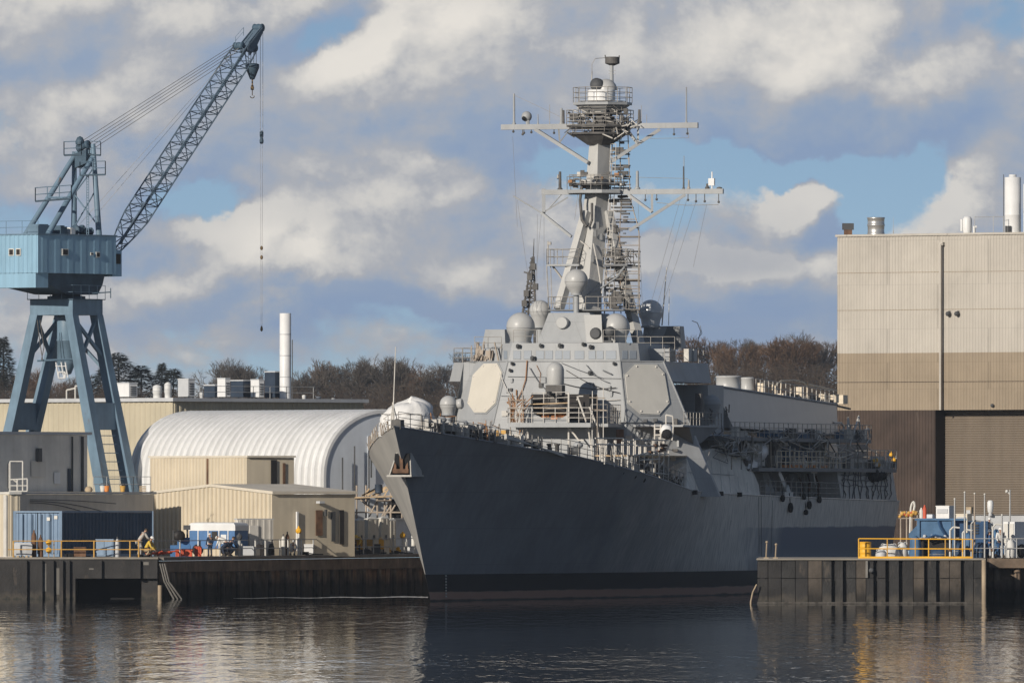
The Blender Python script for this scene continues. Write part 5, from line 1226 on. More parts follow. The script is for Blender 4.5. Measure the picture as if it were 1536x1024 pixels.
# raised quay behind with white boxes
t = thing('barrier_wall', 'pale concrete barrier wall behind the blue machinery before roller door', 'wall', at(1480, 800, 830))
b = MB(); b.box((at(1452, 0, 830).x, 830, RZ), (at(1600, 0, 830).x, 830.6, zof(772, 830))); b.build('wall', 'light_grey', t); b = MB(); b.box((at(1451, 0, 830).x, 829.9, zof(772, 830)), (at(1600, 0, 830).x, 830.7, zof(770, 830))); b.build('coping', 'cap_concrete', t)
def wbox(px0, px1, pt, Y, lab, m='white_metal', nm='storage_crate'):
    pm = px0 + (px1 - px0) * .7; fp = foot(px0, pm, px1, Y, 30); t = thing(nm, lab, 'crate', fp[0] + Z * RZ); z1 = zof(pt, Y)
    b = MB(); b.prism([lift(x, RZ) for x in fp], [lift(x, z1 - .06) for x in fp]); b.build('body', m, t); c_ = (fp[0] + fp[2]) / 2; e = [c_ + (x - c_) * 1.05 for x in fp]
    b = MB(); b.prism([lift(x, z1 - .06) for x in e], [lift(x, z1) for x in e]); b.build('lid', m, t)
    on_face(fp[3], fp[0], .1, .9, z1 - .5, z1 - .2, .01, .03).build('side_panel', 'light_grey', t)
wbox(1404, 1432, 758, 835, 'white cabin unit behind the blue hopper before the dark doorway'); wbox(1434, 1458, 770, 828, 'pale low crate right of the white cabin unit', 'cream_trim'); wbox(1390, 1402, 771, 825, 'small pale blue crate left of white cabin unit', 'hut_end'); wbox(1449, 1460, 760, 838, 'tan crate behind pale low crate before roller door', 'wood')
p = at(1485.5, 771, 829.8); t = thing('gas_tank', 'small white upright tank standing on the pale barrier wall', 'tank', p); b = MB(); b.lathe(p, [(.08, 0), (.1, .08), (.17, .15), (.2, .45), (.2, .8), (.12, .9), (0, .92)], 14); b.build('tank', 'white_metal', t); b = MB(); b.lathe(p, [(.13, -.1), (.13, .06)], 10); b.build('base', 'light_grey', t)
t = thing('gas_bottles', 'two red and white upright gas bottles left of the white cabin unit', 'gas bottles', at(1385, 778, 815))
for px, m, pt in ((1387, 'red_orange', 757), (1382, 'white_post', 761)):
    p = at(px, 778, 815); b = MB(); h_ = zof(pt, 815) - p.z; b.lathe(lift(p, RZ), [(.12, 0), (.13, p.z - RZ + h_ * .75), (.06, p.z - RZ + h_ * .9), (.05, p.z - RZ + h_)], 12); b.build('bottle', m, t)
t = thing('hose_gantry', 'bent pale hose loop and pipes beside the ship stern', 'hose', at(1360, 790, 812))
P_ = lambda px, py: at(px, py, 812)
b = MB(); b.path([P_(1365, 800), P_(1366, 762), P_(1368, 754), P_(1371, 752), P_(1372, 758), P_(1370, 768)], .07, 6); b.build('hose', 'white_post', t)
b = MB(); 
for px in (1351, 1360, 1368, 1376): b.tube(lift(P_(px, 0), RZ), P_(px, 766), .05)
b.tube(P_(1348, 771), P_(1380, 770), .04); b.tube(P_(1348, 777), P_(1380, 777), .04); b.build('rack', 'scaf_tube', t)
b = MB(); rr = random.Random(77)
for k in range(8): b.cut(); b.ball(P_(1350 + k * 3.4, 772 + rr.uniform(-4, 4)), rr.uniform(.09, .16), 8, 6)
b.build('valve', 'yellow_paint', t)
b = MB(); 
for k in range(3): b.cut(); b.ball(P_(1357 + k * 5, 770 + rr.uniform(-2, 3)), .12, 8, 6)
b.build('valve', 'red_orange', t)
# heap of dark earth? pallets before the roller door

# jumble of covered gear round the blue machinery
mat('blue_cover', (.07, .15, .27), .7, var=.35, vs=1.5, grime=.3, bump=.4); mat('navy_cover', (.025, .055, .11), .7, var=.35, vs=1.5, bump=.4)
from mathutils import noise as mnz
def heap(px, w, h_, Y, m, lab):
    p = rp(px, 0, Y); hw = w / 2 * Y / F; t = thing('covered_heap', lab, 'covered gear', p, None); b = MB(); rings = []
    for z, s_ in ((0, 1.02), (.2, 1.05), (.45, 1.0), (.7, .93), (.88, .8), (.97, .55), (1, .1)):
        rings.append([p + Vector((hw * s_ * math.copysign(abs(math.cos(a)) ** .7, math.cos(a)) * (1 + .2 * mnz.noise(Vector((a * 2, z * 3, px)))), .6 * s_ * math.sin(a), h_ * z * (1 + .18 * mnz.noise(Vector((a * 1.5, 7, px)))))) for a in [2 * PI * k / 22 for k in range(22)]])
    b.loft(rings, sm=True); b.build('cover', m, t); b = MB(); b.path([p + Vector((hw * 1.07 * math.cos(a), .66 * math.sin(a), h_ * .4)) for a in [2 * PI * k / 18 for k in range(19)]], .02, 4); b.build('lashing', 'galv', t)
for px, w, h_, Y, m, lab in ((1373, 18, 1.3, 801.5, 'blue_cover', 'blue covered heap at left foot of the blue hopper'), (1438, 16, 1.0, 800.5, 'navy_cover', 'dark blue covered heap under right end of bright yellow handrail'), (1452, 14, 1.5, 802, 'blue_cover', 'tall blue covered heap right of the hopper tank'), (1468, 16, .9, 799.8, 'navy_cover', 'low dark blue covered heap left of worker in blue overalls'),
        (1494, 12, 1.7, 802.4, 'blue_cover', 'tall narrow blue covered heap behind worker in white jacket'), (1408, 26, .55, 799.4, 'navy_cover', 'low dark blue sheet covered heap in front of the hopper undercarriage'), (1476, 14, 2.0, 805.5, 'navy_cover', 'tall dark blue covered stack before the pale barrier wall')): heap(px, w, h_, Y, m, lab)
rr = random.Random(88)
for px, lab in ((1425, 'bent white pipe rising left of the slim dark post'), (1444, 'bent white pipe just left of tall thin grey post'), (1457, 'bent grey pipe right of the tall blue covered heap'), (1489, 'bent white pipe between two workers on right quay')):
    p = rp(px, 0, 799); h_ = rr.uniform(1.4, 2.2); t = thing('bent_pipe', lab, 'pipe', p); b = MB(); b.path([p, p + Z * h_, p + Vector((.2, 0, h_ + .2)), p + Vector((.6, 0, h_ + .15))], .06, 6); b.build('pipe', 'white_post' if 'white' in lab else 'galv', t); b = MB(); b.lathe(p + Z * .4, [(.1, 0), (.13, .03), (.13, .12), (.1, .15)], 10); b.build('flange', 'rusty', t)
# ------------------------------------------------------------------ warship
TH = rad(13); sT, cT = math.sin(TH), math.cos(TH)
S0 = Vector((-7.375, 800, 0))
ship = thing('warship', 'large grey naval destroyer moored bow on, tall mast, under refit', 'warship', S0); ship.rotation_euler = (0, 0, -TH)
def toW(l): return S0 + Vector((l[0] * cT + l[1] * sT, -l[0] * sT + l[1] * cT, l[2]))
def toL(w): d = w - S0; return Vector((d.x * cT - d.y * sT, d.x * sT + d.y * cT, d.z))
def lb(px, py, a):                       # local point on the cross plane at a metres aft of the stem head
    k = (px - 768) / F; b = (k * (S0.y + a * cT) - S0.x - a * sT) / (cT + k * sT)
    return Vector((b, a, zof(py, S0.y + a * cT - b * sT)))
def la(px, py, b):                       # local point on the fore and aft plane at b metres to port
    k = (px - 768) / F; a = (k * (S0.y - b * sT) - S0.x - b * cT) / (sT - k * cT)
    return Vector((b, a, zof(py, S0.y + a * cT - b * sT)))
def lpl(px, py, p0, n):                  # local point on a plane
    o = toL(Vector((0, 0, H))); e = toL(at(px, py, 800)); d = e - o
    return o + d * ((p0 - o).dot(n) / d.dot(n))
def MPX(a=50): return (S0.y + a * cT) / F
def pxl(l): return pxof(toW(l))

LH = 119.0
def bdeck(a): return 8.9 * (1 - (1 - min(a / 42, 1)) ** 2) if a < 100 else 8.9 - .4 * ((a - 100) / 19) ** 2
def edge_a(px):
    lo, hi = 0, LH
    for _ in range(50):
        m = (lo + hi) / 2
        if pxl((bdeck(m), m, 8)) < px: lo = m
        else: hi = m
    return lo
SHEER = [(0, zof(640, 800))]
for px, py in ((740, 664), (800, 674.5), (860, 684), (930, 701), (1000, 722), (1040, 737), (1085, 741), (1130, 743), (1240, 748), (1346, 752)):
    a = edge_a(px); SHEER.append((a, zof(py, S0.y + a * cT - bdeck(a) * sT)))
def zdeck(a):
    for (a0, z0), (a1, z1) in zip(SHEER[:-1], SHEER[1:]):
        if a <= a1:
            return z0 + (z1 - z0) * (a - a0) / (a1 - a0)
    return SHEER[-1][1]
ZT = zdeck(0)
def stem(z): return 9.9 * (1 - z / ZT) + .25 * math.sin(PI * min(1, max(0, z / ZT)))
ZL = -1.6
def hull_row(t):
    a0 = 0
    for _ in range(30): a0 = stem(ZL + (zdeck(max(0, a0)) - ZL) * t)
    return a0
def hull_b(a, t, a0):
    d = max(0, a - a0); zd = zdeck(a); z = ZL + (zd - ZL) * t; tt = min(1, max(0, z / zd))
    fd = 8.9 * (1 - (1 - min(d / 42, 1)) ** 2); fw = 8.3 * (1 - (1 - min(d / 62, 1)) ** 1.75)
    if a > 100: fd -= .4 * ((a - 100) / 19) ** 2; fw -= .6 * ((a - 100) / 19) ** 2
    w = tt ** 1.4
    return fw * (1 - w) + fd * w, z

def hull_mat():
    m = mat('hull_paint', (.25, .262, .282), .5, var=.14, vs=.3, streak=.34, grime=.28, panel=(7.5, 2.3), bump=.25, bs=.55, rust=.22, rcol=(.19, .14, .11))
    N, L = m.node_tree.nodes, m.node_tree.links; bs = N['Principled BSDF']
    src = bs.inputs['Base Color'].links[0].from_socket
    tc = [n for n in N if n.type == 'TEX_COORD'][0]; sp = N.new('ShaderNodeSeparateXYZ'); L.new(tc.outputs['Object'], sp.inputs[0])
    nz = N.new('ShaderNodeTexNoise'); nz.inputs['Scale'].default_value = .35; nz.inputs['Detail'].default_value = 6; L.new(tc.outputs['Object'], nz.inputs['Vector'])
    def M(op, a, b): 
        n = N.new('ShaderNodeMath'); n.operation = op
        for i, x in enumerate((a, b)):
            if isinstance(x, (int, float)): n.inputs[i].default_value = x
            else: L.new(x, n.inputs[i])
        return n.outputs[0]
    def step(v, lo, hi):
        n = N.new('ShaderNodeMapRange'); L.new(v, n.inputs[0]); n.inputs[1].default_value = lo; n.inputs[2].default_value = hi; return n.outputs[0]
    def mix(f, a, c):
        x = N.new('ShaderNodeMix'); x.data_type = 'RGBA'; L.new(f, x.inputs['Factor'])
        for s, v in (('A', a), ('B', c)):
            k = [i for i in x.inputs if i.name == s and i.type == 'RGBA'][0]
            if isinstance(v, tuple): k.default_value = (*v, 1)
            else: L.new(v, k)
        return [o for o in x.outputs if o.type == 'RGBA'][0]
    z, a = sp.outputs[2], sp.outputs[1]; nf = M('MULTIPLY', M('SUBTRACT', nz.outputs['Fac'], .5), 2.0)
    # bare plating aft, its colour lightened further for grazing sun; dark blue coat low on the quarter
    aw = M('ADD', a, M('MULTIPLY', nf, 9))
    st_ = N.new('ShaderNodeTexNoise'); st_.inputs['Detail'].default_value = 7; mp_ = N.new('ShaderNodeMapping'); mp_.inputs['Scale'].default_value = (.5, .8, .16); L.new(tc.outputs['Object'], mp_.inputs[0]); L.new(mp_.outputs[0], st_.inputs['Vector'])
    old = mix(step(nz.outputs['Fac'], .35, .7), (.50, .475, .43), (.38, .365, .335))  # starboard tone, lightened in the colour for the sun on that side
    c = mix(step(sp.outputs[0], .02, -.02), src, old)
    c = mix(M('MULTIPLY', step(aw, 30, 58), .94), c, mix(step(st_.outputs['Fac'], .35, .68), (.80, .745, .66), (.50, .46, .41)))
    blue = M('MULTIPLY', step(M('ADD', a, M('MULTIPLY', nf, 10)), 64, 78), step(M('ADD', M('MULTIPLY', z, -1), M('MULTIPLY', nf, .12)), -4.55, -4.45))
    c = mix(blue, c, (.12, .15, .21))
    zb = M('ADD', z, M('MULTIPLY', a, .0012))
    c = mix(step(zb, 1.72, 1.70), c, (.010, .010, .011))
    zr_ = M('ADD', z, M('MULTIPLY', nf, .10))
    c = mix(step(zr_, .62, .54), c, (.50, .30, .22))
    c = mix(step(M('ADD', z, M('MULTIPLY', nf, .12)), .14, .06), c, (.05, .045, .035))
    L.new(c, bs.inputs['Base Color']); return m
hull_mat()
NT, NA = 18, 70
rows = []
for i in range(NT + 1):
    t = (i / NT); a0 = hull_row(t); row = []
    for j in range(NA + 1):
        u_ = (j / NA) ** 1.5; a = a0 + (LH - a0) * u_; b_, z = hull_b(a, t, a0); row.append((b_, a, z))
    rows.append(row)
b = MB()
for sgn in (1, -1):
    vs = [(sgn * p[0], p[1], p[2]) for r_ in rows for p in r_]
    fs = []
    for i in range(NT):
        for j in range(NA):
            q = (i * (NA + 1) + j, i * (NA + 1) + j + 1, (i + 1) * (NA + 1) + j + 1, (i + 1) * (NA + 1) + j); fs.append(q if sgn < 0 else q[::-1])
    b.add(vs, fs, True)
tr = [(r_[-1][0], r_[-1][1], r_[-1][2]) for r_ in rows]; b.face([p for p in tr] + [(-p[0], p[1], p[2]) for p in reversed(tr)])
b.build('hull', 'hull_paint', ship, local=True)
def hull_hit(px, py, off=0.0):
    """local point on the port side seen at a pixel, pushed out by off"""
    z = 5.0; a = 40
    for _ in range(12):
        lo, hi = max(0, stem(z)), LH
        f = lambda a_: hull_b(a_, (z - ZL) / (zdeck(a_) - ZL), stem(z))[0]
        for _ in range(40):
            a = (lo + hi) / 2
            if pxl((f(a), a, z)) < px: lo = a
            else: hi = a
        z = zof(py, S0.y + a * cT - f(a) * sT)
    return Vector((f(a) + off, a - off * .25, z))
mat('deck_paint', (.20, .19, .175), .85, var=.25, vs=.5, grime=.4, rust=.2)
b = MB(); st = [LH * (k / 50) ** 1.4 for k in range(51)]
zs_ = lambda a: zdeck(a) - .04
b.loft([[(-bdeck(a) * .999, a, zs_(a)), (bdeck(a) * .999, a, zs_(a))] for a in st], closed=False, caps=False); b.build('deck', 'deck_paint', ship, local=True)
b = MB()
for sg in (1, -1): b.path([(sg * (bdeck(a) - .02), a, zdeck(a) + .03) for a in st], .06, 5)
b.build('deck_edge_bar', 'hull_paint', ship, local=True)

mat('haze_grey', (.345, .355, .36), .5, var=.09, vs=.4, streak=.24, grime=.22, rust=.12, rcol=(.26, .2, .14), panel=(2.6, 1.3))
mat('haze_dark', (.16, .165, .17), .6, var=.15, vs=.5, streak=.3)
mat('bare_grey', (.50, .48, .44), .6, var=.15, vs=.3, streak=.6, grime=.3, rust=.12, rcol=(.2, .16, .12))
mat('radome_grey', (.43, .43, .42), .38, var=.05, vs=.8, streak=.1)
mat('array_sunlit', (.60, .56, .48), .6, var=.04, vs=.8, grime=.12, streak=.08)  # radar face paint in its sunlit tone
mat('array_shaded', (.56, .54, .49), .6, var=.05, vs=.8, grime=.15, streak=.1)  # same radar face paint, shade put into the colour
mat('tarp_white', (.70, .69, .67), .7, var=.06, vs=1.0, grime=.2, bump=.5)
mat('rail_metal', (.34, .32, .29), .6, var=.25, vs=2, rust=.35, rcol=(.22, .12, .06))
mat('rail_white', (.58, .55, .50), .6, var=.2, vs=2, rust=.3, rcol=(.3, .16, .08))
mat('mast_dark', (.095, .09, .085), .7, var=.4, vs=1.5, rust=.3, rcol=(.12, .07, .04))
mat('rust_orange', (.30, .15, .065), .7, var=.4, vs=2)
mat('blue_tarp', (.03, .085, .16), .6, var=.3, vs=1)
mat('glass_cover', (.235, .265, .30), .3, var=.06)
SH = lambda mb, nm, m, par=None: mb.build(nm, m, par or ship, local=True)

# --- main deckhouse
aF = lambda py: 48.9 - (py - 514.5) / 123.5 * 1.5
def front(px, py): return lb(px, py, aF(py))
def chamfer(px, py, edge, sg):
    d = 2.0
    for _ in range(25):
        q = lb(px, py, edge.y + d); d = abs(q.x - edge.x)
    return lb(px, py, edge.y + d)
def extr(p, q, z):                       # straight line through p,q continued to height z
    f_ = (z - q.z) / (p.z - q.z); return q + (p - q) * f_
FL0, FL1 = front(739, 638), front(761.5, 542); FR0, FR1 = front(940, 638), front(930, 542)
PO1 = chamfer(995, 542, FR1, 1); PO0 = chamfer(1035, 638, FR0, 1); SO1 = chamfer(700, 542, FL1, -1); SO0 = chamfer(680, 638, FL0, -1)
zb_ = 6.6; zt_ = FL1.z
bot = [extr(FL1, FL0, zb_), extr(FR1, FR0, zb_), extr(PO1, PO0, zb_)]; sbt = extr(SO1, SO0, zb_)
top = [extr(FL1, FL0, zt_), extr(FR1, FR0, zt_), extr(PO1, PO0, zt_)]; stp = extr(SO1, SO0, zt_)
ring = lambda l, s_, k: [l[0], l[1], l[2], Vector((l[2].x + k, AFT, l[2].z)), Vector((s_.x - k, AFT, s_.z)), s_]
AFT = PO0.y + .5
b = MB(); b.loft([ring(bot, sbt, 0), ring(top, stp, 0)]); SH(b, 'deckhouse', 'haze_grey')
# bridge level above
BL0, BL1 = front(763, 541.5), front(768, 514.5); BR0, BR1 = front(930, 541.5), front(927, 514.5)
BP0 = chamfer(960, 541.5, BR0, 1); BP1 = chamfer(957, 514.5, BR1, 1); BS0 = chamfer(752, 541.5, BL0, -1); BS1 = chamfer(754.5, 514.5, BL1, -1)
zq = zt_ + .003
L0_ = [lift(p, zq) for p in (BL0, BR0, BP0)]; L1_ = [lift(p, BL1.z) for p in (BL1, BR1, BP1)]
AFT = 60
b = MB(); b.loft([ring(L0_, lift(BS0, zq), 0), ring(L1_, lift(BS1, BL1.z), 0)]); SH(b, 'bridge', 'haze_grey')
zroof = BL1.z
def panel(pts, n, d, nm, m, par=None, off=.0):
    n = n.normalized(); b = MB(); b.loft([[p + n * off for p in pts], [p + n * (off + d) for p in pts]]); 
    return SH(b, nm, m, par)
nF = (BR1 - BL1).cross(BL0 - BL1).normalized(); nF = nF if nF.y < 0 else -nF
for x0, x1 in ((770, 781), (786, 797), (804, 816), (818, 829), (833, 843), (845, 855), (862, 876), (883, 893), (895, 905), (909, 924)):
    pts = [lpl(x, y, BL0, nF) for x, y in ((x0, 538.5), (x1, 538.5), (x1, 526), (x0, 526))]
    pts = pts if True else pts[::-1]
    w = panel(pts, nF, .03, 'bridge_window', 'glass_cover')
    b = MB(); b.path([p + nF * .02 for p in pts] + [pts[0] + nF * .02], .014, 4); SH(b, 'frame', 'haze_grey', w)
nP = (BP0 - BR0).cross(BR1 - BR0).normalized(); nP = nP if nP.x > 0 else -nP
nS = (BS0 - BL0).cross(BL1 - BL0).normalized(); nS = nS if nS.x < 0 else -nS
for x0, x1 in ((933, 941), (944, 954)): panel([lpl(x, y, BR0, nP) for x, y in ((x0, 538.5), (x1, 538.5), (x1, 526), (x0, 526))], nP, .03, 'bridge_window', 'glass_cover')
for x0, x1 in ((756, 761),): panel([lpl(x, y, BL0, nS) for x, y in ((x0, 538.5), (x1, 538.5), (x1, 526), (x0, 526))], nS, .03, 'bridge_window', 'glass_cover')
# phased array panels
nR = (PO1 - FR1).cross(FR0 - FR1).normalized(); nR = nR if nR.x > 0 else -nR
nL = (SO1 - FL1).cross(FL0 - FL1).normalized(); nL = nL if nL.x < 0 else -nL
OL = [(727.3, 546), (747.4, 545.5), (754, 559), (744.5, 604.8), (730, 619), (713, 619), (703, 604.8), (711, 563)]
OR = [(952, 546.6), (984, 547.4), (995.5, 560), (1003, 604.8), (988, 622), (959.4, 621), (940.8, 604.8), (936.5, 561.8)]
for P_, n_, m_, base_ in ((OL, nL, 'array_sunlit', FL1), (OR, nR, 'array_shaded', FR1)):
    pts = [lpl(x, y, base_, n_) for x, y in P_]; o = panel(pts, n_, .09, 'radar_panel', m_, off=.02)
    o['label'] = 'sunlit cream octagonal radar face' if m_ == 'array_sunlit' else 'shaded grey octagonal radar face'
    cen = sum(pts, Vector()) / 8; fr = panel([cen + (p - cen) * 1.05 for p in pts], n_, .05, 'rim', 'haze_grey', o)
    b = MB(); 
    for p in pts: b.cut(); b.ball(cen + (p - cen) * .9 + n_ * .11, .07, 8, 5)
    SH(b, 'bolt', 'rail_white', o)
# trim along deckhouse edges
b = MB()
for p, q in ((FL0, FL1), (FR0, FR1), (PO0, PO1)): b.cut(); b.tube(p, q, .06, n=6)
b.cut(); b.path([lift(p, zt_) for p in (SO1, FL1, FR1, PO1)], .05, 5); SH(b, 'edge_trim', 'haze_grey')
# bridge wings
bq = PO1.x + .12
f4_ = extr(PO1, PO0, la(1040, 574, bq).z); prof = [f4_ + Vector((.05, .12, 0)), Vector((f4_.x + .05, la(1066, 574, f4_.x).y, f4_.z)), Vector((PO1.x + .05, la(1061, 543, PO1.x).y, PO1.z)), PO1 + Vector((.05, .12, 0))]
b = MB(); b.loft([[p + Vector((-4, 0, 0)) for p in prof], prof]); SH(b, 'bridge_wing', 'haze_grey')
b = MB(); rail(b, [prof[3], prof[2], prof[2] + Vector((-3, 0, 0))], .95, 3, 1.6, .025); SH(b, 'railing', 'rail_metal')
for e_, sg, x0, x1, x2, x3, y0, y1_ in ((SO1, -1, 699, 674, 681, 706, 572, 543.5),):
    def ch(px, py):
        d = 0.0
        for _ in range(25): d = max(-3, (lb(px, py, e_.y + d).x - e_.x) * sg)
        return lb(px, py, e_.y + d + .02 * 0 - .06)
    prof = [ch(x0, y0), ch(x1, y0), ch(x2, y1_), ch(x3, y1_)]; b = MB(); bk = Vector((-sg * 1.2, 2.6, 0)); b.loft([prof, [p + bk for p in prof]]); SH(b, 'bridge_wing', 'haze_grey')
    p2, p3 = prof[2], lift(prof[3], prof[2].z); b = MB(); rail(b, [p3, p2, p2 + bk], .95, 3, 1.1, .025); SH(b, 'railing', 'rail_metal')

def pbox(nm, m, x0, x1, yt, yb, a0, a1, tin=0, par=None, tlx=None):
    p = [lb(x0, yb, a0), lb(x1, yb, a0)]; q = [lb((tlx[0] if tlx else x0), yt, a0 + tin), lb((tlx[1] if tlx else x1), yt, a0 + tin)]
    zt = (q[0].z + q[1].z) / 2; zb = (p[0].z + p[1].z) / 2; da = Vector((0, a1 - a0, 0))
    b = MB(); b.loft([[lift(p[0], zb), lift(p[1], zb), lift(p[1] + da, zb), lift(p[0] + da, zb)], [lift(q[0], zt), lift(q[1], zt), lift(q[1] + da - Vector((0, tin, 0)), zt), lift(q[0] + da - Vector((0, tin, 0)), zt)]])
    return SH(b, nm, m, par)
def row_pts(ax, pts): return [lb(x, y, ax) for x, y in pts]

# structure over the bridge
p8 = pbox('director_house', 'haze_grey', 806, 905, 469, 514, 51.5, 58.5, 1.0, None, (823, 884))
b = MB(); c = lb(843, 484, 51.85); b.lathe(c, [(0, -.12), (.36, -.12), (.40, -.05), (.40, .4)], 18, (0, 1, 0), sm=False); SH(b, 'round_hatch', 'radome_grey')
b = MB(); c = lb(892, 505, 51.6); b.loft([row_pts(51.3, [(880, 513.5), (904, 513.5), (902, 472), (876, 472)]), row_pts(54.5, [(880, 513.5), (904, 513.5), (902, 472), (876, 472)])]); SH(b, 'uptake_casing', 'radome_grey')
b = MB(); b.lathe(lb(893, 500, 51.2), [(0, -.05), (.3, -.05), (.42, .12)], 14, (0, 1, 0), sm=False); SH(b, 'director_lens', 'steel_dark')
pbox('equipment_shelter', 'haze_grey', 722, 758, 494, 522, 57, 61, .6, None, (728, 757))
pbox('equipment_shelter', 'haze_grey', 962, 1022, 489, 523, 60, 61.5, .3, None, (966, 1020))
panel([lb(x, y, 59.96 + (523 - y) / 34 * .3) for x, y in ((989, 522), (1021, 522), (1019.5, 490), (1001, 490))], Vector((0, -1, .1)), .02, 'shade_panel', 'haze_dark')  # dark skin painting the shade on this side of the shelter
pbox('signal_deck', 'haze_grey', 958, 1004, 523, 542, 53, 55); pbox('signal_deck', 'haze_grey', 712, 752, 523, 542, 55, 60)
pbox('locker', 'rail_white', 1026, 1033, 523, 542, 54, 55); pbox('locker', 'haze_grey', 1033, 1041, 524, 542, 55, 56)
for pts, a_ in (([(958, 523), (1012, 523)], 53.2), ([(712, 523), (752, 523)], 55.2)):
    b = MB(); rail(b, row_pts(a_, pts), .8, 2, .9, .024); SH(b, 'railing', 'rail_metal')
b = MB(); rr = random.Random(31)
for k in range(16):
    x = rr.uniform(708, 748); p = lb(x, 541, 55 + rr.uniform(-.5, 1)); b.tube(p, p + Vector((rr.uniform(-.3, .3), 0, rr.uniform(.4, 1.3))), rr.uniform(.03, .1), n=5)
for k in range(7):
    p = lb(rr.uniform(712, 742), rr.uniform(528, 541), 55.1); b.obox(p, (rr.uniform(.1, .3), 0, 0), (0, .2, 0), (0, 0, rr.uniform(.1, .25)))
SH(b, 'signal_gear', 'scaf_tube')

def dome(px, py, r, pyb, a, m='radome_grey', nm='radome', neck=.72, lab=None, sq=1.0, base=None):
    c = lb(px, py, a); s_ = MPX(a); rr_ = r * s_; zb = (py - pyb) * s_; b = MB()
    prof = [(neck * rr_ * .98, zb), (neck * rr_, zb + .02)] if pyb - py > r * .55 else []
    t0 = -.62 if prof else -1
    prof += [(rr_ * math.cos(x), rr_ * sq * math.sin(x)) for x in [t0 + (PI / 2 - t0) * k / 16 for k in range(17)]]
    b.lathe(c, prof, 28); o = SH(b, nm, m); 
    b = MB(); b.lathe(c, [(rr_ * 1.004, .02 - rr_ * .12), (rr_ * 1.015, -rr_ * .1), (rr_ * 1.004, .02 - rr_ * .07)], 28); SH(b, 'seam_ring', m, o)
    b = MB(); b.lathe(c + Z * zb, [(neck * rr_ * 1.08, -.12), (neck * rr_ * 1.08, 0.02)], 20); b.tube(c + Z * (zb - .12), c + Z * (zb - .12 - (base or .5)), neck * rr_ * .55, n=12); SH(b, 'pedestal', 'haze_grey', o)
    if lab: o['label'] = lab
    return o
dome(781, 490, 21.5, 512, 52.2); dome(810, 466, 16, 489, 56, base=2.2); dome(864.5, 421, 17.5, 440, 53.3, neck=.45, base=1.4); dome(924, 491, 21, 513, 52.6)
mat('radome_clear', (.62, .64, .66), .12, var=.04)
_b = MATS['radome_clear'].node_tree.nodes['Principled BSDF']; _b.inputs['Alpha'].default_value = .82
dome(976, 468, 18.5, 489, 60.5, 'radome_clear', lab='see-through clear radome'); 
b = MB(); c = lb(969, 472, 60.5); b.lathe(c, [(0, -.4), (.35, -.3), (.45, .1), (.3, .4), (0, .5)], 14, (-1, -.5, .4)); SH(b, 'dish_antenna', 'radome_grey')
dome(672.5, 606, 13, 620, 40, base=1.6); 
c = lb(664 + 20, 606, 40.2); b = MB(); b.lathe(c, [(0, 0), (.3, .02), (.36, .35), (.3, .45)], 14, (1, -.1, .1)); SH(b, 'dish_antenna', 'radome_grey')
# dark searchlight by the right dome
b = MB(); c = lb(915, 497, 51.2); b.lathe(c, [(0, -.36), (.28, -.33), (.34, -.1), (.34, .25), (.2, .36), (0, .38)], 18, (.25, -1, 0)); b.tube(c - Z * .3, c - Z * .85, .1); b.obox(c - Z * .75 + Vector((-.15, 0, 0)), (.3, 0, 0), (0, .2, 0), (0, 0, .15)); SH(b, 'searchlight', 'steel_dark')
dome(1067.5, 606, 14, 622, 58.5, 'haze_grey', neck=.8, base=.5)

# bridge front details: pipes, gear boxes and spot lights, rails on the roof
b = MB(); rr = random.Random(6)
b.path([front(791, 541) + nF * .1, front(789, 570) + nF * .1, front(784, 585) + nF * .1, front(771, 612) + nF * .12, front(768, 633) + nF * .12], .035, 5); b.path([front(775, 585) + nF * .1, front(775, 600) + nF * .1, front(788, 600) + nF * .12], .04, 5)
b.path([front(805, 548) + nF * .08, front(811, 560) + nF * .08, front(810, 580) + nF * .08], .02, 4); SH(b, 'rusty_pipe', 'rust_orange')
b = MB()
for x, y, s_ in ((778, 520, .14), (812, 519, .12), (841, 519, .14), (876, 517, .12), (887, 521, .14), (800, 538, .16), (886, 560, .14), (922, 546, .1), (766, 556, .1), (769, 546, .1)):
    b.cut(); p = front(x, y) + nF * .12; b.obox(p, (s_, 0, 0), (0, .12, 0), (0, 0, s_ * .8)); b.lathe(p + nF * .12, [(0, -.06), (s_ * .7, -.05), (s_ * .8, .08), (0, .1)], 10, tuple(nF))
SH(b, 'floodlight', 'steel_dark')
b = MB(); b.path([front(762, 565) + nF * .05, front(935, 568) + nF * .05], .02, 4); b.path([front(752, 594) + nF * .05, front(850, 596) + nF * .05], .02, 4); b.path([front(843, 545) + nF * .1, front(870, 556) + nF * .12, front(905, 568) + nF * .12], .025, 4); b.path([front(905, 556) + nF * .15, front(918, 562) + nF * .2], .05, 5); SH(b, 'front_cable', 'haze_dark')
b = MB(); rail(b, row_pts(49.1, [(770, 514), (806, 514)]) , .85, 2, .8, .022); rail(b, row_pts(49.1, [(905, 514), (956, 514)]), .85, 2, .8, .022); SH(b, 'railing', 'rail_metal')

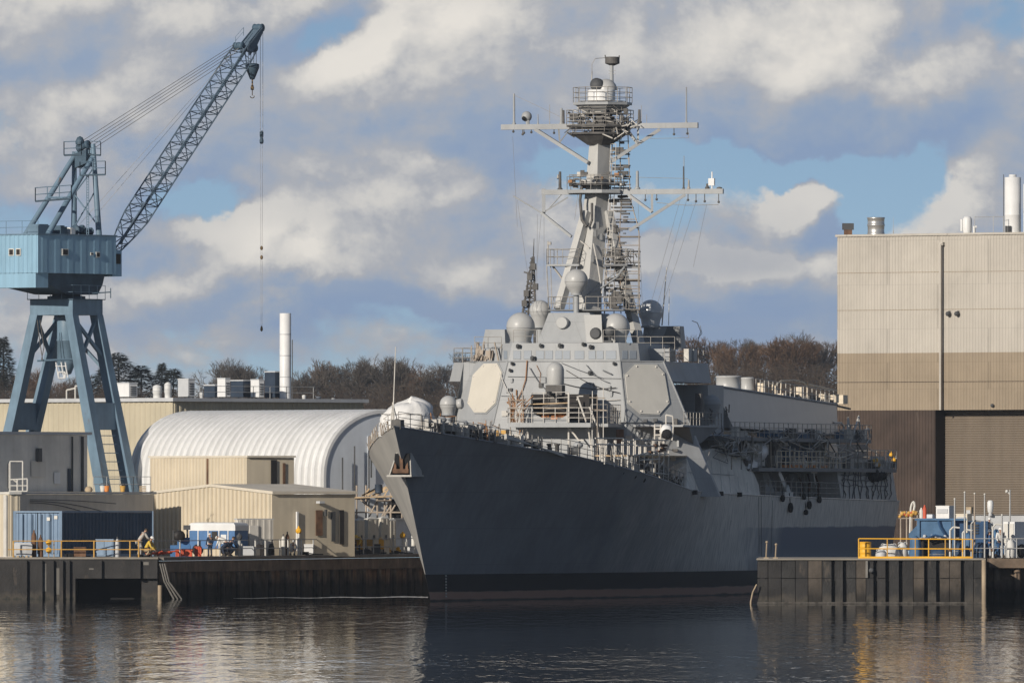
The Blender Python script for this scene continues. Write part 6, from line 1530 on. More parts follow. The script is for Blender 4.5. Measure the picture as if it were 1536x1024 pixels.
# --- close-in gun on its platform in front of the bridge
pbox('gun_house', 'haze_grey', 754, 892, 641, 728, 43.8, 47.6, .2, None, (758, 890))
o = pbox('gun_platform', 'haze_grey', 762, 886, 634, 640.5, 41.9, 47.4)
o2 = pbox('gun_platform', 'haze_grey', 886.3, 912, 635, 640, 43, 47.2)
pts = row_pts(41.95, [(762, 634), (886, 634)]); pts2 = row_pts(43.1, [(886.5, 635), (911, 635)])
b = MB(); rail(b, [pts[0] + Vector((0, 4, 0)), pts[0], pts[1]], 1.0, 3, .8, .026); SH(b, 'railing', 'rail_white', o)
b = MB(); rail(b, [pts2[0], pts2[1], pts2[1] + Vector((0, 4, 0))], 1.25, 3, .6, .028); SH(b, 'railing', 'rail_metal', o2)
gx = 43.6
b = MB()
zf = lb(800, 634, gx).z
b.loft([row_pts(43.3, [(786, 634), (854, 634), (854, 620), (840, 628), (818, 628.5), (800, 620), (797, 592), (786, 592)]), row_pts(43.5, [(786, 634), (854, 634), (854, 620), (840, 628), (818, 628.5), (800, 620), (797, 592), (786, 592)])]); SH(b, 'gun_shield', 'haze_grey')
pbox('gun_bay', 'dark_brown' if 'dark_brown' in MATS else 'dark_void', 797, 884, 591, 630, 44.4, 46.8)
b = MB()
for x0, y0, x1, y1, a_ in ((796, 606, 854, 604, 43.2), (802, 611.5, 852, 611.5, 43.2), (806, 619.5, 850, 619, 43.25)): b.cut(); b.bar(lb(x0, y0, a_), lb(x1, y1, a_), .3, .07)
SH(b, 'scaffold_board', 'scaf_wood')
b = MB(); rr = random.Random(9)
for k in range(9): b.cut(); p = lb(rr.uniform(815, 848), rr.uniform(623, 627), 43.6); b.obox(p, (rr.uniform(.1, .3), 0, 0), (0, .1, 0), (0, 0, .08))
SH(b, 'orange_hose', 'orange')
b = MB(); c = lb(833, 556, 44.6); s_ = MPX(45); r_ = 13.2 * s_
b.lathe(c, [(r_ * .97, -21 * s_), (r_, -20 * s_), (r_, 0)] + [(r_ * math.cos(t), r_ * math.sin(t)) for t in [PI / 2 * k / 10 for k in range(1, 11)]], 28); gun = SH(b, 'gun_radome', 'radome_grey')
b = MB(); q = c - Z * 21 * s_
b.obox(q - Z * .35, (.55, 0, 0), (0, .5, 0), (0, 0, .33)); b.obox(q - Z * .9, (.35, 0, 0), (0, .6, 0), (0, 0, .3)); b.lathe(q - Z * 1.75, [(.9, 0), (.9, .3), (.7, .4), (.7, .6)], 22); SH(b, 'gun_mount', 'mast_dark', gun)
b = MB(); b.tube(q + Vector((0, -.5, -.62)), q + Vector((-.1, -1.5, -.55)), .13, n=10)
for k in range(6): a_ = k * PI / 3; b.tube(q + Vector((.07 * math.cos(a_), -1.4, -.55 + .07 * math.sin(a_))), q + Vector((.07 * math.cos(a_) - .05, -2.0, -.52 + .07 * math.sin(a_))), .03)
SH(b, 'barrel', 'steel_dark', gun)
b = MB(); rail(b, row_pts(43.4, [(797, 606), (853, 604)]), .72, 2, .9, .03); SH(b, 'railing', 'rail_white', o)
b = MB()
for pts in ([(853, 589), (853, 690)], [(866, 594), (882, 640), (890, 690)], [(884, 610), (896, 640), (902, 690)], [(852, 640), (862, 652), (868, 660), (876, 660)], [(785, 634), (792, 650), (792, 668)]): b.cut(); b.path(row_pts(42.8, pts), .06, 6)
b.path(row_pts(42.8, [(865, 600), (868, 594), (875, 594)]), .04, 5); SH(b, 'vent_hose', 'rail_white')
b = MB(); rr = random.Random(14)
for k in range(14):
    x = rr.uniform(764, 786); p = lb(x, 633, 42.6); b.path([p, p + Vector((rr.uniform(-.3, .3), 0, rr.uniform(.4, 1.5))), p + Vector((rr.uniform(-.5, .8), 0, rr.uniform(1.2, 2.0)))], .035, 5)
SH(b, 'pipe_bundle', 'rust_orange')

# --- foredeck
from mathutils import noise as mnoise
def dk(a, f_, dz=0): return Vector((bdeck(a) * f_, a, zdeck(a) + dz))
for sg, nm in ((1, 'rail_metal'), (-1, 'rail_white')):
    b = MB(); pts = [Vector((sg * (bdeck(a) - .12), a, zdeck(a))) for a in (.6, 3, 6, 9, 13, 17, 21, 25, 29, 33, 37, 41, 45)]; rail(b, pts, 1.0, 3, 1.35, .026); SH(b, 'lifeline', nm)
b = MB(); rr = random.Random(44)
for k in range(26):
    a = rr.uniform(1.2, 15); p = Vector((-(bdeck(a) + .03), a, zdeck(a))); b.path([p + Vector((0, 0, rr.uniform(-.1, .1))), p + Vector((rr.uniform(-.12, .05), rr.uniform(-.3, .3), rr.uniform(.2, .8)))], .028, 4)
SH(b, 'edge_netting', 'scaf_tube')
c = lb(611, 636, 6.5); c.z = zdeck(6.5); rr = random.Random(2); b = MB(); rings = []
prof = [(0, 1.0), (.1, 1.05), (.22, 1.08), (.36, 1.07), (.5, 1.02), (.64, .95), (.78, .84), (.88, .70), (.95, .52), (.99, .3), (1.0, .08)]
Htp = (zof(598, 806) - c.z) * .97
for z, s_ in prof:
    rg = []
    for k in range(44):
        a = 2 * PI * k / 44; q_ = Vector((math.cos(a) * 1.6, math.sin(a) * 1.6, z * 1.8)); w = 1 + .16 * mnoise.noise(q_ * 1.3) + .10 * abs(mnoise.noise(q_ * 3.1 + Vector((5, 0, 0)))) + .05 * mnoise.noise(q_ * 7) - .03
        x = 1.72 * s_ * w * math.cos(a) + (.22 * z) - .05; y = 1.9 * s_ * w * math.sin(a); rg.append(c + Vector((x, y, z * Htp * (1 + .10 * math.sin(a + .6) * (1 - s_ * .3) + .06 * mnoise.noise(q_ * 2)))))
    rings.append(rg)
b.loft(rings, sm=True); tp = thing('wrapped_gun', 'large lumpy bundle in white plastic sheet on the bow', 'bundle', toW(c)); 
org = toW(c); b.v = [toW(v) for v in b.v]; b.build('sheet', 'tarp_white', tp)
b = MB(); 
for f_ in (.3, .6): b.cut(); b.path([toW(c + Vector((1.75 * math.cos(a) * (1.03 if f_ < .5 else .96), 1.95 * math.sin(a) * (1.03 if f_ < .5 else .96), Htp * f_ * 1.02))) for a in [2 * PI * k / 24 for k in range(25)]], .022, 4)
b.build('rope', 'rail_metal', tp)
b = MB(); p = lb(589, 638, .7); p.z = zdeck(.7); b.tube(p, lb(593.5, 520, .7), .05, .03, n=8); b.tube(p + Vector((-.25, .5, 0)), p + Z * 1.6, .03); b.tube(p + Vector((.3, .5, 0)), p + Z * 1.6, .03); SH(b, 'jackstaff', 'rail_white')
b = MB(); b.obox(dk(1.0, 0, .25), (.3, 0, 0), (0, .5, 0), (0, 0, .3)); b.lathe(dk(.9, 0, .1), [(.2, -.1), (.22, .25), (.12, .5)], 12); SH(b, 'bow_chock', 'mast_dark')
# stem anchor pocket
b = MB(); zc = zof(697, 801); ac = stem(zc)
w_, h_ = .74, .72
for sg in (-1, 1):
    b.loft([[Vector((sg * w_ * f_, ac + y, zc + z)) for f_, y, z in ((1.0, -.75, -h_), (1.0, 2.2, -h_ * .9), (.8, 2.0, h_), (.62, .2, h_ * 1.05))], [Vector((sg * (w_ * f_ - .07), ac + y, zc + z)) for f_, y, z in ((1.0, -.75, -h_), (1.0, 2.2, -h_ * .9), (.8, 2.0, h_), (.62, .2, h_ * 1.05))]])
b.loft([[Vector((x, ac + y, zc - h_ - .02)) for x, y in ((-w_ * 1.08, -.95), (w_ * 1.08, -.95), (w_ * 1.1, 2.4), (-w_ * 1.1, 2.4))], [Vector((x, ac + y, zc - h_ + .1)) for x, y in ((-w_ * 1.08, -.95), (w_ * 1.08, -.95), (w_ * 1.1, 2.4), (-w_ * 1.1, 2.4))]])
ap_ = SH(b, 'anchor_pocket', 'bare_grey')
b = MB(); b.loft([[Vector((sx * w_ * .86, ac - .12, zc + z)) for sx, z in ((-1, -h_ + .1), (1, -h_ + .1), (.72, h_), (-.72, h_))], [Vector((sx * w_ * .86, ac + .6, zc + z)) for sx, z in ((-1, -h_ + .1), (1, -h_ + .1), (.72, h_), (-.72, h_))]]); SH(b, 'pocket_opening', 'dark_void', ap_)
b = MB(); p = Vector((0, ac - .25, zc)); b.bar(p + Vector((-.05, .1, .6)), p + Vector((.05, -.15, -.45)), .2, .2); b.bar(p + Vector((-.5, -.25, -.38)), p + Vector((.52, -.25, -.38)), .22, .26)
for sg in (-1, 1): b.loft([[p + Vector((sg * .5, -.2, -.5)), p + Vector((sg * .28, -.2, -.5)), p + Vector((sg * .3, -.1, -.05)), p + Vector((sg * .42, -.05, .18))], [p + Vector((sg * .5, -.36, -.5)), p + Vector((sg * .28, -.36, -.5)), p + Vector((sg * .3, -.2, -.05)), p + Vector((sg * .42, -.12, .18))]])
SH(b, 'anchor', 'rusty', ap_)
# hull plates and marks
mat('primer_grey', (.27, .275, .28), .6, var=.25, vs=.6, streak=.4, rust=.4)
pts = [hull_hit(x, y, .03) for x, y in ((650, 683), (690, 685), (715, 664), (665, 653))]
b = MB(); b.loft([pts[::-1], [p + Vector((.09, -.02, 0)) for p in pts[::-1]]]); SH(b, 'bulwark_plate', 'primer_grey')
pts = [hull_hit(x, y, .03) for x, y in ((724, 668), (734, 669), (741, 663), (733, 661))]
b = MB(); b.loft([pts[::-1], [p + Vector((.09, -.02, 0)) for p in pts[::-1]]]); SH(b, 'bulwark_plate', 'radome_grey')
b = MB()
for k in range(8):
    p = hull_hit(669, 863 + k * 4.4, .02); b.obox(p, (.012, 0, 0), (0, .22, 0), (0, 0, .05))
SH(b, 'draft_marks', 'white_post')
b = MB()
for y, x0, x1 in ((724, 690, 1000), (786, 660, 980), (751, 660, 800)):
    b.cut(); b.path([hull_hit(x0 + (x1 - x0) * k / 14, y + 3 * k / 14, .0) for k in range(15)], .016, 4)
SH(b, 'weld_seam', 'haze_grey')
# deck gear
rr = random.Random(21)
for i, (px, py, a, kind) in enumerate(((655, 636, 20, 0), (668, 634, 22, 1), (682, 642, 20, 2), (696, 648, 21, 0), (706, 640, 24, 1), (718, 648, 24, 3), (728, 652, 24, 0), (690, 636, 28, 3), (738, 650, 27, 1), (775, 664, 27, 3), (795, 668, 29, 2), (812, 668, 30, 2), (835, 674, 30, 0), (868, 682, 32, 2), (880, 684, 33, 1), (700, 652, 17, 2), (664, 640, 16, 3), (765, 660, 28, 0))):
    a = edge_a(px) + .5 + (i % 4) * .35; p = Vector((bdeck(a) - .45 - (i % 3) * .3, a, 0)); zd = zdeck(a) + .05; b = MB(); q = lift(p, zd)
    if kind == 0:
        for dx in (-.25, .25): b.lathe(q + Vector((dx, 0, 0)), [(.16, 0), (.14, .1), (.14, .5), (.2, .52), (.2, .62), (0, .64)], 12)
        b.box((q.x - .5, q.y - .3, zd), (q.x + .5, q.y + .3, zd + .06)); SH(b, 'bollard', 'mast_dark')
    elif kind == 1:
        b.lathe(q, [(.12, 0), (.12, .8), (.3, .85), (.34, 1.0), (.2, 1.15), (0, 1.18)], 14); SH(b, 'mushroom_vent', 'haze_grey')
    elif kind == 2:
        b.lathe(q + Z * .45, [(.08, -.35), (.42, -.33), (.42, -.28), (.25, -.26), (.25, .26), (.42, .28), (.42, .33), (.08, .35)], 16, (1, .3, 0)); b.box((q.x - .35, q.y - .25, zd), (q.x + .35, q.y + .25, zd + .1)); SH(b, 'hose_reel', 'steel_dark')
    else:
        b.box((q.x - .4, q.y - .3, zd), (q.x + .4, q.y + .3, zd + .75)); b.box((q.x - .44, q.y - .34, zd + .75), (q.x + .44, q.y + .34, zd + .82)); SH(b, 'deck_locker', 'rail_white')
b = MB(); rr = random.Random(50)
for k in range(40):
    x = rr.uniform(648, 800); a = edge_a(x) + rr.uniform(.1, 1.6); p = Vector((bdeck(a) - rr.uniform(.15, 1.6), a, zdeck(a))); h_ = rr.uniform(.4, 1.5); b.tube(p, p + Vector((rr.uniform(-.15, .15), 0, h_)), rr.uniform(.02, .06), n=5)
    if k % 3 == 0: b.tube(p + Z * h_ * .8, p + Vector((rr.uniform(-1.2, 1.2), .3, h_ * rr.uniform(.5, 1))), .025, n=4)
    SH(b, 'stanchion', 'rail_metal' if k % 3 else 'rust_orange'); b = MB()
b = MB(); rr = random.Random(51)
for k in range(26):
    b.cut(); x = rr.uniform(650, 790); a = edge_a(x) + rr.uniform(.1, 1.4); p = Vector((bdeck(a) - rr.uniform(.3, 1.4), a, zdeck(a) + rr.uniform(.1, .8))); b.obox(p, (rr.uniform(.08, .35), 0, 0), (0, .25, 0), (0, 0, rr.uniform(.08, .4)))
SH(b, 'deck_gear', 'bare_grey')
b = MB(); rr = random.Random(52)
for k in range(20):
    a = rr.uniform(27, 44); p = Vector((bdeck(a) - rr.uniform(.3, .9), a, zdeck(a) + .1)); b.cut(); b.ball(p, rr.uniform(.15, .4), 7, 4, .6)
SH(b, 'cable_bundle', 'dark_void')
ck = thing('deck_crate', 'small yellow crate on the foredeck before the left radar face', 'crate', toW(lb(753, 655, 29)))
b = MB(); p = lb(753, 655, 29); p.z = zdeck(29); q = [toW(p + Vector((sx * .36, sy * .4, 0))) for sx, sy in ((-1, -1), (1, -1), (1, 1), (-1, 1))]
zt2 = zof(645, 828); b.prism([lift(x, p.z + .02) for x in q], [lift(x, zt2) for x in q]); b.build('body', 'yellow_paint', ck)
b = MB(); rail(b, [lift(x, p.z) for x in q], zt2 - p.z + .05, 3, .3, .025); b.build('frame', 'rail_white', ck)
# inner low wall along the deck forward of the deckhouse
b = MB()
for (x0, y0), (x1, y1) in (((760, 658), (800, 668)), ((800, 668), (890, 690)), ((905, 683), (960, 697)), ((960, 697), (985, 716))):
    b.cut(); p, q = la(x0, y0, 6.4), la(x1, y1, 6.4 if x1 < 900 else 7.6)
    b.loft([[lift(p, zdeck(p.y) - .1), lift(q, zdeck(q.y) - .1), lift(q + Vector((-.15, 0, 0)), zdeck(q.y) - .1), lift(p + Vector((-.15, 0, 0)), zdeck(p.y) - .1)], [p, q, q + Vector((-.15, 0, 0)), p + Vector((-.15, 0, 0))]])
SH(b, 'breakwater', 'bare_grey')
# ------------------------------------------------------------------ mast
mat('rail_sunlit', (.70, .60, .46), .6, var=.2, vs=2, rust=.3, rcol=(.35, .18, .08))  # bright tone stands in for sun missing on the aft rails
mat('plating_sunlit', (.74, .70, .62), .55, var=.12, vs=.35, streak=.7, grime=.35, rust=.15, rcol=(.35, .27, .2))  # colour raised in place of sunlight on the side plating
mat('mast_white', (.48, .475, .455), .5, var=.07, vs=.8, streak=.2, grime=.2)
a0_, a1_ = la(881, 445, 0).y, la(900, 216, 0).y
def MA(py): return a0_ + (a1_ - a0_) * (445 - py) / (445 - 216)
def M_(px, py, da=0): return lb(px, py, MA(py) + da)
b = MB(); rings = []
for y, l_, c_, r_ in ((514, 859, 879, 902), (445, 861, 881.5, 902.5), (344, 872, 890, 909), (286, 878, 895.5, 913.5), (216, 884, 897, 916), (200, 885, 898, 917)):
    rings.append([M_(l_, y, .2), M_(c_, y, -.55), M_(r_, y, .45), M_(c_ + 6, y, 1.5)])
b.loft(rings); SH(b, 'mast_column', 'mast_white')
for (x0, y0, d0), (x1, y1, d1), w in (((880, 318, -.3), (838, 464, -.4), .52), ((911, 318, .5), (960, 522, 1.6), .56)):
    b = MB(); b.bar(M_(x0, y0, d0), M_(x1, y1, d1), w, w); SH(b, 'mast_leg', 'mast_white')
b = MB(); rr = random.Random(61)
b.path([M_(874, 272, -.9), M_(870, 300, -.9), M_(873, 330, -.9), M_(880, 340, -.9)], .10, 8); b.cut(); b.path([M_(888, 305, -1), M_(888, 330, -1), M_(884, 340, -.9)], .09, 8); SH(b, 'waveguide', 'mast_dark')
b = MB(); b.path([M_(890, 365, -.6), M_(897, 400, -.6), M_(903, 440, -.6)], .04, 5); b.cut(); b.path([M_(866, 358, -.5), M_(884, 372, -.6)], .04, 5); SH(b, 'mast_cable', 'rail_white')
b = MB()
for x, y in ((897, 338), (889, 388), (902, 355), (893, 350)): b.cut(); b.obox(M_(x, y, -.7), (.1, 0, 0), (0, .1, 0), (0, 0, .22))
SH(b, 'junction_box', 'haze_dark')
def yard(pts, w, nm='yardarm', m='haze_grey'):
    b = MB(); 
    for (x0, y0), (x1, y1) in zip(pts[:-1], pts[1:]): b.bar(M_(x0, y0), M_(x1, y1), .34, w)
    return SH(b, nm, m)
y1 = yard([(752, 191), (1047, 188)], .36); y2 = yard([(813, 288.5), (1085, 287)], .34)
b = MB(); b.cut(); b.bar(M_(803, 194), M_(882, 244, -.3), .22); b.cut(); b.bar(M_(990, 194), M_(915, 244, .2), .22); b.cut(); b.bar(M_(940, 194), M_(957, 216), .16); b.cut(); b.bar(M_(957, 192), M_(957, 216), .14); b.cut(); b.bar(M_(838, 194), M_(840, 216), .1); b.cut(); b.bar(M_(853, 196), M_(841, 212), .07); SH(b, 'strut', 'haze_grey', y1)
b = MB(); b.cut(); b.bar(M_(857, 355), M_(812, 319), .17); b.cut(); b.tube(M_(812, 319), M_(770, 294), .05); b.cut(); b.bar(M_(815.5, 284), M_(815.5, 319), .24); b.cut(); b.bar(M_(852, 296), M_(816, 318), .1); b.cut(); b.tube(M_(842, 292), M_(824, 312), .04)
b.cut(); b.bar(M_(1028, 292), M_(944, 346, .3), .2); b.cut(); b.bar(M_(943, 292), M_(978, 318), .17); b.cut(); b.bar(M_(978, 290), M_(978, 318), .17); SH(b, 'strut', 'haze_grey', y2)
def oct_ring(px, py, hw, a=0, n=8, da=0, hd=None):
    c = M_(px, py, da); r_ = hw * MPX(57); hd = hd or r_
    return [c + Vector((r_ * math.cos(t), hd * math.sin(t), 0)) for t in [2 * PI * (k + .5) / n for k in range(n)]]
def platform(px, py, hw, th=5, rows=2, rh=.95, m='haze_grey', cone=None, dx=0, hd=None, rm='rail_metal'):
    b = MB(); r0 = oct_ring(px, py, hw, hd=hd); zt = r0[0].z; t_ = th * MPX(57)
    b.loft([[lift(p, zt - t_) for p in r0], [lift(p, zt) for p in r0]])
    if cone:
        r1 = oct_ring(px, py, cone[0]); b.loft([[lift(p, zof(cone[1], 855)) for p in r1], [lift(p, zt - t_ - .003) for p in oct_ring(px, py, hw * .93, hd=hd and hd * .93)]])
    o = SH(b, 'platform', m)
    b = MB(); rail(b, [lift(p, zt) for p in r0 + [r0[0]]], rh, rows, .9, .024); SH(b, 'railing', rm, o); return o
platform(904, 154, 45, 4, 3, 1.0, cone=(26, 168)); platform(900, 188, 51, 3, 4, 1.0, 'mast_dark'); platform(899, 199, 45, 3, 3, .5, 'mast_dark', cone=(18, 216))
platform(893, 285, 44, 5, 2, .9, 'haze_grey', hd=1.5)
b = MB(); r0 = oct_ring(905, 150, 12); r1 = oct_ring(903, 204, 17); b.loft([[lift(p, zof(204, 857)) for p in r1], [lift(p, zof(168, 857)) for p in r0]]); SH(b, 'mast_trunk', 'mast_dark')
b = MB(); rr = random.Random(71)
for k in range(46):
    b.cut(); x, y = rr.uniform(858, 946), rr.uniform(166, 202); p = M_(x, y, rr.uniform(-1.3, .3)); b.obox(p, (rr.uniform(.05, .3), 0, 0), (0, rr.uniform(.05, .2), 0), (0, 0, rr.uniform(.04, .22)))
for k in range(24):
    b.cut(); x, y = rr.uniform(862, 944), rr.uniform(160, 200); p = M_(x, y, rr.uniform(-1.5, 0)); b.tube(p, p + Vector((rr.uniform(-.9, .9), rr.uniform(-.3, .3), rr.uniform(-.6, .6))), .035, n=4)
SH(b, 'mast_equipment', 'mast_dark')
b = MB()
for k in range(24):
    b.cut(); x, y = rr.uniform(858, 946), rr.uniform(160, 202); p = M_(x, y, rr.uniform(-1.6, -.5)); b.tube(p, p + Vector((rr.uniform(-1, 1), rr.uniform(-.2, .2), rr.uniform(-.5, .5))), .03, n=4)
SH(b, 'cable_run', 'rail_white')
s_ = MPX(58); b = MB(); c = M_(902, 152, -.1); b.lathe(c, [(21 * s_, 0), (21 * s_, 15 * s_), (19 * s_, 17 * s_)], 24); SH(b, 'drum_base', 'white_metal')
b = MB(); c = M_(909, 135.5, .25); r_ = 17 * s_; b.lathe(c, [(r_ * math.cos(t), r_ * math.sin(t)) for t in [PI / 2 * k / 10 for k in range(11)]], 24); o = SH(b, 'radome', 'radome_grey'); o['label'] = 'silvery half dome at the mast head'
b = MB(); c = M_(896, 128, -.35); b.lathe(c, [(0, -.55), (.3, -.5), (.45, -.25), (.48, 0), (.42, .3), (.2, .46), (0, .5)], 18, (-.15, -1, .3)); b.tube(M_(893, 140, -.3), c, .2); SH(b, 'dish_antenna', 'steel_dark')
b = MB(); b.tube(M_(917.5, 136, .5), M_(917.5, 96, .5), .14, .12, n=10); 
for y in (106, 111): b.bar(M_(913, y, .5), M_(923, y, .5), .06)
SH(b, 'topmast', 'haze_grey')
b = MB(); c = M_(918.5, 96, .5); b.lathe(c, [(.15, -.12), (.40, -.02), (.49, .02), (.49, 9.5 * s_), (.44, 10.5 * s_), (0, 10.5 * s_)], 20, sm=False); b.tube(c + Vector((-.46, 0, .3)), c + Vector((-.5, 0, .6)), .04); b.tube(c + Vector((.46, 0, .3)), c + Vector((.48, 0, .56)), .04); SH(b, 'navigation_aerial', 'mast_dark')
b = MB(); b.path([M_(888, 125, -.2), M_(888, 96, -.2), M_(893, 88, -.2), M_(908, 87, .3)], .02, 4); b.tube(M_(887, 136, -.2), M_(888, 108, -.2), .04); SH(b, 'lightning_rod', 'rail_metal')
WH = [(771, 188, 141, .085, 'h'), (807, 188, 172, .04, 'h'), (824.5, 188, 157, .022, 'r'), (842, 188, 163, .10, 'h'), (845, 190, 166, .1, 'd'), (959, 186, 165, .11, 'd'), (1029.5, 186, 131, .055, 'h'), (962, 190, 158, .02, 'r'), (970, 188, 172, .02, 'r'),
      (840, 286, 258, .11, 'm'), (956, 285, 257, .12, 'h'), (1026, 285, 234, .03, 'h'), (1025.5, 285, 250, .06, 'd'), (1033, 284, 270, .07, 'r'), (1061, 284, 276, .1, 'd'), (1079, 285, 281, .12, 'd'), (837, 268, 262, .05, 'r')]
mm = {'h': 'haze_grey', 'r': 'rail_metal', 'd': 'mast_dark', 'm': 'mast_dark'}
for x, yb, yt, r_, m_ in WH:
    b = MB(); b.tube(M_(x, yb), M_(x, yt), r_, r_ * .8, n=8); b.tube(M_(x, yb), M_(x, yb - 3), r_ * 1.6, n=8); SH(b, 'whip_antenna', mm[m_])
b = MB(); b.ball(M_(790, 175, 0), 8 * s_, 16, 10); b.tube(M_(792, 188), M_(791, 178), .14); SH(b, 'ball_antenna', 'haze_grey'); b = MB(); b.lathe(M_(786, 178, -.3), [(0, -.06), (.14, -.05), (.16, .02), (0, .04)], 12, (-.3, -1, -.2)); SH(b, 'antenna_port', 'dark_void')
b = MB(); b.tube(M_(1068, 285), M_(1068, 258), .05); b.obox(M_(1067.5, 273), (.2, 0, 0), (0, .16, 0), (0, 0, .24)); b.tube(M_(1068, 266), M_(1068, 258), .035); SH(b, 'box_antenna', 'white_metal')
b = MB()
for x, y in ((770, 196), (786, 198), (784, 200), (797, 197), (831, 198), (1011, 200), (1031, 199)): b.cut(); b.tube(M_(x, 192), M_(x, y), .03); b.ball(M_(x, y + 1.5), .09, 8, 5)
for x, y in ((968, 300), (985, 299), (1032, 300), (1044, 302), (1057, 302), (1078, 303)): b.cut(); b.tube(M_(x, 290), M_(x, y), .03); b.ball(M_(x, y), .09, 8, 5)
SH(b, 'insulator', 'mast_dark')
b = MB(); b.path([M_(975, 208), M_(1033, 207), M_(1033, 195)], .014, 4); b.cut(); b.path([M_(985, 304), M_(1030, 308), M_(1078, 307)], .018, 4); b.cut(); b.path([M_(772, 143), M_(842, 176)], .013, 4); b.cut(); b.path([M_(956, 266), M_(1032, 268)], .014, 4)
for (x0, y0), (x1, y1), a_ in (((769, 205), (776, 340), 0), ((776, 300), (800, 470), 0), ((812, 320), (800, 460), 0), ((806, 322), (805, 470), 0), ((816, 322), (816, 420), 0), ((1030, 300), (985, 460), 1), ((1044, 302), (990, 470), 1), ((1020, 300), (975, 460), 1), ((1060, 306), (1040, 400), 1), ((957, 300), (964, 470), 1)): b.cut(); b.tube(M_(x0, y0), M_(x1, y1, a_), .011, n=3, caps=False)
b.cut(); b.path([M_(862, 330, -.3), M_(868, 280, -.5)], .012, 4); SH(b, 'halyard', 'rail_metal')
# lower mast platforms
def slab2(x0, x1, y, da0, da1, rl=(.95, 2), m='haze_dark', th=3):
    p, q = M_(x0, y, da0), M_(x1, y, da0); z = (p.z + q.z) / 2; t_ = th * MPX(55); da = Vector((0, da1 - da0, 0)); c4 = [lift(p, z), lift(q, z), lift(q + da, z), lift(p + da, z)]
    b = MB(); b.loft([[x - Z * t_ for x in c4], c4]); o = SH(b, 'platform', m); b = MB(); rail(b, c4 + [c4[0]], rl[0], rl[1], .9, .025); SH(b, 'railing', 'rail_metal', o); return o
slab2(820, 868, 396, -.8, 1.4, (1.0, 2), 'haze_grey'); slab2(904, 941, 396, -.3, 1.6, (1.0, 2)); slab2(822, 935, 464, -1.2, 1.4, (.85, 2), 'haze_dark', 2)
b = MB(); b.bar(M_(848, 424, -.2), M_(829, 399, -.2), .1); b.tube(M_(820, 398), M_(823, 462), .04); b.tube(M_(826, 398), M_(828, 462), .03); b.tube(M_(822, 362, -.6), M_(822, 396, -.6), .05); b.tube(M_(836, 373, -.6), M_(836, 396, -.6), .03); b.obox(M_(824, 365, -.6), (.12, 0, 0), (0, .1, 0), (0, 0, .1)); SH(b, 'platform_strut', 'rail_metal')
b = MB(); b.path([M_(880, 442, -.9), M_(905, 430, -.7), M_(925, 416, -.4), M_(940, 396, 0)], .07, 6); b.path([M_(880, 442, -.9), M_(900, 424, -.6), M_(936, 402, 0)], .03, 4); SH(b, 'boom_strut', 'haze_grey')
b = MB(); rr = random.Random(81)
for k in range(16):
    b.cut(); x = rr.uniform(912, 934); y = rr.uniform(446, 463); p = M_(x, y, -.2); b.obox(p, (rr.uniform(.05, .25), 0, 0), (0, .1, 0), (0, 0, rr.uniform(.05, .2)))
for k in range(14):
    b.cut(); x = rr.uniform(906, 956); y = rr.uniform(380, 396); p = M_(x, y, .3); b.tube(p, p + Vector((rr.uniform(-.5, .5), 0, rr.uniform(-.3, .4))), .04, n=4)
SH(b, 'platform_gear', 'mast_dark')
# scaffold tower on the mast
sc_ = thing('scaffolding', 'tall slender scaffold tower up the right side of the warship mast', 'scaffolding', toW(M_(940, 465)))
def toWm(mb): mb.v = [toW(v) for v in mb.v]; return mb
b = MB()
SX = {216: (917, 928, 941, 943), 300: (914, 931, 944, 946), 345: (912, 928, 957, 958), 470: (905, 930, 958, 961)}
def sx_(y, k):
    ks = sorted(SX)
    for y0, y1_ in zip(ks[:-1], ks[1:]):
        if y <= y1_: return SX[y0][k] + (SX[y1_][k] - SX[y0][k]) * (y - y0) / (y1_ - y0)
    return SX[ks[-1]][k]
for k in (0, 1, 2):
    for da in (.6, 2.0): b.path([M_(sx_(y, k) + 1.5, y, da) for y in range(200, 476, 15)], .035, 5)
for y in range(212, 470, 13):
    for da in (.6, 2.0): b.tube(M_(sx_(y, 0), y, da), M_(sx_(y, 2) + 3, y, da), .03, n=4)
    b.tube(M_(sx_(y, 2) + 2, y, .6), M_(sx_(y, 2) + 2, y, 2), .03, n=4)
toWm(b).build('frame', 'scaf_tube', sc_)
for y in list(range(230, 300, 17)) + list(range(310, 465, 22)):
    b = MB(); p, q = M_(sx_(y, 0) + 3, y, .7), M_(sx_(y, 2) - 2, y, .7); z = (p.z + q.z) / 2; c4 = [lift(p, z), lift(q, z), lift(q, z) + Vector((0, 1.2, 0)), lift(p, z) + Vector((0, 1.2, 0))]; b.loft([[x - Z * .09 for x in c4], c4]); toWm(b).build('plank', 'mast_dark', sc_)
b = MB(); rr = random.Random(91)
for k in range(85):
    b.cut(); y = rr.uniform(205, 462); x = sx_(y, 0) + rr.uniform(4, 26); p = M_(x, y, .5); b.obox(p, (rr.uniform(.05, .42), 0, 0), (0, .12, 0), (0, 0, rr.uniform(.025, .10)))
toWm(b).build('stowed_gear', 'mast_dark', sc_)
b = MB()
for k in range(24):
    b.tube(M_(sx_(216 + k * 10, 0) - 1, 216 + k * 10, -.1), M_(sx_(216 + k * 10, 0) + 7, 216 + k * 10, -.1), .022, n=4)
for d in (-1, 7): b.path([M_(sx_(216 + k * 10, 0) + d, 216 + k * 10, -.1) for k in range(25)], .022, 4)
toWm(b).build('ladder', 'rail_white', sc_)
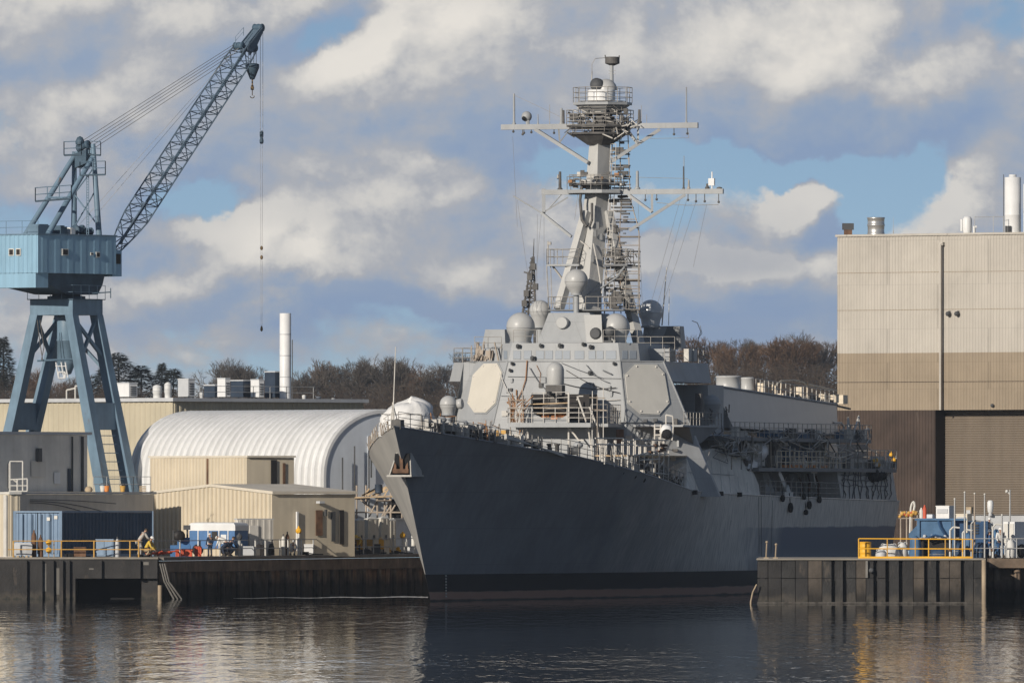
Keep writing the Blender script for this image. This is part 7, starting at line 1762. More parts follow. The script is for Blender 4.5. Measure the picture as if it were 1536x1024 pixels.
# aft lattice mast behind left domes
b = MB(); A2 = 84
for x0, x1 in ((783, 798.5), (792, 800), (803, 801)): b.tube(lb(x0, 475, A2), lb(x1, 385, A2), .09, .05)
for k in range(12):
    y = 470 - k * 7; f_ = k / 13; x0 = 783 + 15 * f_; x1 = 803 - 2 * f_; b.tube(lb(x0, y, A2), lb(x1, y - 6, A2), .045, n=4); b.tube(lb(x1, y, A2), lb(x0, y - 6, A2), .045, n=4)
b.tube(lb(800, 388, A2), lb(801, 358, A2), .05, .02)
for x, y in ((790, 440), (803, 430), (795, 415), (800, 400), (787, 455)): b.obox(lb(x, y, A2 - .2), (.18, 0, 0), (0, .15, 0), (0, 0, .22))
b.tube(lb(783, 475, A2), lb(783, 560, A2), .15); b.tube(lb(803, 475, A2), lb(803, 560, A2), .15); b.bar(lb(786, 408, A2), lb(800, 412, A2), .1); SH(b, 'aft_lattice_mast', 'mast_dark')
b = MB(); b.tube(lb(993, 488, 60), lb(1000, 401, 60), .05, .025); b.cut(); b.tube(lb(1003, 488, 60), lb(1004, 432, 60), .03, .015); SH(b, 'whip_antenna', 'rail_white')
b = MB(); b.path([lb(1040, 530, 66), lb(1046, 515, 66), lb(1051, 497, 66), lb(1046, 484, 66), lb(1038, 481, 66)], .025, 4); b.path([lb(1046, 508, 66), lb(1053, 500, 66), lb(1050, 488, 66)], .02, 4); b.tube(lb(1055, 541, 57), lb(1055, 525, 57), .025); SH(b, 'loose_cable', 'rail_metal')
for i in range(3):
    pass

# ------------------------------------------------------------------ superstructure aft of the bridge, port side
# side structure flush with the hull
p = [la(1030, 737, 8.78), la(1140, 743, 8.78), la(1138, 727, 8.7), la(1132, 712, 8.55), la(1122, 690, 8.05), la(1098, 677, 7.75), la(1070, 672, 7.7), la(1030, 681, 7.8)]
b = MB(); b.loft([[q + Vector((-5, 0, 0)) for q in p], p]); SH(b, 'side_plating', 'plating_sunlit')
b = MB(); b.path([la(1032, 708, 8.34), la(1128, 714, 8.38)], .02, 4)
for k in range(7): b.cut(); b.tube(la(1042 + k * 12.5, 690, 8.04), la(1044 + k * 13, 738, 8.78), .01, n=4)
SH(b, 'weld_seam', 'haze_grey')
pbox('port_side_house', 'haze_grey', 1000, 1062, 577, 735, 61, 66, 0)
# platform and brackets with small dome
b = MB(); z_ = la(1040, 637, 9).z; q = [la(1026, 637, 8.3), la(1082, 637, 8.3)]; c4 = [lift(q[0], z_), lift(q[1], z_), lift(q[1] + Vector((-3.5, 0, 0)), z_), lift(q[0] + Vector((-3.5, 0, 0)), z_)]
b.loft([[x - Z * .12 for x in c4], c4]); pf = SH(b, 'platform', 'haze_grey'); b = MB(); rail(b, [c4[0], c4[1], c4[2]], .85, 2, 1.0, .028); SH(b, 'railing', 'rail_metal', pf)
b = MB(); b.loft([[la(1034, 640.5, 8.2), la(1078, 640.5, 8.2), la(1052, 664, 8.2), la(1040, 666, 8.2)], [x + Vector((-2, 0, 0)) for x in (la(1034, 640.5, 8.2), la(1078, 640.5, 8.2), la(1052, 664, 8.2), la(1040, 666, 8.2))]]); SH(b, 'bracket', 'haze_dark')
b = MB(); rr = random.Random(17)
for k in range(18):
    b.cut(); x = rr.uniform(1036, 1096); y = rr.uniform(610, 650); p_ = la(x, y, 7.9); b.tube(p_, p_ + Vector((0, rr.uniform(-1.4, 1.4), rr.uniform(-.7, .7))), .045, n=5)
b.obox(la(1049, 608, 7.8), (.2, 0, 0), (0, .4, 0), (0, 0, .8)); SH(b, 'platform_gear', 'mast_dark')
# tall sloped casing aft
T = [la(1071, 579, 6.6), la(1255, 607, 6.6)]; Bt = [la(1100, 641, 7.3), la(1257, 652, 7.3)]
b = MB(); inn = lambda p, x: Vector((x, p.y, p.z))
b.loft([[Bt[0], Bt[1], inn(Bt[1], -6.5), inn(Bt[0], -6.5)], [T[0], T[1], inn(T[1], -6), inn(T[0], -6)]]); SH(b, 'funnel_casing', 'radome_grey')
b = MB(); b.path([q + Vector((.05, 0, .03)) for q in T], .07, 5); SH(b, 'edge_trim', 'haze_grey')
for x0, x1, yt, off in ((1074, 1111, 563, 0), (1111.5, 1131, 564.5, .4)):
    p_ = la((x0 + x1) / 2, 585, 4.6 + off); r_ = (x1 - x0) / 2 * MPX(68); zt2 = zof(yt, 870); b = MB(); q = lift(p_, zt2); hh = zt2 - T[0].z + .8
    b.lathe(q, [(r_, -hh), (r_, -hh * .55), (r_ * 1.02, -hh * .54), (r_ * 1.02, -hh * .5), (r_, -hh * .49), (r_, -.1), (r_ * 1.04, -.08), (r_ * 1.04, 0), (r_ * .85, .05), (r_ * .8, -.1)], 24); SH(b, 'exhaust_drum', 'radome_grey')
def top_edge(px): f_ = (px - 1071) / 184; return T[0].lerp(T[1], f_)
b = MB(); rail(b, [top_edge(x) for x in (1132, 1170, 1210, 1250)], .95, 2, 1.5, .028); SH(b, 'railing', 'rail_white')
b = MB()
for pts in ([(1140, 590), (1140, 574), (1153, 572)], [(1148, 591), (1148, 576), (1159, 575), (1159, 592)], [(1163, 594), (1163, 578), (1172, 571), (1192, 570), (1207, 574), (1211, 580), (1211, 596)], [(1171, 594), (1172, 572)], [(1186, 590), (1186, 582)], [(1211, 576), (1235, 581), (1255, 586)], [(1233, 601), (1233, 590)], [(1252, 606), (1252, 592), (1258, 592)]): b.path([la(x, y, 6.2) for x, y in pts], .055, 6)
for x, w, y0, y1_ in ((1200, 4, 580, 600), (1252, 5, 592, 604), (1142, 3, 574, 592), (1173, 5, 590, 596), (1234, 4, 591, 599), (1264, 8, 592, 606)):
    p_ = la(x, (y0 + y1_) / 2, 6); b.obox(p_, (.2, 0, 0), (0, w * .045 / .22 * .5, 0), (0, 0, (y1_ - y0) / 2 * .045))
SH(b, 'casing_gear', 'rail_sunlit')
b = MB()
for x, y in ((1215, 598), (1180, 594), (1190, 596), (1222, 600), (1243, 604)): b.obox(la(x, y, 5.8), (.2, 0, 0), (0, 1.2, 0), (0, 0, .22))
b.bar(la(1240, 605, 6.4), la(1275, 613, 6.4), .12); SH(b, 'casing_locker', 'mast_dark')
# after end of the casing block, stepping down
# recessed working decks
def deck_strip(px0, px1, py, b0, b1, th, m, nm='working_deck'):
    p, q = la(px0, py, b1), la(px1, py, b1); z = (p.z + q.z) / 2; c4 = [lift(p, z), lift(q, z), Vector((b0, q.y, z)), Vector((b0, p.y, z))]
    b = MB(); b.loft([[x - Z * th for x in c4], c4]); return SH(b, nm, m), c4
d1, c1 = deck_strip(1095, 1307, 657, 3, 8.9, .25, 'haze_dark'); d2, c2 = deck_strip(1138, 1345, 702, 3, 8.9, .25, 'haze_dark')
b = MB(); rail(b, [c1[0], c1[1], c1[2]], 1.0, 3, 1.6, .026); SH(b, 'railing', 'rail_metal', d1)
b = MB(); rail(b, [c2[0] + Vector((0, 6, 0)), c2[0].lerp(c2[1], .62)], 1.15, 3, 1.5, .04); SH(b, 'railing', 'rail_sunlit', d2)
b = MB(); rail(b, [c2[0].lerp(c2[1], .62), c2[1], c2[2]], 1.3, 3, 1.5, .03); SH(b, 'railing', 'rail_metal', d2)
b = MB(); p = la(1138, 735, 5.4); q = la(1300, 745, 5.4); z0 = zdeck(80) - .1; z1_ = c1[0].z - .25
b.box((5.0, p.y, z0), (5.4, q.y, z1_)); SH(b, 'recess_wall', 'haze_dark')
for x0, x1, y0, y1_, m_ in ((1168, 1198, 662, 702, 'blue_tarp'), (1206, 1219, 668, 702, 'blue_tarp'), (1150, 1166, 660, 700, 'haze_grey'), (1229, 1252, 661, 700, 'radome_grey'), (1176, 1199, 710, 745, 'haze_dark'), (1136, 1150, 705, 740, 'haze_grey')):
    p, q = la(x0, y1_, 5.8), la(x1, y1_, 5.8); r_ = random.Random(x0); b = MB()
    b.loft([[Vector((5.45, p.y, p.z)), Vector((5.45, q.y, q.z)), Vector((6.4, q.y, q.z)), Vector((6.4, p.y, p.z))], [Vector((5.45, p.y + .4, la(x0, y0, 5.8).z)), Vector((5.45, q.y - .4, la(x0, y0, 5.8).z)), Vector((6.0, q.y - .7, la(x0, y0, 5.8).z)), Vector((6.0, p.y + .7, la(x0, y0, 5.8).z))]]); SH(b, 'covered_equipment', m_)
b = MB(); b.bar(la(1163, 706, 8.3), la(1174, 732, 8.3), .5, .5); b.bar(la(1174, 730, 8.3), la(1178, 742, 8.4), .7, .5); b.obox(la(1177, 742, 8.4), (.3, 0, 0), (0, 1.4, 0), (0, 0, .2)); SH(b, 'boat_davit', 'radome_grey')
b = MB(); b.bar(la(1217, 706, 7.6), la(1220, 725, 7.6), .3, .3); b.obox(la(1215, 707, 7.6), (.3, 0, 0), (0, 1.1, 0), (0, 0, .12)); SH(b, 'davit_arm', 'radome_grey')
b = MB(); 
pts = [la(1138 + k * 3.2, 702 + 7 * math.sin(PI * k / 19), 8.3 + .4 * math.sin(PI * k / 19)) for k in range(20)]
pts0 = [Vector((5.5, p.y, c2[0].z - .3)) for p in pts]
b.loft([pts0, pts], closed=False, caps=False); SH(b, 'awning', 'radome_grey')
# white survival craft and gear by the davits
b = MB(); p = la(1131, 678, 8.0); b.lathe(p, [(0, -1.7), (.5, -1.6), (.72, -1.2), (.75, 0), (.72, 1.2), (.5, 1.6), (0, 1.7)], 18, (0, 1, .05)); SH(b, 'liferaft_canister', 'white_metal')
b = MB(); p = la(1106, 676, 7.6); b.obox(p, (.4, 0, 0), (0, 1.8, 0), (0, 0, .55)); p = la(1112, 664, 7.4); b.obox(p, (.4, 0, 0), (0, 1.2, 0), (0, 0, .5)); SH(b, 'liferaft_cradle', 'hut_end')
b = MB(); b.loft([[la(1122, 703, 8.5), la(1136, 702, 8.5), la(1138, 680, 8.2), la(1126, 676, 8.2)], [x + Vector((-.8, 0, 0)) for x in (la(1122, 703, 8.5), la(1136, 702, 8.5), la(1138, 680, 8.2), la(1126, 676, 8.2))]]); SH(b, 'windbreak', 'white_metal')
# after grey block with hoses
p = [la(1262, 749, 8.75), la(1346, 751, 8.7), la(1339, 706, 8.4), la(1255, 704, 8.4)]
b = MB(); b.loft([[x + Vector((-7, 0, 0)) for x in p], p]); SH(b, 'hangar_wall', 'bare_grey')
b = MB(); rr = random.Random(23)
for k in range(16):
    x = 1264 + k * 4.8 + rr.uniform(-2, 2); pts = []
    for j in range(7): pts.append(la(x + rr.uniform(-2.5, 2.5), 706 + j * 7, 8.52 + .04 * j))
    b.path(pts, .035, 4)
for k in range(5):
    y = 712 + k * 8; b.path([la(1262 + j * 10, y + rr.uniform(-2, 2), 8.6) for j in range(8)], .03, 4)
SH(b, 'hanging_hose', 'steel_dark')
b = MB()
for k in range(9): b.cut(); p_ = la(1302 + rr.uniform(0, 24), 709 + rr.uniform(0, 8), 8.6); b.ball(p_, rr.uniform(.25, .5), 7, 5)
SH(b, 'bundled_net', 'dark_void')
b = MB(); rr = random.Random(29)
for k in range(30):
    b.cut(); x = rr.uniform(1150, 1260); y = rr.uniform(712, 745); p_ = la(x, y, 7.2); b.tube(p_, p_ + Vector((0, rr.uniform(-.8, .8), rr.uniform(-.7, .7))), .04, n=4)
b.cut(); rail(b, [la(1140, 745, 8.6), la(1262, 748, 8.6)], 1.1, 3, 1.7, .03); SH(b, 'lifeline', 'rail_metal')
b = MB(); rr = random.Random(30)
for x, y in ((1213, 725), (1226, 730), (1251, 733), (1201, 732)): b.cut(); b.path([la(x, y + 12, 7.4), la(x + 2, y - 4, 7.4), la(x - 2, y - 16, 7.3)], .09, 5)
SH(b, 'rusty_pipe', 'rusty')
# upper deck clutter: white gear on the two working decks and after end
b = MB(); rr = random.Random(33)
for k in range(20):
    b.cut(); x = rr.uniform(1180, 1262); p_ = la(x, 700, 8.2); p_.z = c2[0].z; b.obox(p_ + Z * .3, (.15, 0, 0), (0, rr.uniform(.2, .8), 0), (0, 0, rr.uniform(.15, .4)))
for pts in ([(1205, 699), (1206, 683), (1211, 683)], [(1226, 699), (1227, 684), (1230, 676)], [(1234, 699), (1234, 683), (1240, 680), (1246, 688), (1246, 699)], [(1252, 698), (1254, 680), (1258, 690)], [(1190, 699), (1192, 672)]): b.cut(); b.path([la(x, y, 8.5) for x, y in pts], .08, 6)
SH(b, 'deck_gear', 'rail_white')
b = MB()
for k in range(8): b.cut(); p_ = la(1176 + k * 9 + rr.uniform(-3, 3), 700, 8.3); p_.z = c2[0].z + .12; b.obox(p_, (.12, 0, 0), (0, .5, 0), (0, 0, .1))
SH(b, 'orange_hose', 'orange')
b = MB()
for pts in ([(1271, 655), (1272, 626), (1276, 650)], [(1279, 655), (1288, 624), (1291, 655)], [(1294, 656), (1296, 645), (1303, 643), (1305, 656)], [(1262, 656), (1266, 640), (1262, 634), (1250, 634)]): b.cut(); b.path([la(x, y, 8.2) for x, y in pts], .07, 6)
for x, y in ((1316, 690), (1322, 695), (1311, 694)): b.cut(); b.obox(la(x, y, 8.2), (.3, 0, 0), (0, 1.2, 0), (0, 0, .25))
for x in (1330, 1334, 1343): b.cut(); b.tube(la(x, 703, 8.6), la(x + 1, 672 + (x % 3) * 6, 8.6), .05)
SH(b, 'after_gear', 'rail_white')
b = MB()
for x, y in ((1314, 690), (1310, 692), (1337, 682), (1318, 697), (1341, 690)): b = MB(); b.ball(la(x, y, 8.5), .17, 10, 6); b.tube(la(x, y, 8.5), la(x, y - 6, 8.5), .02); SH(b, 'float', 'yellow_bright')
b = MB()
for x, y, r_ in ((1183, 761, 7), (1211, 757, 6), (1206, 768, 4), (1171, 747, 5), (1226, 749, 5), (1203, 745, 4)):
    b = MB(); p_ = hull_hit(x, y, .15); b.lathe(p_, [(r_ * .045 * .5, -.15), (r_ * .045, -.1), (r_ * .045 * 1.1, 0), (r_ * .045, .1), (r_ * .045 * .5, .15)], 14, (1, 0, 0)); b.tube(p_, p_ + Vector((-.1, 0, 1)), .03); SH(b, 'tyre_fender', 'dark_void')
b = MB()
for x0, y0, x1, y1_ in ((1137, 745, 1138, 830), (1141, 745, 1142, 870), (1158, 750, 1156, 830), (1096, 780, 1086, 822), (1030, 800, 1010, 840)): b.cut(); b.path([hull_hit(x0 + (x1 - x0) * k / 8, y0 + (y1_ - y0) * k / 8, .04) for k in range(9)], .014, 4)
SH(b, 'hanging_line', 'steel_dark')
b = MB()
for x in (1055, 1060, 1066, 1079, 1107, 1040): b.cut(); p_ = hull_hit(x, 738 + (x - 1040) * .05, .12); b.obox(p_, (.12, 0, 0), (0, .25, 0), (0, 0, .15))
for x in (902, 917, 930, 948, 962): b.cut(); p_ = hull_hit(x, 697 + (x - 902) * .36, .1); b.ball(p_, .22, 8, 5)
SH(b, 'fairlead', 'dark_void')
# scaffold on deck before port radar face
s2 = thing('scaffolding', 'white tube scaffold around the port side deck below the shaded radar face', 'scaffolding', toW(lb(950, 715, 40)))
b = MB(); SP = lambda x, y, d=0: la(x, y, 7.9 - d)
for x, yt, yb in ((900, 657, 690), (907, 659, 696), (921, 660, 700), (932, 662, 703), (941, 660, 706), (950, 660, 705), (958, 669, 708), (966, 670, 709), (978, 660, 712), (988, 655, 714), (995, 660, 718), (1002, 676, 722)):
    b.tube(SP(x, yb), SP(x + 1, yt), .05, n=6); b.tube(SP(x + 3, yb - 2, 1.5), SP(x + 3, yt, 1.5), .04, n=5)
for y0, y1_, x0, x1 in ((657, 657, 893, 935), (666, 667, 893, 950), (659, 661, 935, 950), (659, 660, 950, 1002), (668, 669, 955, 1003), (682, 681, 950, 1003), (690, 688, 960, 990), (708, 711, 972, 1003)): b.tube(SP(x0, y0), SP(x1, y1_), .045, n=5)
for pts in ([(908, 682), (910, 668), (914, 664), (918, 668), (920, 682)], [(920, 664), (928, 672), (934, 684)], [(933, 660), (940, 663), (948, 668)], [(950, 684), (965, 680), (990, 676)], [(968, 700), (971, 694), (976, 700)], [(994, 662), (996, 690), (990, 700)]): b.path([SP(x, y) for x, y in pts], .05, 5)
toWm(b).build('frame', 'rail_white', s2)
b = MB(); p, q = SP(942, 682), SP(1042, 683); z = p.z; b.loft([[Vector((p.x, p.y, z - .1)), Vector((q.x, q.y, z - .1)), Vector((q.x - 2.2, q.y, z - .1)), Vector((p.x - 2.2, p.y, z - .1))], [Vector((p.x, p.y, z)), Vector((q.x, q.y, z)), Vector((q.x - 2.2, q.y, z)), Vector((p.x - 2.2, p.y, z))]]); toWm(b).build('plank', 'scaf_wood', s2)
b = MB(); rr = random.Random(41)
for k in range(7): b.cut(); p_ = SP(rr.uniform(974, 1000), rr.uniform(664, 682)); b.obox(p_, (.1, 0, 0), (0, rr.uniform(.3, .9), 0), (0, 0, rr.uniform(.04, .1)))
toWm(b).build('rusty_clamp', 'rusty', s2)
b = MB(); rr = random.Random(42)
for k in range(30):
    b.cut(); x = rr.uniform(958, 1004); y = 696 + (x - 958) * .45 + rr.uniform(-10, 8); p_ = SP(x, y, rr.uniform(0, 1)); b.obox(p_, (rr.uniform(.05, .2), 0, 0), (0, rr.uniform(.1, .5), 0), (0, 0, rr.uniform(.05, .35)))
toWm(b).build('stacked_gear', 'mast_dark', s2)
# gear on the port deck, door and cabinet on the port face
nRd = nR
def onR(px, py, off=.0): return lpl(px, py, FR1, nR) + nR * off
panel([onR(x, y) for x, y in ((924, 665), (935, 665), (935, 644), (924, 644))], nR, .04, 'side_door', 'rusty', off=.02)
panel([onR(x, y) for x, y in ((951, 661), (959, 661), (959, 637), (951, 637))], nR, .12, 'wall_cabinet', 'haze_grey', off=.02)
b = MB(); b.path([onR(x, 634, .06) for x in (905, 1030)], .035, 5); b.cut(); b.path([onR(945, 562, .05), onR(940, 600, .05)], .03, 4); SH(b, 'weld_seam', 'haze_dark')
b = MB()
for x, y in ((952, 640), (966, 632), (981, 631), (1018, 645)): b.cut(); b.obox(onR(x, y, .2), (.12, 0, 0), (0, .12, 0), (0, 0, .1))
SH(b, 'floodlight', 'steel_dark')
b = MB(); c = lb(1000, 646, 46); b.lathe(c, [(0, -.75), (.3, -.7), (.44, -.4), (.46, .3), (.36, .55)], 18, (-.1, 1, 0)); o = SH(b, 'search_radar_drum', 'white_metal'); b = MB(); b.lathe(lb(1000, 651, 45.2), [(0, 0), (.34, .0), (.34, .06)], 16, (-.1, 1, 0)); SH(b, 'drum_opening', 'dark_void', o)
b = MB()
for pts in ([(982, 660), (982, 636)], [(991, 660), (991, 636)], [(982, 643), (991, 643)], [(982, 652), (991, 652)], [(999, 636), (999, 622), (1009, 624), (1010, 640), (1008, 660)], [(986, 660), (1006, 658)]): b.path(row_pts(45.4, pts), .05, 6)
SH(b, 'frame_post', 'rail_white', o)
b = MB(); rr = random.Random(43)
for k in range(34):
    x = rr.uniform(1008, 1024); y = rr.uniform(702, 735); p_ = la(x, y, 8.3); b.tube(p_, p_ + Vector((0, rr.uniform(-1, 1), rr.uniform(-.3, .4))), .04, n=4)
SH(b, 'mooring_gear', 'rail_white')
b = MB(); b.obox(la(1020, 728, 7.8), (.4, 0, 0), (0, 2.2, 0), (0, 0, .6)); b.cut(); b.obox(la(1036, 714, 7.8), (.4, 0, 0), (0, 1.6, 0), (0, 0, .15)); SH(b, 'winch', 'mast_dark')

# more working gear on the port side aft: cables, hoses, staging, lamps
rr = random.Random(101)
for k in range(34):
    x0 = rr.uniform(1062, 1300); y0 = rr.uniform(644, 662); n_ = rr.randint(3, 5); b = MB()
    pts = [la(x0 + rr.uniform(-4, 4) + j * rr.uniform(-6, 9), y0 + j * rr.uniform(5, 11), 8.95 + rr.uniform(0, .15)) for j in range(n_)]; b.path(pts, rr.uniform(.025, .055), 4); SH(b, 'hanging_cable', rr.choice(('rail_metal', 'mast_dark', 'rail_white')))
for k in range(6):
    x0 = 1075 + k * 36; b = MB(); b.path([la(x0 + 36 * j / 8, 640 + 1.2 * k + 7 * math.sin(PI * j / 8), 8.9) for j in range(9)], .03, 4); SH(b, 'slung_cable', 'rail_metal')
for k in range(15):
    x = 1098 + k * 14.5; b = MB(); b.tube(la(x, 657, 8.8), la(x + rr.uniform(-1, 1), 704, 8.8), .045, n=5); SH(b, 'staging_pole', rr.choice(('scaf_tube', 'rail_metal')))
for k in range(26):
    x = rr.uniform(1100, 1300); b = MB(); p_ = la(x, 656, rr.uniform(7.6, 8.6)); p_.z = c1[0].z + .2; b.obox(p_, (.2, 0, 0), (0, rr.uniform(.3, 1.3), 0), (0, 0, rr.uniform(.12, .5))); SH(b, 'stowed_box', rr.choice(('mast_dark', 'blue_tarp', 'haze_dark', 'rail_white', 'bare_grey')))
for k in range(16):
    x = rr.uniform(1120, 1180); y = rr.uniform(664, 700); b = MB(); p_ = la(x, y, rr.uniform(7, 8.7)); b.obox(p_, (.15, 0, 0), (0, rr.uniform(.2, .9), 0), (0, 0, rr.uniform(.1, .5))); SH(b, 'davit_gear', rr.choice(('rail_white', 'bare_grey', 'haze_dark', 'mast_dark')))
for k in range(12):
    x = rr.uniform(1262, 1338); b = MB(); p_ = la(x, 700, 8.2); p_.z = c2[0].z + .25; b.obox(p_, (.3, 0, 0), (0, rr.uniform(.4, 1.6), 0), (0, 0, rr.uniform(.15, .5))); SH(b, 'stowed_box', rr.choice(('mast_dark', 'haze_dark', 'bare_grey')))
# port bridge front: cables, small boxes, pipe runs and a ladder
for (x0, y0, x1, y1_) in ((850, 556, 930, 590), (842, 575, 925, 582), (846, 590, 930, 600), (772, 600, 750, 560), (880, 548, 915, 575), (795, 552, 826, 590)):
    b = MB(); b.path([front(x0 + (x1 - x0) * j / 8, y0 + (y1_ - y0) * j / 8 + 5 * math.sin(PI * j / 8)) + nF * .15 for j in range(9)], .028, 4); SH(b, 'front_cable', rr.choice(('haze_dark', 'mast_dark', 'rail_white')))
for k in range(24):
    x, y = rr.uniform(752, 930), rr.uniform(548, 632)
    if 800 < x < 880 and y > 580: continue
    b = MB(); p = front(x, y) + nF * .06; b.obox(p, (rr.uniform(.06, .2), 0, 0), (0, .08, 0), (0, 0, rr.uniform(.06, .22))); SH(b, 'wall_fitting', rr.choice(('haze_grey', 'haze_grey', 'mast_dark', 'bare_grey')))
for k in range(16):
    x, y = rr.uniform(915, 1028), rr.uniform(626, 690); b = MB(); p = onR(x, y, .06); b.obox(p, (rr.uniform(.06, .2), 0, 0), (0, .1, 0), (0, 0, rr.uniform(.06, .25))); SH(b, 'wall_fitting', rr.choice(('haze_grey', 'mast_dark', 'bare_grey')))
# staging around the gun platform
for x in (766, 775, 784, 888, 896, 905):
    b = MB(); b.tube(lb(x, 690, 42.4), lb(x + rr.uniform(-1, 1), rr.uniform(575, 600), 42.4), .035, n=5); SH(b, 'staging_pole', rr.choice(('scaf_tube', 'rail_white')))
for y, x0, x1 in ((600, 764, 790), (612, 762, 788), (596, 884, 908), (614, 884, 910)):
    b = MB(); b.tube(lb(x0, y, 42.35), lb(x1, y + 1, 42.35), .03, n=5); SH(b, 'staging_rail', 'scaf_tube')

# crumpled pale sheeting over the boats forward of the recess
for x0, x1, y0, y1_, m_ in ((1092, 1108, 652, 678, 'hut_end'), (1106, 1124, 654, 684, 'radome_grey'), (1120, 1140, 664, 706, 'tarp_white')):
    r_ = random.Random(x0); rows_ = []
    for j in range(7):
        y = y0 + (y1_ - y0) * j / 6; rows_.append([la(x0 + (x1 - x0) * k / 8 + r_.uniform(-1, 1), y + r_.uniform(-1.2, 1.2), 8.2 + .35 * math.sin(k * 1.3 + j * .8) + r_.uniform(-.08, .08)) for k in range(9)])
    b = MB(); front_ = [q for q in rows_]; back_ = [[q + Vector((-1.4, 0, 0)) for q in r2] for r2 in rows_]
    for A_2, fl in ((front_, 0), (back_, 1)):
        for j in range(6):
            for k in range(8): b.face([A_2[j][k], A_2[j][k + 1], A_2[j + 1][k + 1], A_2[j + 1][k]])
    edge = front_[0] + [r2[-1] for r2 in front_[1:]] + front_[-1][::-1][1:] + [r2[0] for r2 in front_[::-1][1:]]
    for p_, q_ in zip(edge[:-1], edge[1:]): b.face([p_, q_, q_ + Vector((-1.4, 0, 0)), p_ + Vector((-1.4, 0, 0))])
    SH(b, 'sheeting', m_)

# extra tiers, lockers and staging round the mast
platform(903, 170, 36, 2, 2, .8, 'mast_dark'); platform(893, 276, 40, 2, 2, .6, 'mast_dark', hd=1.5)
rr = random.Random(140)
for k in range(40):
    x, y = rr.uniform(856, 948), rr.uniform(168, 206); b = MB(); p = M_(x, y, rr.uniform(-1.9, -.6)); d_ = Vector((rr.uniform(-.7, .7), rr.uniform(-.3, .3), rr.uniform(-.5, .5))); b.tube(p, p + d_, rr.uniform(.025, .06), n=4); SH(b, 'mast_pipe', rr.choice(('mast_dark', 'mast_dark', 'rail_metal', 'rail_white')))
for k in range(22):
    x, y = rr.uniform(852, 935), rr.uniform(258, 284); b = MB(); p = M_(x, y, rr.uniform(-1.2, .5)); b.obox(p, (rr.uniform(.04, .22), 0, 0), (0, .1, 0), (0, 0, rr.uniform(.05, .25))); SH(b, 'mast_locker', rr.choice(('mast_dark', 'rust_orange', 'haze_grey', 'rail_white')))
for k in range(9):
    y = 392 + k * 9; b = MB(); b.tube(M_(906, y, .3), M_(958, y + rr.uniform(-1, 1), .3), .03, n=4); SH(b, 'staging_rail', 'rail_metal')
for x in (907, 921, 938, 957):
    b = MB(); b.tube(M_(x, 470, .3), M_(x + 1, 372, .3), .035, n=4); SH(b, 'staging_pole', 'rail_metal')
# ------------------------------------------------------------------ people
mat('skin', (.42, .25, .17), .6, var=.08); mat('hair', (.05, .035, .025), .8)
mat('cloth_grey', (.42, .40, .37), .85, var=.12, vs=5); mat('cloth_yellow', (.62, .42, .06), .8, var=.15, vs=5); mat('cloth_navy', (.025, .035, .06), .85, var=.15, vs=5)
mat('cloth_white', (.66, .65, .62), .85, var=.08, vs=5); mat('cloth_blue', (.035, .09, .2), .85, var=.15, vs=5); mat('cloth_maroon', (.10, .03, .025), .85, var=.2, vs=5); mat('cloth_tan', (.36, .28, .18), .85, var=.15, vs=5)
mat('helmet_white', (.74, .73, .70), .35, var=.04); mat('helmet_yellow', (.70, .46, .05), .35, var=.05); mat('boot', (.03, .024, .02), .7)
POSES = {  # joints at 1.8 m: forward is +y
 'stand': dict(pel=(0, 0, .95), che=(0, .01, 1.32), nec=(0, .02, 1.50), hed=(0, .05, 1.66), kn=((-.11, .03, .52), (.11, .05, .52)), an=((-.12, -.02, .09), (.12, .02, .09)), el=((-.27, -.02, 1.13), (.27, .04, 1.13)), wr=((-.27, .12, .9), (.25, .24, .98))),
 'lean': dict(pel=(0, -.12, .95), che=(0, .12, 1.28), nec=(0, .24, 1.42), hed=(0, .33, 1.55), kn=((-.11, -.02, .52), (.11, .02, .52)), an=((-.12, -.12, .09), (.12, -.02, .09)), el=((-.26, .34, 1.12), (.26, .34, 1.12)), wr=((-.18, .52, 1.04), (.2, .52, 1.03))),
 'bend': dict(pel=(0, -.22, .86), che=(0, .14, 1.08), nec=(0, .30, 1.12), hed=(0, .44, 1.14), kn=((-.13, .06, .48), (.13, .08, .5)), an=((-.14, -.1, .09), (.14, .02, .09)), el=((-.26, .30, .82), (.26, .34, .84)), wr=((-.16, .46, .62), (.18, .48, .60))),
 'crouch': dict(pel=(0, -.2, .48), che=(0, .02, .80), nec=(0, .12, .96), hed=(0, .20, 1.10), kn=((-.15, .26, .50), (.16, .24, .46)), an=((-.14, .0, .09), (.14, -.12, .09)), el=((-.27, .22, .62), (.27, .24, .62)), wr=((-.14, .42, .46), (.16, .44, .44))),
 'walk': dict(pel=(0, 0, .93), che=(0, .04, 1.31), nec=(0, .06, 1.49), hed=(0, .09, 1.65), kn=((-.11, .2, .54), (.11, -.02, .5)), an=((-.11, .24, .10), (.11, -.32, .16)), el=((-.27, -.14, 1.14), (.27, .12, 1.12)), wr=((-.26, -.1, .92), (.24, .32, 1.0)))}
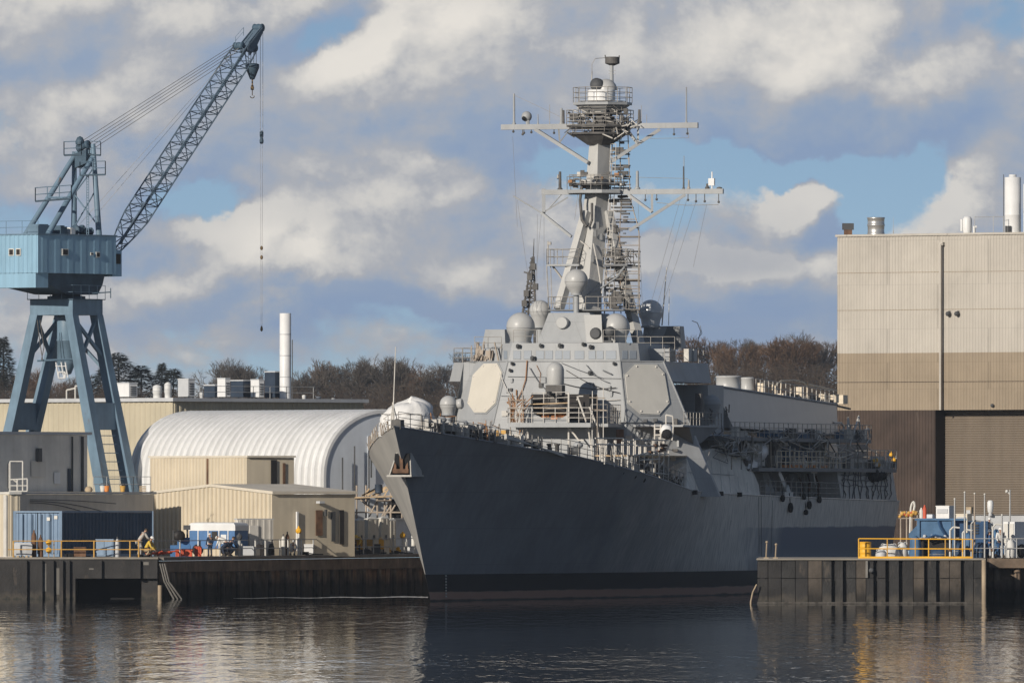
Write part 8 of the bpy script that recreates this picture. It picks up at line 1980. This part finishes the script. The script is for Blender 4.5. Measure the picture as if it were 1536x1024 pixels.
def skin_mesh(verts, edges, radii, root):
    me = bpy.data.meshes.new('skeleton'); me.from_pydata([tuple(v) for v in verts], edges, []); o = bpy.data.objects.new('skeleton', me); COL.objects.link(o)
    md = o.modifiers.new('s', 'SKIN'); md.use_smooth_shade = True
    for i, r_ in enumerate(radii): me.skin_vertices[0].data[i].radius = r_ if isinstance(r_, tuple) else (r_, r_); me.skin_vertices[0].data[i].use_root = (i == root)
    sb_ = o.modifiers.new('d', 'SUBSURF'); sb_.levels = 1; sb_.render_levels = 1
    dg = bpy.context.evaluated_depsgraph_get(); ev_ = o.evaluated_get(dg); m2 = bpy.data.meshes.new_from_object(ev_)
    out = ([v.co.copy() for v in m2.vertices], [tuple(p.vertices) for p in m2.polygons])
    bpy.data.objects.remove(o); bpy.data.meshes.remove(me); bpy.data.meshes.remove(m2); return out
def person(pos, face, pose, lab, top, leg, hat, h=1.85, arm=0):
    P = POSES[pose]; V = lambda t: Vector(t); t = thing('person', lab, 'person', pos); s_ = h / 1.8; t.rotation_euler = (0, 0, rad(face)); t.scale = (s_, s_, s_)
    pel, che, nec, hed = V(P['pel']), V(P['che']), V(P['nec']), V(P['hed']); up = (nec - che).normalized(); fw = (hed - nec).normalized()
    sh = [che.lerp(nec, .72) + Vector((sx * .19, 0, 0)) for sx in (-1, 1)]; hip = [pel + Vector((sx * .1, 0, -.04)) for sx in (-1, 1)]
    # continuous body
    vs = [pel, pel.lerp(che, .5), che, nec, hed - fw * .07, hed, hed + fw * .07]; ed = [(0, 1), (1, 2), (2, 3), (3, 4), (4, 5), (5, 6)]; rd = [(.15, .11), (.135, .10), (.165, .115), (.058, .058), (.07, .08), (.082, .098), (.06, .07)]
    for i in (0, 1):
        n = len(vs); vs += [sh[i], V(P['el'][i]), V(P['wr'][i])]; ed += [(2, n), (n, n + 1), (n + 1, n + 2)]; rd += [.062, .045, .030]
        d = (V(P['wr'][i]) - V(P['el'][i])).normalized(); n2 = len(vs); vs += [V(P['wr'][i]) + d * .07]; ed += [(n + 2, n2)]; rd += [(.040, .022)]
        n = len(vs); kn, an = V(P['kn'][i]), V(P['an'][i]); vs += [hip[i], kn, an, an + Vector((0, .14, -.05))]; ed += [(0, n), (n, n + 1), (n + 1, n + 2), (n + 2, n + 3)]; rd += [.095, .062, .042, (.045, .03)]
    bv, bf_ = skin_mesh(vs, ed, rd, 0); b = MB(); b.add(bv, bf_, True)
    for i in (0, 1):                     # fingers, thumb
        w = V(P['wr'][i]); d = (w - V(P['el'][i])).normalized(); sx = (-1, 1)[i]; pl = w + d * .09; side = d.cross(Vector((0, 0, 1))).normalized() if abs(d.z) < .95 else Vector((0, 1, 0)); cur = side.cross(d).normalized(); cur = cur if cur.z < 0 else -cur
        for k, ln in enumerate((.068, .078, .072, .055)):
            f0 = pl + side * (k - 1.5) * .02; f1 = f0 + d * ln * .5 + cur * .012; f2 = f1 + d * ln * .32 + cur * .03; f3 = f2 + d * ln * .1 + cur * .022
            for p_, q_ in ((f0, f1), (f1, f2), (f2, f3)): b.tube(p_, q_, .009, .0085, n=6)
        th0 = w + d * .03 + side * .035 * sx; th1 = th0 + d * .03 + side * .03 * sx + cur * .012; b.tube(th0, th1, .011, .01, n=6); b.tube(th1, th1 + d * .03 + cur * .012, .01, .008, n=6)
    fwd = Vector((0, 1, 0)); fc = (fwd - fw * fwd.dot(fw)).normalized()
    b.tube(hed - fw * .005 + fc * .09, hed - fw * .025 + fc * .125, .012, .018, n=6)
    for sx in (-1, 1): b.ball(hed + Vector((sx * .084, 0, 0)) - fw * .01, .026, 8, 6)
    b.build('body', 'skin', t, smooth=True, local=True)
    b = MB()
    for sx in (-1, 1): b.ball(hed + fc * .092 + Vector((sx * .032, 0, 0)) + fw * .012, .011, 8, 6)
    b.tube(hed - fw * .055 + fc * .09 - Vector((.022, 0, 0)), hed - fw * .055 + fc * .09 + Vector((.022, 0, 0)), .005, n=5); b.build('face_features', 'hair', t, local=True)
    # clothing
    vs = [pel + Vector((0, 0, -.02)), pel.lerp(che, .5), che, che.lerp(nec, .6)]; ed = [(0, 1), (1, 2), (2, 3)]; rd = [(.185, .14), (.17, .13), (.195, .14), (.11, .09)]
    for i in (0, 1): n = len(vs); vs += [sh[i], V(P['el'][i]), V(P['wr'][i])]; ed += [(2, n), (n, n + 1), (n + 1, n + 2)]; rd += [.085, .064, .048]
    cv, cf = skin_mesh(vs, ed, rd, 0); b = MB(); b.add(cv, cf, True); b.build('jacket', top, t, local=True)
    vs = [pel]; ed = []; rd = [(.17, .13)]
    for i in (0, 1): n = len(vs); vs += [hip[i] - Vector((0, 0, .05)), V(P['kn'][i]), V(P['an'][i]) + Vector((0, 0, .03))]; ed += [(0, n), (n, n + 1), (n + 1, n + 2)]; rd += [.118, .082, .066]
    cv, cf = skin_mesh(vs, ed, rd, 0); b = MB(); b.add(cv, cf, True); b.build('trousers', leg, t, local=True)
    for i in (0, 1):
        an = V(P['an'][i]); b = MB(); b.loft([[an + Vector((sx * .055 * w_, y_, z_)) for sx, y_ in ((-1, -.09), (1, -.09), (1.1, .08), (.7, .19 * l_), (-.7, .19 * l_), (-1.1, .08))] for z_, w_, l_ in ((-.09, 1, 1), (-.05, 1, 1), (.0, .85, .55), (.08, .8, .3))]); b.build('boot', 'boot', t, local=True)
    b = MB()
    if hat: b.lathe(hed + fw * .045, [(.145, -.012), (.122, .0), (.118, .04), (.095, .085), (.05, .11), (0, .115)], 16, tuple(fw)); b.obox(hed + fw * .04 + fc * .13, Vector((.07, 0, 0)), fc * .05, fw * .006); b.build('helmet', hat, t, smooth=True, local=True)
    else: b.lathe(hed + fw * .02 - fc * .012, [(.09, -.05), (.10, .0), (.098, .05), (.07, .09), (0, .105)], 14, tuple(fw)); b.build('hair', 'hair', t, smooth=True, local=True)
    return t
QP = lambda px, dy=1.2, z=QZ: atz(px, z, QE(px) + dy)
person(QP(211, 1.6), -70, 'lean', 'worker in pale grey hooded jacket leaning on the rail end beside blue container', 'cloth_grey', 'cloth_grey', None, 2.0)
person(QP(223, 1.6), -110, 'crouch', 'worker in yellow vest and white helmet crouching beside orange red hose', 'cloth_yellow', 'cloth_tan', 'helmet_white', 1.95)
person(QP(315, 2.2), 20, 'stand', 'worker in dark clothes and white helmet standing before the blue van', 'cloth_navy', 'cloth_navy', 'helmet_white', 1.5)
person(QP(336, 2.4), 60, 'bend', 'worker bending down in pale jacket and dark trousers by the blue van', 'cloth_white', 'cloth_navy', 'helmet_white', 1.9)
person(QP(346, 2.2), -60, 'crouch', 'worker in dark navy clothes crouching right of bending pale worker', 'cloth_navy', 'cloth_navy', None, 1.9)
person(QP(473, 1.8), 150, 'walk', 'worker in maroon jacket and black trousers before rusty shed door', 'cloth_maroon', 'cloth_navy', 'helmet_yellow', 1.75)
person(QP(536, 2.2), 170, 'bend', 'worker in bright yellow jacket bending near the narrow cream cabinets', 'cloth_yellow', 'cloth_navy', 'helmet_yellow', 1.85)
person(QP(439, 1.4), 200, 'crouch', 'worker in white overalls crouching beside white post with yellow lifebuoy', 'cloth_white', 'cloth_white', 'helmet_white', 1.5)
person(atz(1485, RZ, 800.5), 160, 'stand', 'worker in blue overalls and white helmet by the thin dark post', 'cloth_blue', 'cloth_blue', 'helmet_white', 1.75)
pl_ = thing('work_platform', 'low blue work platform carrying a white shirted worker behind blue hopper', 'platform', atz(1484, RZ, 805))
b = MB(); p = atz(1484, RZ, 805); zp = zof(812, 805); b.box((p.x - .55, 804.4, zp - .12), (p.x + .55, 805.9, zp)); b.build('deck', 'machine_blue', pl_); b = MB()
for sx in (-.5, .5):
    for sy in (804.45, 805.8): b.box((p.x + sx - .05, sy - .05, RZ), (p.x + sx + .05, sy + .05, zp - .12))
b.build('frame', 'machine_blue', pl_)
person(atz(1484, zp, 805), 190, 'stand', 'worker in white shirt standing high on the blue work platform', 'cloth_white', 'cloth_blue', 'helmet_white', 1.5)
person(atz(1500, RZ, 800), 200, 'walk', 'worker in white jacket and blue trousers left of white box truck', 'cloth_white', 'cloth_blue', 'helmet_white', 1.9)
